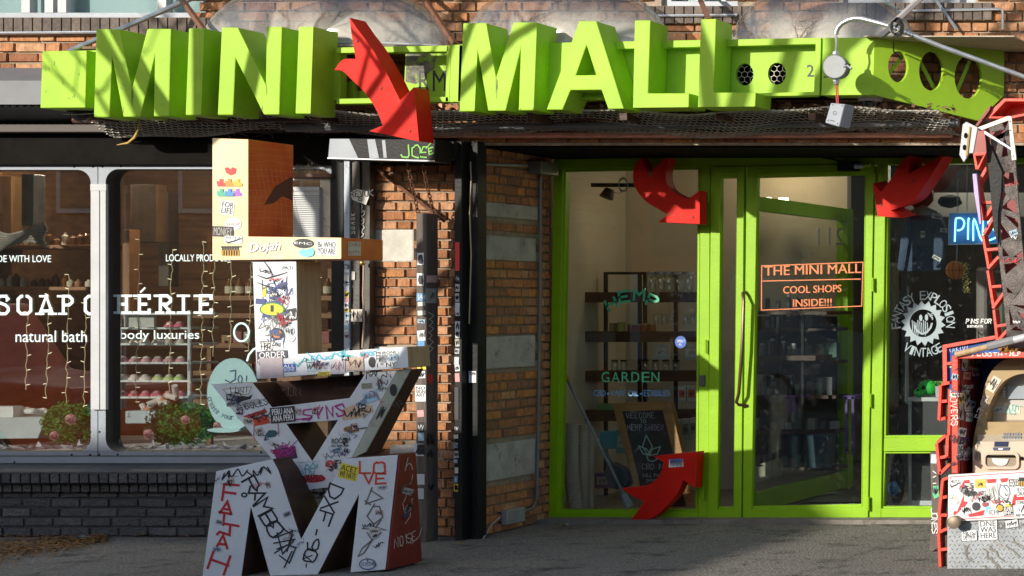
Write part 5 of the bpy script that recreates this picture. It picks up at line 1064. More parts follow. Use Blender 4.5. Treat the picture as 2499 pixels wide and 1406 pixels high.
stk(K, S, 2330, 1222, 38, 50, 8, (.72, .70, .66), shape=[(2316, 1204), (2330, 1196), (2352, 1208), (2336, 1248), (2316, 1246)], scr=1); stk(K, S, 2360, 1202, 13, 44, 2, W_, scr=2); m = MB(); m.hand('AHOF', 2363, 1184, 8, 2, S, .008, INK, ang=92, jit=.1); m.hand('LRUGR', 2375, 1180, 6, 1.6, S, .008, INK, ang=90, jit=.1); m.build('scrawl', K)
stk(K, S, 2393, 1180, 28, 22, -3, (.78, .45, .12)); stk(K, S, 2393, 1181, 16, 16, 0, (.75, .52, .03), shape='o', scr=1); stk(K, S, 2394, 1204, 30, 14, -8, W_, ('BOBBY',), bold=1); stk(K, S, 2397, 1218, 34, 18, -4, W_, scr=2.2); stk(K, S, 2421, 1200, 28, 42, -4, (.64, .64, .62), scr=1, fg=INKG)
stk(K, S, 2452, 1205, 38, 52, 3, W_); m = MB(); m.rib([(2440, 1188), (2440, 1182), (2446, 1186), (2456, 1184), (2463, 1192), (2464, 1206), (2458, 1218), (2448, 1216), (2438, 1208), (2437, 1196), (2440, 1188)], 1.4, S, .009, INK); m.rib([(2449, 1186), (2458, 1199)], 1.2, S, .0092, INK); m.rib([(2446, 1202), (2453, 1204), (2454, 1210), (2460, 1206)], 1.2, S, .0092, INK); m.poly([(2438, 1210), (2440, 1226), (2430, 1228)], S, .009, INKG); m.rib([(2440, 1216), (2456, 1222), (2462, 1216), (2460, 1226)], 1.2, S, .0092, INK); m.build('sticker', K)
stk(K, S, 2476, 1178, 28, 18, -4, K_, ('AUTO', 'MATIC'), INKW, bold=1); m = MB()
for i in range(5): m.rib([(2488 + i * 4, 1166), (2488 + i * 4, 1186)], 2.8, S, .008, INK); m.rib([(2489 + i * 4, 1175), (2489 + i * 4, 1186)], 1.6, S, .0085, flat((.75, .45, .02)))
m.build('sticker', K)
stk(K, S, 2496, 1200, 30, 24, -3, W_, ('ILOVE', 'DRAW'), bold=1); stk(K, S, 2496, 1226, 34, 10, -3, W_, ('CONSUME',), bold=1); stk(K, S, 2496, 1244, 34, 28, -3, W_, scr=2.4); stk(K, S, 2490, 1257, 28, 9, -3, W_, ('AND WE',), bold=1)
for x, y in ((2382, 1236), (2440, 1240)): stk(K, S, x, y, 20, 21, 0, K_, shape='o'); q = stk(K, S, x, y, 15, 15, 0, (.75, .36, .03), shape='o'); q['label'] = 'round orange badge sticker'
stk(K, S, 2405, 1231, 16, 14, 0, (.32, .05, .08), shape='o'); stk(K, S, 2411, 1243, 13, 16, 0, C_, shape='o'); stk(K, S, 2358, 1246, 22, 18, -10, (.60, .62, .66), scr=2.4); stk(K, S, 2424, 1250, 22, 16, -4, W_, ('ICH',), bold=1); stk(K, S, 2461, 1247, 24, 22, -4, K_, ('ELFER', 'INC'), INKW, bold=1); stk(K, S, 2461, 1233, 12, 7, 0, Y_)
pepper(K, SP_, [(2325, 1190), (2400, 1215), (2499, 1230)], 12, 21, 14); pepper(K, SX2_, [(2352, 890), (2360, 1000), (2352, 1110)], 8, 22, 9) if 0 else None
m = MB(); m.lathe(U(2327, 1275, -1.80) + Vector((0, .10, 0)), [(.036, 0), (.036, .085), (.040, .087), (.040, .10), (.034, .104), (0, .104)], mat('rusty pipe cap', (.24, .19, .14), .5, metal=.5, var=.3), n=24, axis='y'); m.build('pipe_cap', K, smooth=True)
# red frame round the machine
m = MB(); m.pbox(2322, 868, 2338, 1156, yK, .05, RED2); m.build('frame_post', K, bevel=.005)
m = MB(); m.prism([[(2328, 866), (2660, 852), (2660, 872), (2328, 876)]], SF(yK - .01), (0, .05, 0), RED2); fr = m.build('frame_beam', K, bevel=.005)
m = MB(); S = SF(yK - .01); m.rib([(2360, 867), (2376, 866)], 1.6, S, .002, INKW); m.rib([(2371, 863), (2376, 866), (2371, 870)], 1.6, S, .0023, INKW); m.hand('COOTH', 2385, 861, 8, 1.8, S, .002, INKW, asp=1.1, jit=.1, gap=.5); m.hand('-.NLF', 2452, 859, 9, 1.8, S, .002, INKW, asp=.7, jit=.08); m.build('scrawl', K)
XK = U(2338, 1000, yK + .02).x; m = MB(); zt, zb = U(0, 870, yK).z, U(0, 1160, yK).z
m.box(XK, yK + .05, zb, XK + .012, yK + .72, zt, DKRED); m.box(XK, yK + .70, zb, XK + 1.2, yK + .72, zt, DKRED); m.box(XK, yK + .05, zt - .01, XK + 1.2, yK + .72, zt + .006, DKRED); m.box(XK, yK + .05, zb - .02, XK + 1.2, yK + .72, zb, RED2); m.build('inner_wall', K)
SX2 = SX(XK + .012)
for x, y, w_, h_, c, a in ((2355, 890, 14, 30, W_, 3), (2370, 888, 16, 30, (.42, .15, .10), 4), (2389, 884, 18, 22, K_, 6), (2382, 908, 18, 20, (.45, .42, .40), 0), (2360, 917, 18, 18, (.55, .20, .18), 5), (2347, 972, 14, 26, (.62, .40, .12), 0), (2362, 968, 10, 32, (.35, .38, .45), 0), (2346, 1005, 12, 40, (.38, .36, .36), 0), (2366, 1018, 18, 22, (.60, .60, .60), 4), (2348, 1055, 20, 22, W_, 10)):
    stk(K, SX2, x, y, w_, h_, a, c, scr=1.4, fg=INKW if c == K_ else INK)
stk(K, SX2, 2365, 993, 19, 22, 2, W_, ('ROOTS', '042'), bold=1); stk(K, SX2, 2343, 1098, 14, 26, 2, W_, ('OVE',), bold=1); stk(K, SX2, 2364, 1102, 14, 20, 30, (.62, .58, .50))
m = MB(); m.hand('HOUR', 2350, 940, 8, 1.4, SX2, .004, INKW, asp=.6); m.hand('LOVERS', 2334, 955, 15, 2, SF(yK), .004, flat((.70, .60, .55)), ang=88, asp=.7, jit=.1); m.build('scrawl', K)
# cash machine inside
T = thing('cash_machine', 'beige cash machine with curved hood standing in the red kiosk', 'cash machine', U(2500, 1155, -1.3))
BEI = mat('beige plastic', (.50, .42, .32), .42, var=.1, scale=4, dirt=(.34, .27, .19), dscale=9, damt=.62); TAN = mat('tan hood plastic', (.36, .25, .12), .35, var=.12, scale=3, dirt=(.2, .14, .08), dscale=8)
cx = 2530; mir = lambda pts: pts + [(2 * cx - x, y) for x, y in reversed(pts)]
out = smooth_pts([(2373, 1094), (2377, 1064), (2394.5, 982), (2404, 939.5), (2419, 907), (2444, 882), (2480, 873), (2530, 870)], 4); inn = smooth_pts([(2406, 1030), (2409, 1010), (2414, 990), (2429, 959), (2449, 932), (2475, 917), (2500, 912), (2530, 911)], 4)
m = MB(); m.prism([mir(out), mir(inn)], SF(-1.46), (0, .30, 0), TAN); m.build('hood', T, bevel=.012, seg=3)
m = MB(); m.prism([mir(inn)], SF(-1.30), (0, .10, 0), BEI); m.prism([circ(2510, 952, 66, 42, 36)], SF(-1.315), (0, .02, 0), mat('grey fascia', (.42, .40, .38), .4)); m.build('fascia', T, bevel=.003)
m = MB(); m.prism([[(2458, 942), (2560, 941), (2562, 974), (2459, 974)]], SF(-1.34), (0, .03, 0), mat('display glass', (.30, .34, .38), .15)); m.build('screen', T, bevel=.003)
for y in (948, 955, 961, 967):
    m = MB(); m.lathe(U(2451.5, y, -1.325), [(.010, 0), (.010, .010), (0, .012)], PALE, n=12, axis='y', sx=1.3, sy=.7); m.build('button', T)
m = MB()
A1 = [U(2406, 1024, -1.30), U(2654, 1024, -1.30), U(2676, 1078, -1.54), U(2386, 1078, -1.54)]; m.add(A1, [(0, 1, 2, 3)], BEI); m.add([U(2386, 1078, -1.54), U(2406, 1024, -1.30), U(2384, 1060, -1.46)], [(0, 1, 2)], BEI); m.build('keypad_shelf', T)
def SHF(u, v, o=0): return (A1[0].lerp(A1[1], u)).lerp(A1[3].lerp(A1[2], u), v) + Vector((0, -.3 * o, o))
for r in range(3):
    for c in range(7):
        u, v = .20 + c * .024, .52 + r * .14; m = MB(); m.hexa([SHF(u, v, .008), SHF(u + .018, v, .008), SHF(u + .018, v + .09, .008), SHF(u, v + .09, .008)], [SHF(u, v, 0), SHF(u + .018, v, 0), SHF(u + .018, v + .09, 0), SHF(u, v + .09, 0)], ALU); m.build('key', T)
m = MB(); m.prism([mir([(2373, 1156), (2372.5, 1095), (2386, 1077)])], SF(-1.55), (0, .45, 0), BEI); m.build('body', T, bevel=.006)
m = MB(); m.prism([[(2427, 1078), (2461, 1078), (2459, 1090), (2426, 1090)]], SF(-1.556), (0, .01, 0), mat('dark blue display', (.03, .04, .09), .2)); m.prism([[(2423, 1092), (2464, 1092), (2462, 1099), (2424, 1099)]], SF(-1.558), (0, .01, 0), flat((.04, .05, .12))); m.poly([(2436, 1094), (2448, 1094), (2446, 1098), (2437, 1098)], SF(-1.558), .001, INKW); m.build('card_panel', T)
ring = rr(2398, 1104, 2487, 1146, 12, 4); m = MB(); m.prism([ring, rr(2405, 1110, 2480, 1138, 8, 4)], SF(-1.57), (0, .03, 0), BEI); m.build('slot_surround', T, bevel=.006)
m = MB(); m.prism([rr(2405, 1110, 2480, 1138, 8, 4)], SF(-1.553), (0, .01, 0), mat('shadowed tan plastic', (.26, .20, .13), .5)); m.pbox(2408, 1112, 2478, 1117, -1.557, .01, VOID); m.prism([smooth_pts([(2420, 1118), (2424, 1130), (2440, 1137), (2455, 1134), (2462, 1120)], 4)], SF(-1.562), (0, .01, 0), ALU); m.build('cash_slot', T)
m = MB(); m.lathe(U(2494, 1119, -1.553), [(.012, 0), (.012, .006), (.006, .008), (0, .008)], VOID, n=14, axis='y'); m.build('lock', T); m = MB(); m.poly(circ(2386, 1112, 8, 14, 14), SF(-1.55), .002, flat((.30, .24, .18))); m.scrib(2386, 1112, 6, 11, 1, SF(-1.55), .004, INKG, n=3); m.build('worn_label', T)
stk(T, SF(-1.46), 2425, 938, 22, 38, 32, (.66, .58, .48), scr=1.4); m = MB(); m.hand('OSNES', 2413, 968, 13, 1.6, SF(-1.46), .004, CHK, ang=112, asp=.7, jit=.12); m.hand('ATM', 2456, 988, 12, 1.8, SF(-1.30), .006, INKT, jit=.1); m.hand('FE3', 2454, 1001, 10, 1.6, SF(-1.30), .006, INKT, jit=.1); m.build('scrawl', T)
stk(T, SF(-1.30), 2436, 1000, 26, 14, -4, (.55, .58, .62), scr=1); stk(T, SF(-1.30), 2470, 996, 40, 26, 0, (.60, .56, .46))
# red lattice frames left of the kiosk
def lattice(lb, segs, y, w_, dep=.08, fill=None):
    t = thing('red_lattice', lb, 'steel frame', U(sum(s[0][0] for s in segs) / len(segs), max(max(p[1] for p in s) for s in segs), y), 'red steel lattice frames of the kiosk')
    for i, s_ in enumerate(segs):
        m = MB(); (xa, ya), (xb, yb) = s_; d = Vector((xb - xa, yb - ya)).normalized(); n = Vector((-d.y, d.x)) * w_ / 2
        m.prism([[(xa + n.x, ya + n.y), (xb + n.x, yb + n.y), (xb - n.x, yb - n.y), (xa - n.x, ya - n.y)]], SF(y + .002 * (i % 4)), (0, dep, 0), RED2); m.build('red_bar', t, bevel=.003)
    if fill:
        m = MB(); m.prism([fill], SF(y + .05), (0, .015, 0), RUST); m.build('back_plate', t)
    return t
lattice('upper red lattice piece left of the cash machine', [((2295, 940), (2291, 1026)), ((2318, 950), (2314, 1118)), ((2293, 980), (2312, 979)), ((2290, 1025), (2308, 1020)), ((2297, 938), (2318, 934))], -1.5, 8, fill=[(2294, 940), (2316, 938), (2312, 1024), (2292, 1026)])
lattice('angled middle red lattice piece beside the cash machine', [((2285, 1082), (2293, 1158)), ((2287, 1080), (2308, 1062)), ((2312, 1062), (2310, 1115)), ((2290, 1118), (2310, 1114)), ((2293, 1157), (2318, 1132))], -1.52, 8, fill=[(2286, 1082), (2310, 1064), (2312, 1134), (2294, 1156)])
lattice('lowest red lattice piece standing beside the diamond plate', [((2300, 1172), (2291, 1258)), ((2298, 1172), (2314, 1166)), ((2297, 1215), (2312, 1212)), ((2290, 1300), (2294, 1384)), ((2290, 1300), (2312, 1290)), ((2294, 1342), (2312, 1340)), ((2292, 1257), (2312, 1258)), ((2293, 1255), (2292, 1302))], -1.62, 8, fill=[(2298, 1172), (2314, 1168), (2313, 1380), (2294, 1384)])
bp = thing('enamel_sign', 'tilted blue sign panel in a red frame behind the kiosk', 'sign panel', U(2360, 960, -1.15))
m = MB(); m.prism([[(2306, 846), (2470, 816), (2470, 940), (2306, 960)]], SF(-1.15), (0, .02, 0), mat('blue enamel', (.02, .08, .34), .25, var=.15)); m.build('panel', bp); m = MB()
for s_ in ([(2300, 842), (2470, 811), (2470, 820), (2300, 851)], [(2300, 851), (2310, 849), (2311, 935), (2301, 937)], [(2311, 884), (2330, 882), (2330, 890), (2311, 891)]): m.prism([s_], SF(-1.18), (0, .05, 0), RED2)
m.build('red_frame', bp, bevel=.003); m = MB(); m.hand('RAKUN', 2313, 848, 13, 1.6, SF(-1.15), .004, flat((.45, .52, .70)), jit=.1, ang=-8, asp=.5); m.build('scrawl', bp); stk(bp, SF(-1.15), 2318, 893, 12, 10, 10, (.30, .60, .50), shape='o')
gb = thing('leaning_board', 'narrow weathered board with white scrawl leaning left of the kiosk', 'board', U(2283, 1345, -.85))
m = MB(); m.prism([[(2269, 1103), (2287, 1105), (2300, 1330), (2276, 1346), (2268, 1344), (2274, 1250)]], SF(-.85), (0, .06, 0), PST); m.build('plank', gb, bevel=.004); m = MB()
m.hand('JONES', 2286, 1242, 13, 1.8, SF(-.85), .003, INKW, ang=88, asp=.8, jit=.1, gap=.12)
for y in (1150, 1165, 1180, 1200): m.rib([(2277, y), (2284, y + R.uniform(-4, 6))], 2, SF(-.85), .003, INKW)
m.build('scrawl', gb); stk(gb, SF(-.85), 2279, 1120, 14, 22, 4, (.50, .56, .64)); stk(gb, SF(-.85), 2283, 1200, 14, 32, 0, (.10, .50, .24), scr=1.6, shape=[(2277, 1186), (2290, 1186), (2292, 1212), (2280, 1218), (2276, 1206)])
# steel tower on the kiosk roof
Tw = thing('steel_tower', 'rough steel lattice tower with red sides rising above the kiosk', 'steel tower', U(2450, 850, -1.5))
GRT = mat('gritty black steel', (.16, .135, .125), .5, metal=.3, var=.45, scale=14, bump=1.0, bscale=120, dirt=(.035, .028, .026), dscale=3, damt=.5)
m = MB(); H = [[(2408, 304), (2446, 300), (2452, 316), (2418, 322)], [(2416, 342), (2450, 338), (2436, 384)], [(2452, 322), (2460, 380), (2444, 384)], [(2447, 420), (2473, 422), (2477, 450), (2449, 450)], [(2440, 468), (2456, 472), (2444, 500)], [(2442, 508), (2466, 486), (2478, 490), (2482, 520)], [(2438, 540), (2466, 578), (2443, 588)], [(2450, 524), (2484, 536), (2486, 560)], [(2446, 602), (2463, 625), (2447, 626)], [(2472, 628), (2494, 612), (2497, 628)], [(2450, 645), (2490, 640), (2454, 670)], [(2456, 700), (2473, 716), (2458, 714)], [(2484, 718), (2502, 690), (2505, 718)], [(2468, 744), (2502, 746), (2504, 756)], [(2462, 752), (2476, 792), (2465, 794)], [(2466, 806), (2480, 796), (2496, 808)], [(2480, 760), (2504, 770), (2506, 790)]]
m.prism([[(2396, 290), (2466, 284), (2478, 392), (2486, 500), (2499, 640), (2514, 850), (2459, 850), (2448, 720), (2436, 610), (2426, 480), (2410, 370)]] + H, SF(-1.66), (0, .02, 0), GRT); m.build('front_plate', Tw, bevel=.003)
m = MB(); m.prism([[(2404, 326), (2424, 370), (2446, 420), (2444, 470), (2436, 520), (2436, 600), (2424, 560), (2418, 480), (2410, 400)]], SF(-1.69), (0, .02, 0), BLACK); m.build('black_brace', Tw, bevel=.003)
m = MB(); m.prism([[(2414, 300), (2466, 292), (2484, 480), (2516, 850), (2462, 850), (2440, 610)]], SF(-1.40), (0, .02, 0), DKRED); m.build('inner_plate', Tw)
m = MB(); m.prism([[(2396, 290), (2450, 240), (2540, 240), (2540, 276), (2466, 290)], [(2420, 284), (2454, 248), (2532, 248), (2532, 270), (2462, 284)]], SF(-1.55), (0, .20, 0), RED2); m.prism([[(2420, 284), (2454, 246), (2534, 246), (2534, 272), (2462, 286)]], SF(-1.36), (0, .01, 0), RED2); m.build('top_box', Tw, bevel=.003)
m = MB(); m.prism([[(2412, 262), (2418, 258), (2414, 270), (2386, 308), (2380, 306)]], SF(-1.58), (0, .04, 0), DKRED); m.build('jib_bar', Tw)
m = MB(); m.prism([[(2381, 318), (2404, 312), (2408, 372), (2374, 375)]], SF(-1.60), (0, .10, 0), mat('red brown side', (.30, .06, .05), .5, var=.2)); m.prism([[(2374, 375), (2408, 372), (2388, 414), (2380, 414)], [(2381, 381), (2400, 379), (2386, 404)]], SF(-1.60), (0, .10, 0), RED2); m.build('side_box', Tw, bevel=.003)
for a, b in (((2384, 452), (2408, 408)), ((2384, 450), (2400, 538)), ((2394, 494), (2424, 494)), ((2400, 536), (2424, 500)), ((2400, 572), (2432, 516)), ((2398, 574), (2412, 652)), ((2406, 610), (2436, 607)), ((2410, 656), (2437, 626)), ((2410, 660), (2425, 754)), ((2420, 700), (2444, 698)), ((2422, 752), (2450, 714)), ((2425, 756), (2434, 838)), ((2432, 796), (2458, 792)), ((2436, 830), (2458, 806))):
    d = Vector((b[0] - a[0], b[1] - a[1])).normalized(); n = Vector((-d.y, d.x)) * 3.6; m = MB(); m.prism([[(a[0] + n.x, a[1] + n.y), (b[0] + n.x, b[1] + n.y), (b[0] - n.x, b[1] - n.y), (a[0] - n.x, a[1] - n.y)]], SF(-1.60 + .003 * R.random()), (0, .10, 0), RED2); m.build('lattice_bar', Tw, bevel=.002)
wb = thing('white_bracket', 'white plate bracket with two dark screw holes at the top left of the steel tower', 'bracket', U(2368, 395, -1.8))
m = MB(); m.prism([[(2349, 304), (2358, 297), (2386, 311), (2375, 374), (2366, 374), (2352, 396), (2341, 378)]], SF(-1.84), (0, .02, 0), PALE); m.build('plate', wb, bevel=.003); m = MB()
for c_ in ((2357, 331), (2354, 360)): m.poly(circ(*c_, 5, 7, 14), SF(-1.84), .002, VOID)
m.build('screw_hole', wb); m = MB(); m.prism([[(2366, 308), (2369, 310), (2361, 380), (2356, 382), (2360, 345)]], SF(-1.85), (0, .008, 0), mat('yellow brown strip', (.42, .27, .08), .7, var=.4)); m.build('strip', wb)
m = MB(); m.prism([[(2384, 312), (2460, 283), (2468, 284), (2480, 390), (2469, 392), (2461, 294), (2390, 320)]], SF(-1.80), (0, .02, 0), mat('cream galvanised angle', (.52, .47, .40), .45, metal=.2)); m.prism([[(2402, 318), (2476, 366), (2476, 372), (2400, 326)]], SF(-1.78), (0, .015, 0), ALU); m.build('angle_arm', wb, bevel=.002)
m = MB()
for c_ in ((2465, 297), (2466, 318), (2473, 381)): m.ball(U(*c_, -1.80), .007, .005, .007, STEEL, n=8, k=4)
m.build('rivets', wb)
m = MB(); m.prism([[(2373, 424), (2383, 424), (2386, 452), (2395, 547), (2390, 547), (2377, 470)]], SF(-1.66), (0, .03, 0), mat('lilac strip', (.42, .32, .56), .5)); tag(m.build('lilac_strip', bevel=.002), 'ridged lilac strip fixed to the red lattice beside the neon sign', 'strip')
m = MB(); a_, b_, c_, d_ = U(2332, 866, -1.72), U(2412, 846, -1.74), U(2475, 830, -1.76), U(2560, 808, -1.78)
t = thing('wrapped_pole', 'wooden pole with grey taped grip and white end lying on the kiosk roof', 'pole', a_); m.tube([a_, b_], [.018, .020], PLY, n=10); m.build('wood_shaft', t, smooth=True); m = MB(); m.tube([b_, c_], .027, mat('grey grip tape', (.20, .20, .21), .7, bump=.3)); m.build('grip', t, smooth=True); m = MB(); m.tube([c_, d_], .024, PALE, n=10); m.build('white_end', t, smooth=True)
m = MB()
for i in range(140):
    x, y = R.uniform(2440, 2530), R.uniform(838, 862); c_ = U(x, y, R.uniform(-1.6, -1.2)); a_ = Vector((R.uniform(-1, 1), R.uniform(-1, 1), R.uniform(-.5, .5))).normalized() * .025; b_ = a_.orthogonal().normalized() * .012; m.add([c_ - a_, c_ + b_, c_ + a_, c_ - b_], [(0, 1, 2, 3)], mat('yellow dead leaf', (.40, .20, .03), .8, col2=(.25, .10, .02), scale=20))
m2 = m.build('fallen_leaves'); stuff(m2)

pepper(K, SX2, [(2356, 880), (2364, 960), (2356, 1060), (2350, 1130)], 12, 23, 10)
pepper(K, SF(yK), [(2330, 900), (2330, 1140)], 6, 24, 3)
pepper(Tw, SF(-1.66), [(2468, 440), (2472, 560), (2470, 680), (2485, 820)], 5, 25, 4)
# ---------------------------------------------------------------- inside the soap shop
def lamp(name, loc, e, col, r=.05, kind='POINT', to=None, ang=60):
    l = bpy.data.lights.new(name, kind); l.energy = e; l.color = col; l.shadow_soft_size = r
    o = bpy.data.objects.new(name, l); C.objects.link(o); o.location = loc
    if kind == 'SPOT': l.spot_size = math.radians(ang); l.spot_blend = .8; o.rotation_euler = (Vector(to) - Vector(loc)).to_track_quat('-Z', 'Y').to_euler()
    return o
WARM = (1, .72, .42)
m = MB(); WSH = mat('brown shelf wood', (.20, .085, .03), .55, var=.3, scale=3, stretch=(.6, 5, 8))
t = thing('wall_shelves', 'brown wooden wall shelves behind the soap shop window', 'shelves', U(700, 1090, 1.9))
for y in (722, 765, 838, 905, 975):
    m = MB(); m.pbox(470, y, 960, y + 12, 1.7, .3, WSH); m.build('shelf', t, bevel=.004)
m = MB()
for x in (505, 660, 800): m.pbox(x, 560, x + 10, 1090, 1.98, .03, WSH)
m.build('upright', t)
AMB = mat('amber bottle', (.12, .05, .015), .2); LBL = mat('cream label', (.45, .40, .32), .6)
for i, (x, y) in enumerate(((560, 722), (585, 722), (610, 722), (745, 722), (800, 722), (830, 722))):
    b = thing('soap_bottle', ['small amber bottle with cream label on the upper shelf left of the letter stack', 'amber bottle with cream label on the upper shelf right of the letter stack'][i > 2], 'bottle', U(x, y, 1.8), 'bottles on the soap shop shelf'); p = U(x, y, 1.8)
    m = MB(); m.lathe(p, [(.030, .001), (.032, .01), (.032, .09), (.012, .12), (.012, .14), (0, .141)], AMB, n=14); m.build('glass_body', b, smooth=True); m = MB(); m.lathe(p, [(.0335, .02), (.0335, .075)], LBL, n=14); m.build('label', b, smooth=True)
bi = 0
for y in (838, 905, 975):
    for x in range(540, 860, 27):
        if R.random() < .15: continue
        m = MB(); c_ = R.choice([(.30, .16, .06), (.34, .30, .22), (.20, .10, .05), (.40, .36, .28), (.25, .06, .06)]); h_ = R.uniform(18, 34)
        m.pbox(x, y - h_, x + R.uniform(15, 23), y - .3, 1.75 + R.uniform(0, .05), .1, flat(c_)); o = m.build('soap_box', bevel=.004); tag(o, 'small boxed soap bar in the rows on the brown shop shelves', 'box', 'soap boxes on the brown shelves')
RK = thing('display_rack', 'white wire display rack of pink soaps behind the middle of the soap window', 'display rack', U(380, 990, .9))
WM = mat('white enamel rack', (.70, .72, .72), .35)
m = MB()
for x in (291, 463):
    for yy in (.75, 1.05): m.tube([U(x, 757, yy), U(x, 1000, yy)], .014, WM)
m.build('post', RK, smooth=True)
sh = (799, 838, 884, 928, 968)
for y in (764,) + sh:
    m = MB(); m.pbox(288, y, 466, y + 5, .74, .32, WM); m.build('shelf', RK, bevel=.003)
PK = [flat((.62, .16, .22), .6), flat((.60, .30, .34), .6), flat((.66, .56, .50), .6), flat((.50, .60, .25), .6), flat((.62, .24, .14), .6), flat((.70, .64, .60), .6)]
for i, y in enumerate(sh):
    for k in range(6):
        x = 300 + k * 28 + R.uniform(-3, 3)
        if i == 0 and k < 4: continue
        m = MB(); r_ = .040; c_ = U(x, y, .80) + Vector((0, 0, .0)); m.ball(c_ + Vector((0, 0, .001)), r_, r_, r_ * .9, PK[(0, 2, 1, (3 if k > 2 else 5), 0)[i]], n=12, k=6, lo=0); m.ball(c_ + Vector((0, 0, r_ * .75)), r_ * .6, r_ * .6, r_ * .4, PK[(1, 5, 5, 2, 1)[i]], n=10, k=5, lo=0); o = m.build('soap_cake', smooth=True)
        tag(o, ('bright pink soap cake on the top shelf of the white rack', 'cream frosted soap cake on the second shelf of the white rack', 'pale pink frosted soap cake on the middle shelf of the white rack', 'cream and green soap cake on the fourth shelf of the white rack', 'deep pink soap cake on the lowest shelf of the white rack')[i], 'soap', 'soap cakes on the white rack')
for x in (302, 340):
    m = MB(); m.pbox(x, 768, x + 36, 798.5, .80, .03, LBL if 0 else flat((.50, .48, .46))); tag(m.build('gift_box', bevel=.003), ('white printed gift box at the left end of the rack top shelf', 'white printed gift box beside the pink soap on the rack top shelf')[x > 320], 'box', 'gift boxes on the rack')
for k in range(7):
    p = U(350 + k * 13 + R.uniform(-4, 4), 1000 - k * 7 + R.uniform(-6, 6), .62); m = MB(); d = Vector((R.uniform(-1, 1), R.uniform(-.4, .4), R.uniform(-.3, .9))).normalized() * .045; m.tube([p - d, p + d], .020, PK[5], n=9); m.tube([p - d * .3, p + d * .3], .0215, PK[(2, 4, 5)[k % 3]], n=9); tag(m.build('wrapped_soap', smooth=True), 'cream paper wrapped soap in the heap at the foot of the white rack', 'soap', 'heap of wrapped soaps')
m = MB(); m.pbox(305, 1003, 385, 1034, .50, .25, mat('pale blue crate', (.42, .50, .56), .5)); tag(m.build('blue_crate', bevel=.006), 'pale blue display crate under the heap of wrapped soaps', 'crate')
def boxwood(cx, cy, rx, ry, y, lb):
    p = U(cx, cy, y); s_ = (D + y) / F; t = thing('boxwood_plant', lb, 'plant', U(cx, cy + ry, y), 'clipped green bushes in the window'); m = MB(); G = mat('boxwood leaf', (.05, .20, .035), .55, col2=(.14, .36, .07), scale=30)
    for i in range(2600):
        a, b = R.uniform(0, 6.283), R.uniform(-1, 1); q = R.uniform(.70, 1.0) * (1 + .13 * math.sin(3 * a + cx) * math.cos(4 * b) + .10 * math.sin(7 * a + 5 * b)); c_ = p + Vector((rx * s_ * q * math.sqrt(1 - b * b) * math.cos(a), rx * s_ * .6 * q * math.sqrt(1 - b * b) * math.sin(a), ry * s_ * q * b + R.gauss(0, .006)))
        d = Vector((R.uniform(-1, 1), R.uniform(-1, 1), R.uniform(-1, 1))).normalized(); e = d.orthogonal().normalized(); l = R.uniform(.009, .017); m.add([c_ - d * l, c_ + e * l * .5, c_ + d * l, c_ - e * l * .5], [(0, 1, 2, 3)], G)
    m.build('leaves', t); return t
boxwood(168, 1032, 62, 48, .36, 'clipped dark green bush with pink roses left of the window mullion'); boxwood(445, 1036, 82, 52, .40, 'clipped dark green bush with pink rose in front of the white rack')
def rose(px, py, y, r, lb):
    m = MB(); c_ = U(px, py, y)
    for k in range(5):
        for j in range(5):
            a = j * 1.257 + k * .6; q = r * (1 - k * .17); P = []
            for v in range(4):
                for u in range(4):
                    aa = a + (u - 1.5) * .35; rad = q * (.45 + .18 * v - .012 * v * v); P.append(c_ + Vector((rad * math.cos(aa), -r * (.2 + .16 * k) - .0 + v * r * .05 * (1 if v < 3 else 1.8), rad * math.sin(aa))))
            m.add(P, [(v * 4 + u, v * 4 + u + 1, v * 4 + u + 5, v * 4 + u + 4) for v in range(3) for u in range(3)], (mat('pink rose petal', (.64, .34, .35), .6, var=.1), mat('deep pink rose petal', (.46, .17, .20), .6, var=.1))[(k + j) % 2])
    tag(m.build('rose'), lb, 'flower', 'pink roses on the bushes')
rose(172, 1024, .20, .046, 'large pale pink rose on the left bush'); rose(132, 1064, .17, .040, 'pink rose low at the left edge of the left bush'); rose(452, 1025, .15, .038, 'pink rose in the middle of the right bush'); rose(362, 1060, .20, .044, 'lilac pink rose low beside the right bush'); rose(530, 1040, .16, .035, 'small pink rose half hidden behind the round blue sign')
tr = thing('display_tray', 'pale grey box tray heaped with white soaps at the left end of the window', 'tray', U(50, 1060, .4)); m = MB(); m.prism([[(-120, 1021), (115, 1018), (92, 1070), (-120, 1072)]], SF(.35), (0, .3, 0), mat('pale tray', (.46, .52, .55), .5)); m.build('tray_body', tr, bevel=.004)
m = MB(); m.pbox(-120, 992, 32, 1020, .40, .1, WM); m.build('price_card', tr)
for k in range(14):
    m = MB(); c_ = U(28 + k * 7.5 + R.uniform(-2, 2), 1012 - 9 * math.sin(k / 13 * 3.1) + R.uniform(-3, 3), .45 + R.uniform(0, .1)); m.ball(c_, .035, .03, .024, WM, n=10, k=6); tag(m.build('white_soap', smooth=True), 'rounded white soap heaped in the pale grey tray', 'soap', 'white soaps in the tray')
m = MB(); FAB = mat('pale pink tissue', (.76, .70, .76), .7, var=.1)
for i in range(90):
    px = -80 + i * 8.2; c_ = U(px, 1094, .12 + R.uniform(-.02, .1)); pts = [c_ + Vector((R.uniform(-.05, .05), R.uniform(-.03, .03), R.uniform(-.012, .03) + (.06 if i % 11 == 0 and k == 1 else 0))) for k in range(5)]; m.add(pts, [(0, 1, 2), (0, 2, 3), (0, 3, 4), (1, 4, 2)], FAB)
stuff(m.build('tissue_paper'))
rs = thing('round_sign', 'round pale blue standing sign reading Join beside the letter stack', 'sign', U(568, 1055, .2)); BL = mat('pale blue sign board', (.50, .72, .78), .4, var=.05)
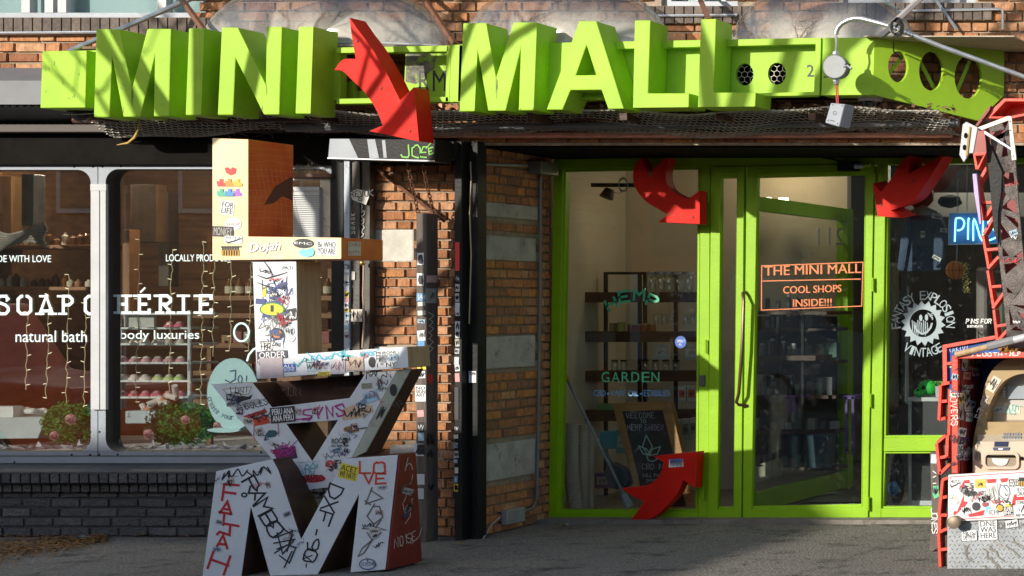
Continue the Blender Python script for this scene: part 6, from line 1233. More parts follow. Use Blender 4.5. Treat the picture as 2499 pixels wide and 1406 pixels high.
m = MB(); m.prism([circ(568, 962, 63, 88, 48)], SF(.16), (0, .02, 0), BL); m.build('disc', rs, bevel=.003); m = MB(); m.prism([circ(545, 1050, 40, 6, 24)], SF(.14), (0, .12, 0), BL); m.build('foot', rs)
m = MB(); SJ = SF(.16); m.rib([(562, 906), (575, 904), (574, 926), (562, 934), (550, 928)], 3.4, SJ, .002, INKN); m.rib(circ(586, 926, 5, 9, 14), 3, SJ, .002, INKN, closed=True); m.rib([(602, 918), (601, 930)], 3, SJ, .002, INKN); m.arctext('create your own', 568, 962, 58, 190, 300, 10, SF(.16), .002, INKN, inward=True); m.build('lettering', rs)
for x0, x1, y0_, y1_, yy, c_, lb in ((298, 316, 560, 780, 1.4, (.30, .13, .05), 'reddish timber upright left of the display rack'), (52, 82, 425, 552, 1.3, (.12, .115, .105), 'grey round column top in the left pane of the soap window'), (386, 412, 470, 700, 1.9, (.06, .035, .02), 'dark timber upright behind the second pane'), (-40, 28, 430, 640, 1.8, (.13, .065, .02), 'light timber cupboard side at the left edge'), (318, 382, 450, 592, 1.7, (.12, .065, .03), 'plain wooden cupboard door in the second pane')):
    m = MB(); m.pbox(x0, y0_, x1, y1_, yy, .12, mat('timber ' + lb[:12], c_, .6, var=.3, stretch=(3, 3, .6))); tag(m.build('timber_panel', bevel=.006), lb, 'panel')
m = MB()
for i in range(9):
    p = [U(-20 + 22 * t + 4 * math.sin(t * 2 + i), 560 + i * 5 + 14 * math.sin(t * .8 + i * .2), 1.2 + .01 * i) for t in range(7)]; m.tube(p, .012, mat('grey driftwood', (.24, .22, .19), .8, var=.3), n=5)
tag(m.build('driftwood_branch', smooth=True), 'pale grey driftwood hung above the lettering in the left pane', 'decoration')
for y0_ in (598, 700):
    m = MB(); m.pbox(-300, y0_, 236, y0_ + 9, 1.6, .3, WSH); tag(m.build('plank_shelf', bevel=.004), 'long plank shelf behind the left pane ' + ('level with the love lettering' if y0_ < 650 else 'level with the big shop name'), 'shelf')
    for k in range(12):
        x = 5 + k * 19 + R.uniform(-4, 4); p = U(x, y0_, 1.7); m = MB(); h_ = R.uniform(.05, .11); m.lathe(p, [(.022, .001), (.025, .006), (.025, h_ * .7), (.010, h_ * .85), (.010, h_), (0, h_)], R.choice([AMB, LBL, AMB, flat((.25, .12, .06))]), n=10); tag(m.build('bottle', smooth=True), 'small bottle standing on a plank shelf behind the left pane', 'bottle', 'bottles on the plank shelves')
# string lights
LED = mat('string light', (.9, .78, .5), .4, emis=1.3); COP = mat('glowing string wire', (.55, .45, .25), .5, emis=.12)  # faint glow put into the wire as well as the bulbs
for i, (x, y0_, y1_) in enumerate(((167, 670, 985), (118, 720, 980), (66, 760, 960), (210, 740, 1000), (340, 585, 985), (420, 610, 960), (497, 590, 990), (523, 630, 880), (565, 640, 860), (612, 640, 860), (775, 640, 850), (822, 650, 850))):
    t = MB(); m = MB(); pts = []; y = y0_
    while y < y1_: pts.append(U(x + R.uniform(-3, 3) - (y - y0_) * .02, y, .22)); y += 12
    m.tube(pts, .0028, COP, n=4)
    for q in pts[::3]:
        s_ = R.choice([-1, 1]); m.tube([q, q + Vector((.026 * s_, 0, R.uniform(-.006, .014)))], .0026, LED, n=4)
    tag(m.build('string_light'), ('string of warm fairy lights hanging left of the window mullion', 'string of warm fairy lights hanging in front of the white rack', 'string of warm fairy lights hanging between rack and letter stack', 'string of warm fairy lights beside the dark gate column')[0 if x < 250 else 1 if x < 480 else 2 if x < 700 else 3], 'fairy lights', 'fairy light strings in the soap window')
lamp('soap_shop_fill', U(150, 392, 1.6), 26, (1, .82, .6), .03); lamp('soap_shop_fill', U(560, 392, 1.5), 26, (1, .82, .6), .03)  # unseen fill lights added to brighten the soap shop
# ---------------------------------------------------------------- inside the hemp shop
XV = U(1834, 1240, 1.10).x
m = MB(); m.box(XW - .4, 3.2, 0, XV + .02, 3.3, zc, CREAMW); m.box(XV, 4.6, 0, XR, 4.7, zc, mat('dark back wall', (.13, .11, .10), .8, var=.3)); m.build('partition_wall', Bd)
vs = thing('vestibule_screen', 'green framed glass screen running inward behind the glass door', 'glass screen', (XV, 2.1, 0))
z1 = onX(2055, 1160, XV); ye = z1.y
m = MB(); m.box(XV - .03, 1.14, .05, XV + .03, ye, .20, LIME2); m.build('bottom_rail', vs, bevel=.004); m = MB(); m.box(XV - .03, 1.14, 2.36, XV + .03, ye, 2.47, LIME2); m.build('top_rail', vs, bevel=.004)
for y in (ye,): m = MB(); m.box(XV - .05, y, .05, XV + .05, y + .14, 2.47, LIME2); m.build('post', vs, bevel=.004)
m = MB(); m.box(XV - .004, 1.14, .20, XV + .004, ye, 2.36, PANE); vp = m.build('glass_pane', vs)
m = MB(); SV = SX(XV + .006); GH = flat((.42, .42, .40)); m.trect('211', 1996, 556, 2062, 598, SV, .001, GH, mirror=True); m.trect('223', 1961, 609, 1990, 626, SV, .001, GH, mirror=True); m.build('lettering', vp)  # reversed numbers are a reflection drawn as letters on this pane
sr = thing('shelf_rack', 'black metal frame with dark wooden shelves against the cream wall', 'shelves', U(1560, 1240, 2.6))
m = MB()
for x in (1473, 1556, 1569, 1644): m.pbox(x, 664, x + 7, 1250, 2.66, .03, BLACK)
m.pbox(1473, 664, 1651, 670, 2.655, .03, BLACK); m.build('frame', sr)
shy = ((713, 738), (809, 835), (905, 931), (1001, 1028))
for a, b in shy:
    m = MB(); m.pbox(1423, a, 1700, b, 2.45, .2, WOODD); m.build('shelf', sr, bevel=.004)
def jar(px, py, y, r, h, body, lid, lb, grp, nm='jar', cat='jar'):
    t = thing(nm, lb, cat, U(px, py, y), grp); p = U(px, py - .5, y)
    m = MB(); m.lathe(p, [(r * .95, 0), (r, .004), (r, h * .8), (r * .9, h * .84)], body, n=16); m.build('body', t, smooth=True); m = MB(); m.lathe(p + Vector((0, 0, h * .84)), [(r * .96, 0), (r * .96, h * .16), (0, h * .17)], lid, n=16); m.build('lid', t, smooth=True)
GOLD = mat('gold lid', (.45, .34, .12), .35, metal=.6); YJ = flat((.50, .46, .14)); RJ = flat((.28, .03, .015)); OJ = flat((.40, .12, .02)); CLR = glass('jar glass', tint=(.85, .88, .88), base=.12)
jar(1516, 809, 2.5, .034, .075, YJ, GOLD, 'yellow labelled tin jar on the second dark shelf', None); jar(1496, 809, 2.55, .030, .07, flat((.35, .33, .15)), GOLD, 'olive jar left of the yellow jar on the second dark shelf', None)
for i, x in enumerate((1540, 1558)): jar(x, 809, 2.5, .028, .06, RJ, GOLD, 'dark red jar right of the yellow jar on the second dark shelf', 'dark red jars')
for i, x in enumerate((1574, 1592)): jar(x, 809, 2.5, .030, .065, OJ, GOLD, 'orange brown jar near the right end of the second dark shelf', 'orange brown jars')
for i, x in enumerate((1590, 1612, 1632, 1655, 1680)): jar(x, 713, 2.5, .040, .17, CLR, ALU, 'tall clear glass jar on the top dark shelf', 'clear jars on the top shelf')
for i, x in enumerate((1500, 1522, 1575, 1600, 1625, 1650)): jar(x, 905, 2.5, .028, .09, CLR, BLACK, 'short clear glass jar on the third dark shelf', 'clear jars on the third shelf')
for i, x in enumerate((1601, 1620, 1637, 1673, 1690)): jar(x, 792, 2.3, .022, .085, CLR, CLR, 'small clear flask in the row behind the hemp lettering', 'clear flasks', 'flask', 'flask')
def crate(nm, lb, px0, py0, px1, py1, y, d, c_, face=None, cat='box'):
    m = MB(); m.pbox(px0, py0, px1, py1, y, d, flat(c_)); o = tag(m.build(nm, bevel=.004), lb, cat)
    if face:
        m = MB(); m.poly(rrect((px0 + px1) / 2, (py0 + py1) / 2, (px1 - px0) * .7, (py1 - py0) * .5), SF(y), .002, flat(face)); m.scrib((px0 + px1) / 2, (py0 + py1) / 2, (px1 - px0) * .25, (py1 - py0) * .15, 1, SF(y), .003, INK, n=3); m.build('label', o)
    return o
crate('green_box', 'mint green box on the fourth dark shelf', 1455, 986, 1500, 1001, 2.42, .12, (.16, .34, .14)); crate('teal_box', 'bright turquoise box below the dark shelves', 1463, 1054, 1505, 1096, 1.9, .14, (.02, .34, .46)); crate('teal_box', 'turquoise edged white box beside the bright turquoise box', 1503, 1050, 1528, 1106, 1.85, .10, (.20, .38, .38), (.50, .48, .42))
crate('purple_box', 'small purple and white box near the dustpan', 1450, 1154, 1492, 1192, 2.0, .14, (.20, .14, .36), (.52, .50, .52))
for i, (x0, x1, y0_, y1_) in enumerate(((1649, 1662, 1024, 1076), (1663, 1682, 1022, 1074), (1683, 1700, 1020, 1072))): tag(crate('packet', '', x0, y0_, x1, y1_, 2.0, .06, (.42, .40, .36), (.24, .18, .12)), 'white packet with small picture right of the chalkboard', 'packet', 'white picture packets')
for i, (x0, x1, c_) in enumerate(((1654, 1674, (.45, .42, .40)), (1676, 1700, (.42, .40, .38)))): tag(crate('carton', '', x0, 942, x1, 980, 2.3, .10, c_, (.55, .12, .05)), ('white carton with orange label left of the pair beside the door', 'white carton with orange label nearest the green mullion')[i], 'carton')
for i, (x0, y0_) in enumerate(((1594, 840), (1668, 842))): tag(crate('clear_pouch', '', x0, y0_, x0 + 38, y0_ + 38, 2.3, .04, (.38, .39, .38), (.55, .54, .50)), ('white labelled clear pouch hanging left of the round blue sticker', 'white labelled clear pouch hanging behind the round blue sticker')[i], 'pouch')
# chalkboard
cb = thing('chalkboard', 'wooden framed A board with chalk writing leaning in the hemp window', 'chalkboard', U(1600, 1255, 1.5)); yC = 1.45; SC = SF(yC)
m = MB(); m.prism([[(1494, 984), (1632, 979), (1640, 1000), (1700, 1252), (1566, 1256), (1500, 1010)], [(1518, 1005), (1616, 1001), (1674, 1236), (1574, 1240)]], SC, (0, .03, 0), WOODL); m.build('frame', cb, bevel=.005)
m = MB(); m.prism([[(1514, 1001), (1620, 997), (1680, 1240), (1572, 1244)]], SF(yC + .012), (0, .01, 0), mat('slate board', (.022, .022, .026), .7, var=.3, dirt=(.06, .06, .07), dscale=9)); m.build('board', cb)
m = MB(); m.prism([[(1622, 984), (1642, 984), (1668, 1100), (1640, 1108)]], SF(yC + .18), (0, .03, 0), WOODL); m.prism([[(1660, 1190), (1676, 1186), (1694, 1252), (1680, 1254)]], SF(yC + .3), (0, .03, 0), WOODL); m.build('rear_leg', cb, bevel=.004)
SK = SF(yC + .012); CHA = flat((.50, .48, .50)); m = MB(); kw = dict(jit=.05)
m.hand('WELCOME', 1529, 1008, 13, 1.2, SK, .002, CHA, ang=-1, asp=.5, **kw); m.hand('TO', 1563, 1024, 8, 1.2, SK, .002, CHA, asp=.7, **kw); m.hand('HEMP', 1532, 1036, 14, 1.2, SK, .002, CHA, asp=.4, **kw); m.hand('GARDEN', 1574, 1036, 14, 1.4, SK, .002, flat((.36, .28, .48)), asp=.36, gap=.2, **kw)
MINT = flat((.35, .55, .48))
for a in ([(1577, 1062), (1568, 1090), (1580, 1110), (1592, 1090), (1577, 1062)], [(1558, 1088), (1578, 1096), (1588, 1110), (1570, 1108), (1558, 1088)], [(1612, 1090), (1592, 1096), (1584, 1112), (1604, 1108), (1612, 1090)], [(1578, 1110), (1582, 1124), (1594, 1126), (1604, 1120)]): m.rib(a, 2.6, SK, .002 + .0002 * (a[0][0] % 4), MINT)
m.hand('CBD IN', 1567, 1132, 13, 1.2, SK, .002, CHA, asp=.55, **kw); m.hand('WALL PATT', 1568, 1156, 8, 1, SK, .002, CHA, asp=.5, **kw); m.hand('EFFECT', 1578, 1170, 7, 1, SK, .002, CHA, asp=.5, **kw); m.build('chalk_writing', cb)
br = thing('broom', 'long handled broom with orange tip and yellow bristles leaning in the hemp window', 'broom', U(1550, 1248, 1.25)); m = MB(); pa, pb, pc, pd = U(1378, 912, 1.25), U(1386, 930, 1.25), U(1522, 1206, 1.25), U(1537, 1238, 1.25)
m.tube([pb, pc], .011, mat('grey broom handle', (.20, .24, .28), .4)); m.build('handle', br, smooth=True); m = MB(); m.tube([pa, pb], [.013, .017], flat((.55, .25, .02))); m.build('grip', br, smooth=True); m = MB(); m.tube([pc, pd], [.024, .034], flat((.34, .40, .46))); m.build('ferrule', br, smooth=True); m = MB()
for k in range(90): a = R.uniform(0, 6.28); q = R.uniform(0, 1); o_ = Vector((math.cos(a), math.sin(a), 0)) * .03 * q; m.tube([pd + o_, pd + o_ * 1.7 + Vector((.03, 0, -.045))], .0016, flat((.50, .38, .02)), n=3)
m.build('bristles', br)
dp = thing('dustpan', 'dark grey lobby dustpan leaning beside the broom', 'dustpan', U(1500, 1190, 1.4)); m = MB(); m.prism([smooth_pts([(1476, 1150), (1484, 1132), (1500, 1136), (1524, 1152), (1532, 1172), (1524, 1188), (1504, 1194), (1484, 1182), (1476, 1150)], 4)], SF(1.38), (0, .12, 0), mat('slate plastic', (.07, .09, .11), .45)); m.build('pan', dp, bevel=.01); m = MB(); m.tube([U(1496, 1136, 1.40), U(1478, 1100, 1.42), U(1470, 1080, 1.44)], .009, mat('slate plastic', (.07, .09, .11), .45)); m.build('handle', dp, smooth=True)
RUG = mat('beige woven rug', (.36, .29, .22), .95, col2=(.58, .50, .40), scale=90, bump=.8, bscale=140)
for i, (x, r, y, t0, lb) in enumerate(((1394, 17, 1.30, 1032, 'thickest rolled beige rug standing in the corner of the hemp window'), (1424, 12, 1.42, 1036, 'middle rolled beige rug standing beside the thickest roll'), (1441, 8, 1.5, 1044, 'thin rolled beige rug at the right of the three rolls'))):
    m = MB(); pts = [U(x - .4 * k * (1 if i == 0 else .2) + (18 * (k / 8) ** 3 if i == 0 else 0), t0 + k * (1250 - t0) / 8, y) for k in range(9)]; m.tube(pts, r * 15.3 / F, RUG, n=18); m.rib([(x - 4 + 2 * math.sin(k), t0 + 4 + k * 26) for k in range(8)], 3, SF(y - r * 15.3 / F), .002, flat((.50, .44, .36))); tag(m.build('rolled_rug', smooth=True), lb, 'rug', 'rolled rugs in the hemp window')
# track lamp and ceiling lights
tl = thing('track_lamp', 'black track spotlight with coiled white cable under the hemp shop ceiling', 'lamp', U(1490, 450, 1.9)); m = MB(); m.pbox(1442, 447, 1640, 456, 1.9, .05, BLACK); m.build('track', tl); m = MB(); q = U(1488, 462, 1.9); m.tube([q, q + Vector((-.02, -.02, -.07))], [.035, .055], BLACK, n=14); m.build('lamp_head', tl, smooth=True); m = MB()
for k in range(3): m.tube([U(1521 + 11 * math.cos(a), 449 + 16 * math.sin(a) + k * 2, 1.85 - .01 * k) for a in [j * .45 for j in range(15)]], .003, PALE, n=4)
m.tube([U(1521, 466, 1.85), U(1512, 472, 1.87), U(1500, 470, 1.88)], .003, PALE, n=4); m.build('coiled_cable', tl, smooth=True)
sp = lamp('spot_lamp', U(1490, 474, 1.9), 34, (1, .72, .42), .03, 'SPOT', U(1510, 600, 3.2), 70)
BULB = mat('lit bulb', (1, .80, .5), .4, emis=7)
for i, (x, y, r) in enumerate(((1871, 485, .035), (1912, 486, .035), (1911, 504, .025), (2011, 515, .025))):
    m = MB(); m.ball(U(x, y, 2.9), r * 1.2, r, r * (.9 if i < 2 else .4), BULB, n=14, k=8, lo=-90, hi=(20 if i < 2 else 90)); tag(m.build('ceiling_lamp', smooth=True), ('glowing half shade lamp at the left behind the glass door', 'glowing half shade lamp at the right of the pair behind the glass door', 'small lit downlight below the pair of half shade lamps', 'small lit downlight near the green screen post')[i], 'lamp')
    m = MB(); o = bpy.data.objects[-1] if 0 else None
lamp('shop_lamp_and_fill', U(1890, 400, 2.7), 7, (1, .75, .45), .06); lamp('shop_lamp_and_fill', U(2350, 400, 2.2), 9, (1, .9, .75), .2)  # first carries the pendant lamps' light; second is unseen fill added at right
bt = thing('table', 'dark table with bottles behind the glass door', 'table', U(1930, 1130, 2.4)); m = MB(); m.pbox(1850, 760, 2030, 768, 2.3, .5, WOODD); m.build('tabletop', bt); m = MB(); m.pbox(1895, 768, 1901, 1130, 2.35, .03, BLACK); m.pbox(1955, 768, 1961, 1130, 2.35, .03, BLACK); m.build('leg', bt); m = MB(); m.pbox(1848, 868, 1990, 880, 2.3, .4, WOODD); m.build('lower_shelf', bt)
for i, x in enumerate(range(1860, 1990, 13)): jar(x, 760 if i % 2 else 868, 2.4, .020, .10 + .02 * (i % 3), flat((.06, .05, .06) if i % 3 else (.20, .20, .20)), ALU, 'small dark bottle on the table behind the glass door', 'bottles on the dark table', 'bottle', 'bottle')
dc = thing('darkening_cabinet', 'added dark shelving unit with packets, darkening the view through the glass door', 'cabinet', U(1940, 1130, 2.9)); m = MB(); m.pbox(1836, 772, 2040, 1150, 2.95, .04, mat('darkening cabinet back', (.020, .020, .022), .6)); m.build('back_panel', dc)  # cabinet added to darken the room seen through the door
for y in (800, 880, 965, 1050, 1140):
    m = MB(); m.pbox(1836, y, 2040, y + 8, 2.65, .3, WOODD); m.build('shelf', dc)
for y in (800, 880, 965, 1050, 1140):
    x = 1842
    while x < 2030:
        w_ = R.uniform(10, 24); h_ = R.uniform(18, 52)
        if R.random() < .75:
            g_ = R.choice([(.05, .05, .06), (.10, .10, .11), (.22, .22, .22), (.04, .07, .12), (.16, .07, .03), (.06, .12, .10), (.34, .34, .33)]); m = MB(); m.pbox(x, y - h_, x + w_ - 2, y - .4, 2.70 + R.uniform(0, .1), .08, flat(g_)); tag(m.build('packet', bevel=.004), 'packet standing on the dark shelving unit behind the glass door', 'packet', 'packets on the dark shelving unit')
        x += w_
wc = thing('wooden_crate', 'pale wooden crate with hand hole on the floor behind the glass door', 'crate', U(1858, 1180, 1.9)); m = MB(); m.prism([[(1834, 1140), (1881, 1124), (1881, 1168), (1834, 1182)]], SF(1.7), (0, .25, 0), mat('pale crate pine', (.36, .32, .24), .6, var=.15)); m.build('box', wc, bevel=.004); m = MB(); m.poly(circ(1853, 1136, 10, 3, 14), SF(1.7), .002, VOID); m.build('hand_hole', wc)
ch = thing('purple_chair', 'purple framed chair behind the right part of the glass door', 'chair', U(2085, 1110, 2.6)); m = MB()
for x in (2062, 2078): m.pbox(x, 968, x + 6, 1110, 2.6, .03, mat('purple paint', (.13, .07, .28), .5))
m.pbox(2056, 966, 2090, 974, 2.6, .3, mat('purple paint', (.13, .07, .28), .5)); m.build('frame', ch)
m = MB(); p = U(2000, 1140, 2.3); m.lathe(p, [(.10, 0), (.13, .26), (.12, .27)], mat('dark blue bin', (.03, .06, .09), .5), n=18); tag(m.build('waste_bin', smooth=True), 'dark blue waste bin on the floor beside the green screen', 'bin')
m = MB(); m.box(XV + .1, 1.2, .031, XV + 1.0, 2.0, .045, mat('rubber door mat', (.03, .03, .03), .9, bump=.6)); tag(m.build('door_mat'), 'black rubber mat just inside the glass door', 'mat')
# ---------------------------------------------------------------- inside the vintage shop
jk = thing('denim_jacket', 'dark denim jacket with sewn patches hanging in the right window', 'jacket', U(2235, 665, 1.5)); DEN = mat('dark denim', (.045, .07, .125), .85, var=.25, scale=14, bump=.5, dirt=(.11, .15, .21), dscale=5, damt=.6)
m = MB()
def cloth(pts, y, d, mm):
    n = len(pts); m.prism([pts], SF(y), (0, d, 0), mm)
cloth([(2215, 515), (2240, 508), (2262, 510), (2290, 520), (2300, 600), (2296, 660), (2205, 664), (2200, 560)], 1.5, .10, DEN); m.build('body', jk, bevel=.02)
for s_ in ([(2215, 516), (2200, 560), (2188, 660), (2206, 664), (2222, 570)], [(2290, 520), (2306, 560), (2300, 640), (2282, 655), (2276, 560)]):
    m = MB(); cloth(s_, 1.46, .09, DEN); m.build('sleeve', jk, bevel=.02)
m = MB(); cloth([(2218, 514), (2250, 500), (2286, 516), (2262, 528), (2240, 526)], 1.44, .05, mat('grey collar', (.16, .16, .15), .9)); m.build('collar', jk, bevel=.01)
for q in ((2287, 528, 27, 12, 8), (2252, 572, 11, 16, 0), (2303, 562, 18, 10, 6), (2286, 630, 22, 9, 28), (2222, 486, 12, 8, 30)): stk(jk, SF(1.43), *q, (.50, .50, .48), scr=1.2)
q = stk(jk, SF(1.43), 2212, 520, 22, 20, 0, (.05, .05, .05), shape='o'); q = stk(jk, SF(1.43), 2212, 520, 15, 14, 0, (.30, .25, .12), shape='o')
bag = MB(); m = MB(); m.ball(U(2246, 478, 1.6), .11, .07, .10, mat('black bag cloth', (.02, .02, .022), .8), n=14, k=8, jit=.06); tag(m.build('black_bag', smooth=True), 'black bag hanging above the denim jacket', 'bag'); m = MB(); m.ball(U(2318, 492, 1.9), .10, .06, .05, mat('black bag cloth', (.02, .02, .022), .8), n=14, k=8, jit=.1); tag(m.build('knit_hat', smooth=True), 'dark cap hanging left of the chains', 'cap')
ns = thing('neon_sign', 'blue acrylic neon sign spelling PINS hung on chains in the right window', 'neon sign', U(2370, 597, 1.25)); m = MB(); m.prism([[(2316, 521), (2450, 517), (2450, 594), (2315, 597)]], SF(1.28), (0, .01, 0), mat('glowing blue neon board', (.015, .16, .50), .25, var=.1, emis=.08)); m.build('board', ns)  # faint tube glow put into the board's own colour
m = MB(); m.rib([(2316, 521), (2450, 517), (2450, 594), (2315, 597)], 2, SF(1.28), .002, mat('clear edge', (.35, .45, .55), .2), closed=True); m.build('edge', ns)
NEO = mat('neon tube', (.30, .85, 1.0), .3, emis=2.2)
for a in ([(2330, 590), (2332, 540), (2335, 533), (2346, 533), (2353, 542), (2350, 556), (2342, 562), (2336, 562)], [(2362, 585), (2363, 540), (2365, 532)], [(2375, 588), (2377, 533), (2396, 588), (2399, 533)], [(2432, 534), (2418, 534), (2412, 546), (2426, 562), (2432, 578), (2410, 588)]): m = MB(); m.tube([U(x, y, 1.25) for x, y in smooth_pts(a, 4)], .0065, NEO, n=8); m.build('tube', ns, smooth=True)
for x, y0_, y1_, lb in ((2337, 440, 522, 'thin chain holding the left end of the neon sign'), (2360, 405, 520, 'thin chain holding the middle of the neon sign')):
    m = MB()
    for k in range(int((y1_ - y0_) / 3.5)): m.tube([U(x + 1.5 * math.cos(a), y0_ + k * 3.5 + 2.4 * math.sin(a), 1.28 + (.006 * math.cos(a) if k % 2 else 0)) for a in [j * .9 for j in range(8)]], .0016, ALU, n=3, cap=False)
    tag(m.build('thin_chain'), lb, 'chain')
m = MB(); c_ = U(2332, 660, 1.3)
bb = thing('basketball', 'orange basketball in a chain holder below the neon sign', 'ball', c_ + Vector((0, 0, -.075))); m.ball(c_, .075, .075, .075, mat('basketball leather', (.40, .13, .03), .7, bump=.4, bscale=200), n=24, k=14); m.build('ball', bb, smooth=True); m = MB(); 
m.tube([c_ + Vector((.076 * math.cos(a), 0, .076 * math.sin(a))).lerp(Vector((0, -.076 * 1, 0)), 0) for a in [j * .3 for j in range(22)]], .0018, VOID, n=4); m.tube([c_ + Vector((0, -.076 * math.cos(a), .076 * math.sin(a))) for a in [j * .3 for j in range(22)]], .002, VOID, n=4); m.tube([c_ + Vector((.076 * math.cos(a), -.076 * math.sin(a), 0)) for a in [j * .3 for j in range(22)]], .002, VOID, n=4); m.tube([c_ + Vector((.03 + .02 * math.cos(a), -.07 * math.cos(a * .5), .07 * math.sin(a))) for a in [j * .15 - 1.5 for j in range(21)]], .0018, VOID, n=4); m.build('seams', bb)
m = MB()
for k in range(14): m.tube([U(2335 + 1.5 * math.cos(a), 598 + k * 3.2 + 2 * math.sin(a), 1.3) for a in [j * .9 for j in range(8)]], .0016, ALU, n=3, cap=False)
m.build('hanging_chain', bb)
m = MB()
for k in range(150): p = U(2352 + R.gauss(0, 5) + (k / 150) * 8, 640 + k * .5, 1.26 + R.uniform(-.03, .03)); s_ = .005; d = Vector((R.uniform(-1, 1), R.uniform(-1, 1), R.uniform(-1, 1))).normalized() * s_; e = d.orthogonal(); m.add([p - d, p + e, p + d, p - e], [(0, 1, 2, 3)], mat('gold tinsel', (.55, .48, .15), .4))
tag(m.build('trailing_plant'), 'gold green trailing sprig hanging beside the basketball', 'plant')
cn = thing('display_counter', 'black display counter with silver edges in the right window', 'counter', U(2290, 1240, 1.4)); m = MB(); m.pbox(2220, 974, 2480, 1240, 1.4, .5, mat('black counter panel', (.018, .019, .022), .35, dirt=(.06, .065, .07), dscale=16, damt=.62)); m.build('panel', cn); m = MB(); m.pbox(2214, 970, 2480, 980, 1.385, .5, PALE); m.pbox(2216, 980, 2224, 1240, 1.388, .02, ALU); m.pbox(2224, 1222, 2480, 1236, 1.39, .02, ALU); m.build('edge_trim', cn, bevel=.003)
sk = thing('green_skull', 'bright green skull ornament on the display counter', 'ornament', U(2258, 970, 1.5)); GS = mat('bright green resin', (.03, .52, .06), .5, var=.3, scale=60, bump=.6, bscale=150); m = MB(); c_ = U(2264, 946, 1.5); m.ball(c_, .075, .065, .062, GS, n=20, k=12, jit=.02); m.ball(U(2244, 958, 1.47), .045, .045, .036, GS, n=14, k=8, jit=.03); m.build('cranium', sk, smooth=True); m = MB()
for x in (2238, 2244, 2250): m.ball(U(x, 966, 1.435), .006, .006, .010, PALE if 0 else GS, n=8, k=5)
m.build('teeth', sk); m = MB()
for x, y, r in ((2254, 946, .016), (2240, 952, .010)): m.ball(U(x, y, 1.432), r, .010, r, VOID, n=10, k=6)
m.build('eye_socket', sk, smooth=True)
pt = thing('potted_plant', 'small plant in a white pot beside the green skull', 'plant', U(2290, 970, 1.5)); m = MB(); p = U(2292, 969, 1.5); m.lathe(p, [(.026, 0), (.036, .085), (.030, .085)], PALE, n=16); m.build('pot', pt, smooth=True); m = MB()
for k in range(8): a = k * .8; m.tube([p + Vector((0, 0, .08)), p + Vector((.03 * math.cos(a), .03 * math.sin(a), .12)), p + Vector((.07 * math.cos(a), .05 * math.sin(a), .11 - .02 * (k % 3)))], [.004, .007, .001], flat((.12, .34, .06)), n=5)
m.build('leaves', pt)
mk = thing('blue_mask', 'dark figure head with a blue face on the floor behind the lower right pane', 'mask', U(2180, 1236, 1.3)); m = MB(); m.ball(U(2182, 1170, 1.38), .085, .08, .22, mat('black shaggy hair', (.010, .010, .012), .9, bump=1), n=18, k=12, jit=.08); m.build('hair', mk, smooth=True); m = MB(); c_ = U(2181, 1192, 1.31); MBL = mat('blue painted face', (.02, .10, .26), .5, col2=(.05, .20, .42), scale=18); m.ball(c_, .040, .03, .062, MBL, n=16, k=10); m.ball(c_ + Vector((0, -.03, -.005)), .009, .012, .016, MBL, n=8, k=6); m.build('face', mk, smooth=True); m = MB()  # the face is blue in its own colour
for dx in (-.015, .015): m.ball(c_ + Vector((dx, -.027, .012)), .008, .006, .005, VOID, n=8, k=5)
m.ball(c_ + Vector((0, -.026, -.03)), .014, .006, .004, VOID, n=8, k=5); m.build('eyes', mk)
for i, (x, w_) in enumerate(((2100, 26), (2130, 30), (2320, 30), (2360, 34), (2400, 30))):
    m = MB(); m.pbox(x + 60, 640 + i * 6, x + 60 + w_, 1000 - i * 10, 2.4 + .1 * i, .12, flat(((.10, .09, .06), (.03, .03, .035), (.16, .13, .13), (.05, .06, .04), (.20, .18, .16))[i])); tag(m.build('hanging_garment', bevel=.03), ('olive garment on the rail at the left of the right shop', 'black garment on the rail in the right shop', 'mauve grey garment on the rail below the neon sign', 'dark green garment on the rail below the neon sign', 'pale grey garment at the right end of the rail')[i], 'garment', 'garments hanging in the vintage shop')
pass
m = MB(); m.pbox(2150, 470, 2640, 530, 2.6, .1, mat('pale beam', (.30, .29, .27), .7)); tag(m.build('ceiling_beam', bevel=.01), 'pale ceiling beam across the right shop behind the jacket', 'beam')
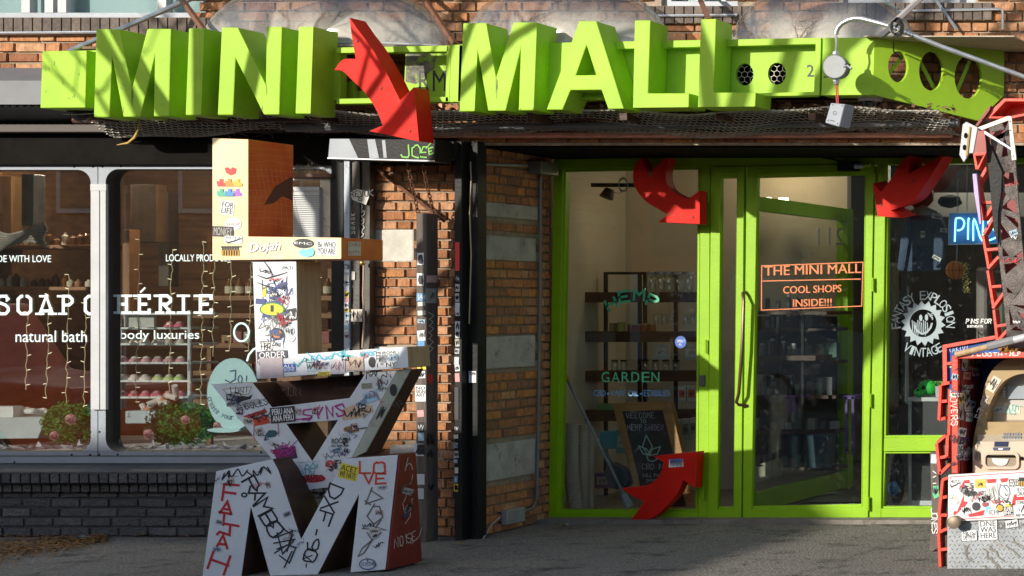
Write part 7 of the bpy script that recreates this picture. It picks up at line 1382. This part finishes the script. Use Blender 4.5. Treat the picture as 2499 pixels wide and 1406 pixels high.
# ---------------------------------------------------------------- litter on the pavement
DL = mat('dry brown leaf', (.30, .15, .04), .85, col2=(.17, .08, .02), scale=12); m = MB()
def leafq(c_, l, mm, mb):
    a = R.uniform(0, 6.28); d = Vector((math.cos(a), math.sin(a), R.uniform(-.1, .25))) * l; e = Vector((-math.sin(a), math.cos(a), R.uniform(-.1, .3))) * l * .45; mb.add([c_ - d, c_ + e, c_ + d, c_ - e], [(0, 1, 2), (0, 2, 3)], mm)
for i in range(3200):
    px = R.uniform(-60, 260); base = 1340 - 30 * (px / 260); c_ = onG(px, base + R.gauss(0, 7 + 10 * (1 - px / 260)), .006 + R.uniform(0, .015)); leafq(c_, R.uniform(.008, .024), DL, m)
stuff(m.build('leaf_drift'))
YL = mat('yellow leaf', (.50, .34, .04), .8, col2=(.35, .2, .03), scale=10)
for i, (px, py, mm, lb) in enumerate(((198, 1313, flat((.25, .45, .55)), 'pale blue scrap of paper by the dark brick base'), (218, 1310, flat((.42, .30, .42)), 'lilac scrap of paper by the dark brick base'), (178, 1302, flat((.22, .42, .28)), 'green scrap of paper by the dark brick base'), (460, 1310, flat((.50, .16, .10)), 'red brown leaf by the dark brick base'), (340, 1306, YL, 'dry yellow leaf by the middle of the dark brick base'), (1365, 1283, YL, 'crumpled yellow leaf at the foot of the green frame'), (1128, 1326, YL, 'yellow leaf at the foot of the gate post'), (1395, 1282, flat((.5, .46, .4)), 'cream crumb beside the yellow leaf at the green frame'))):
    m = MB(); c_ = onG(px, py, .012)
    for k in range(6): leafq(c_ + Vector((R.gauss(0, .02), R.gauss(0, .02), R.uniform(0, .012))), .03, mm, m)
    tag(m.build('litter'), lb, 'litter', 'litter on the pavement')
for i in range(46):
    m = MB(); px, py = R.uniform(1180, 2260), R.uniform(1283, 1400); leafq(onG(px, py, .004), R.uniform(.006, .014), R.choice([YL, DL, flat((.4, .36, .3))]), m); tag(m.build('leaf'), 'tiny dry leaf on the pavement in front of the green shop front', 'leaf', 'tiny leaves in front of the door')
for i in range(24):
    m = MB(); px, py = R.uniform(0, 520), R.uniform(1306, 1318); leafq(onG(px, py, .006), R.uniform(.010, .022), R.choice([YL, DL, DL]), m); tag(m.build('leaf'), 'dry leaf lying along the foot of the dark brick base', 'leaf', 'leaves along the dark brick base')
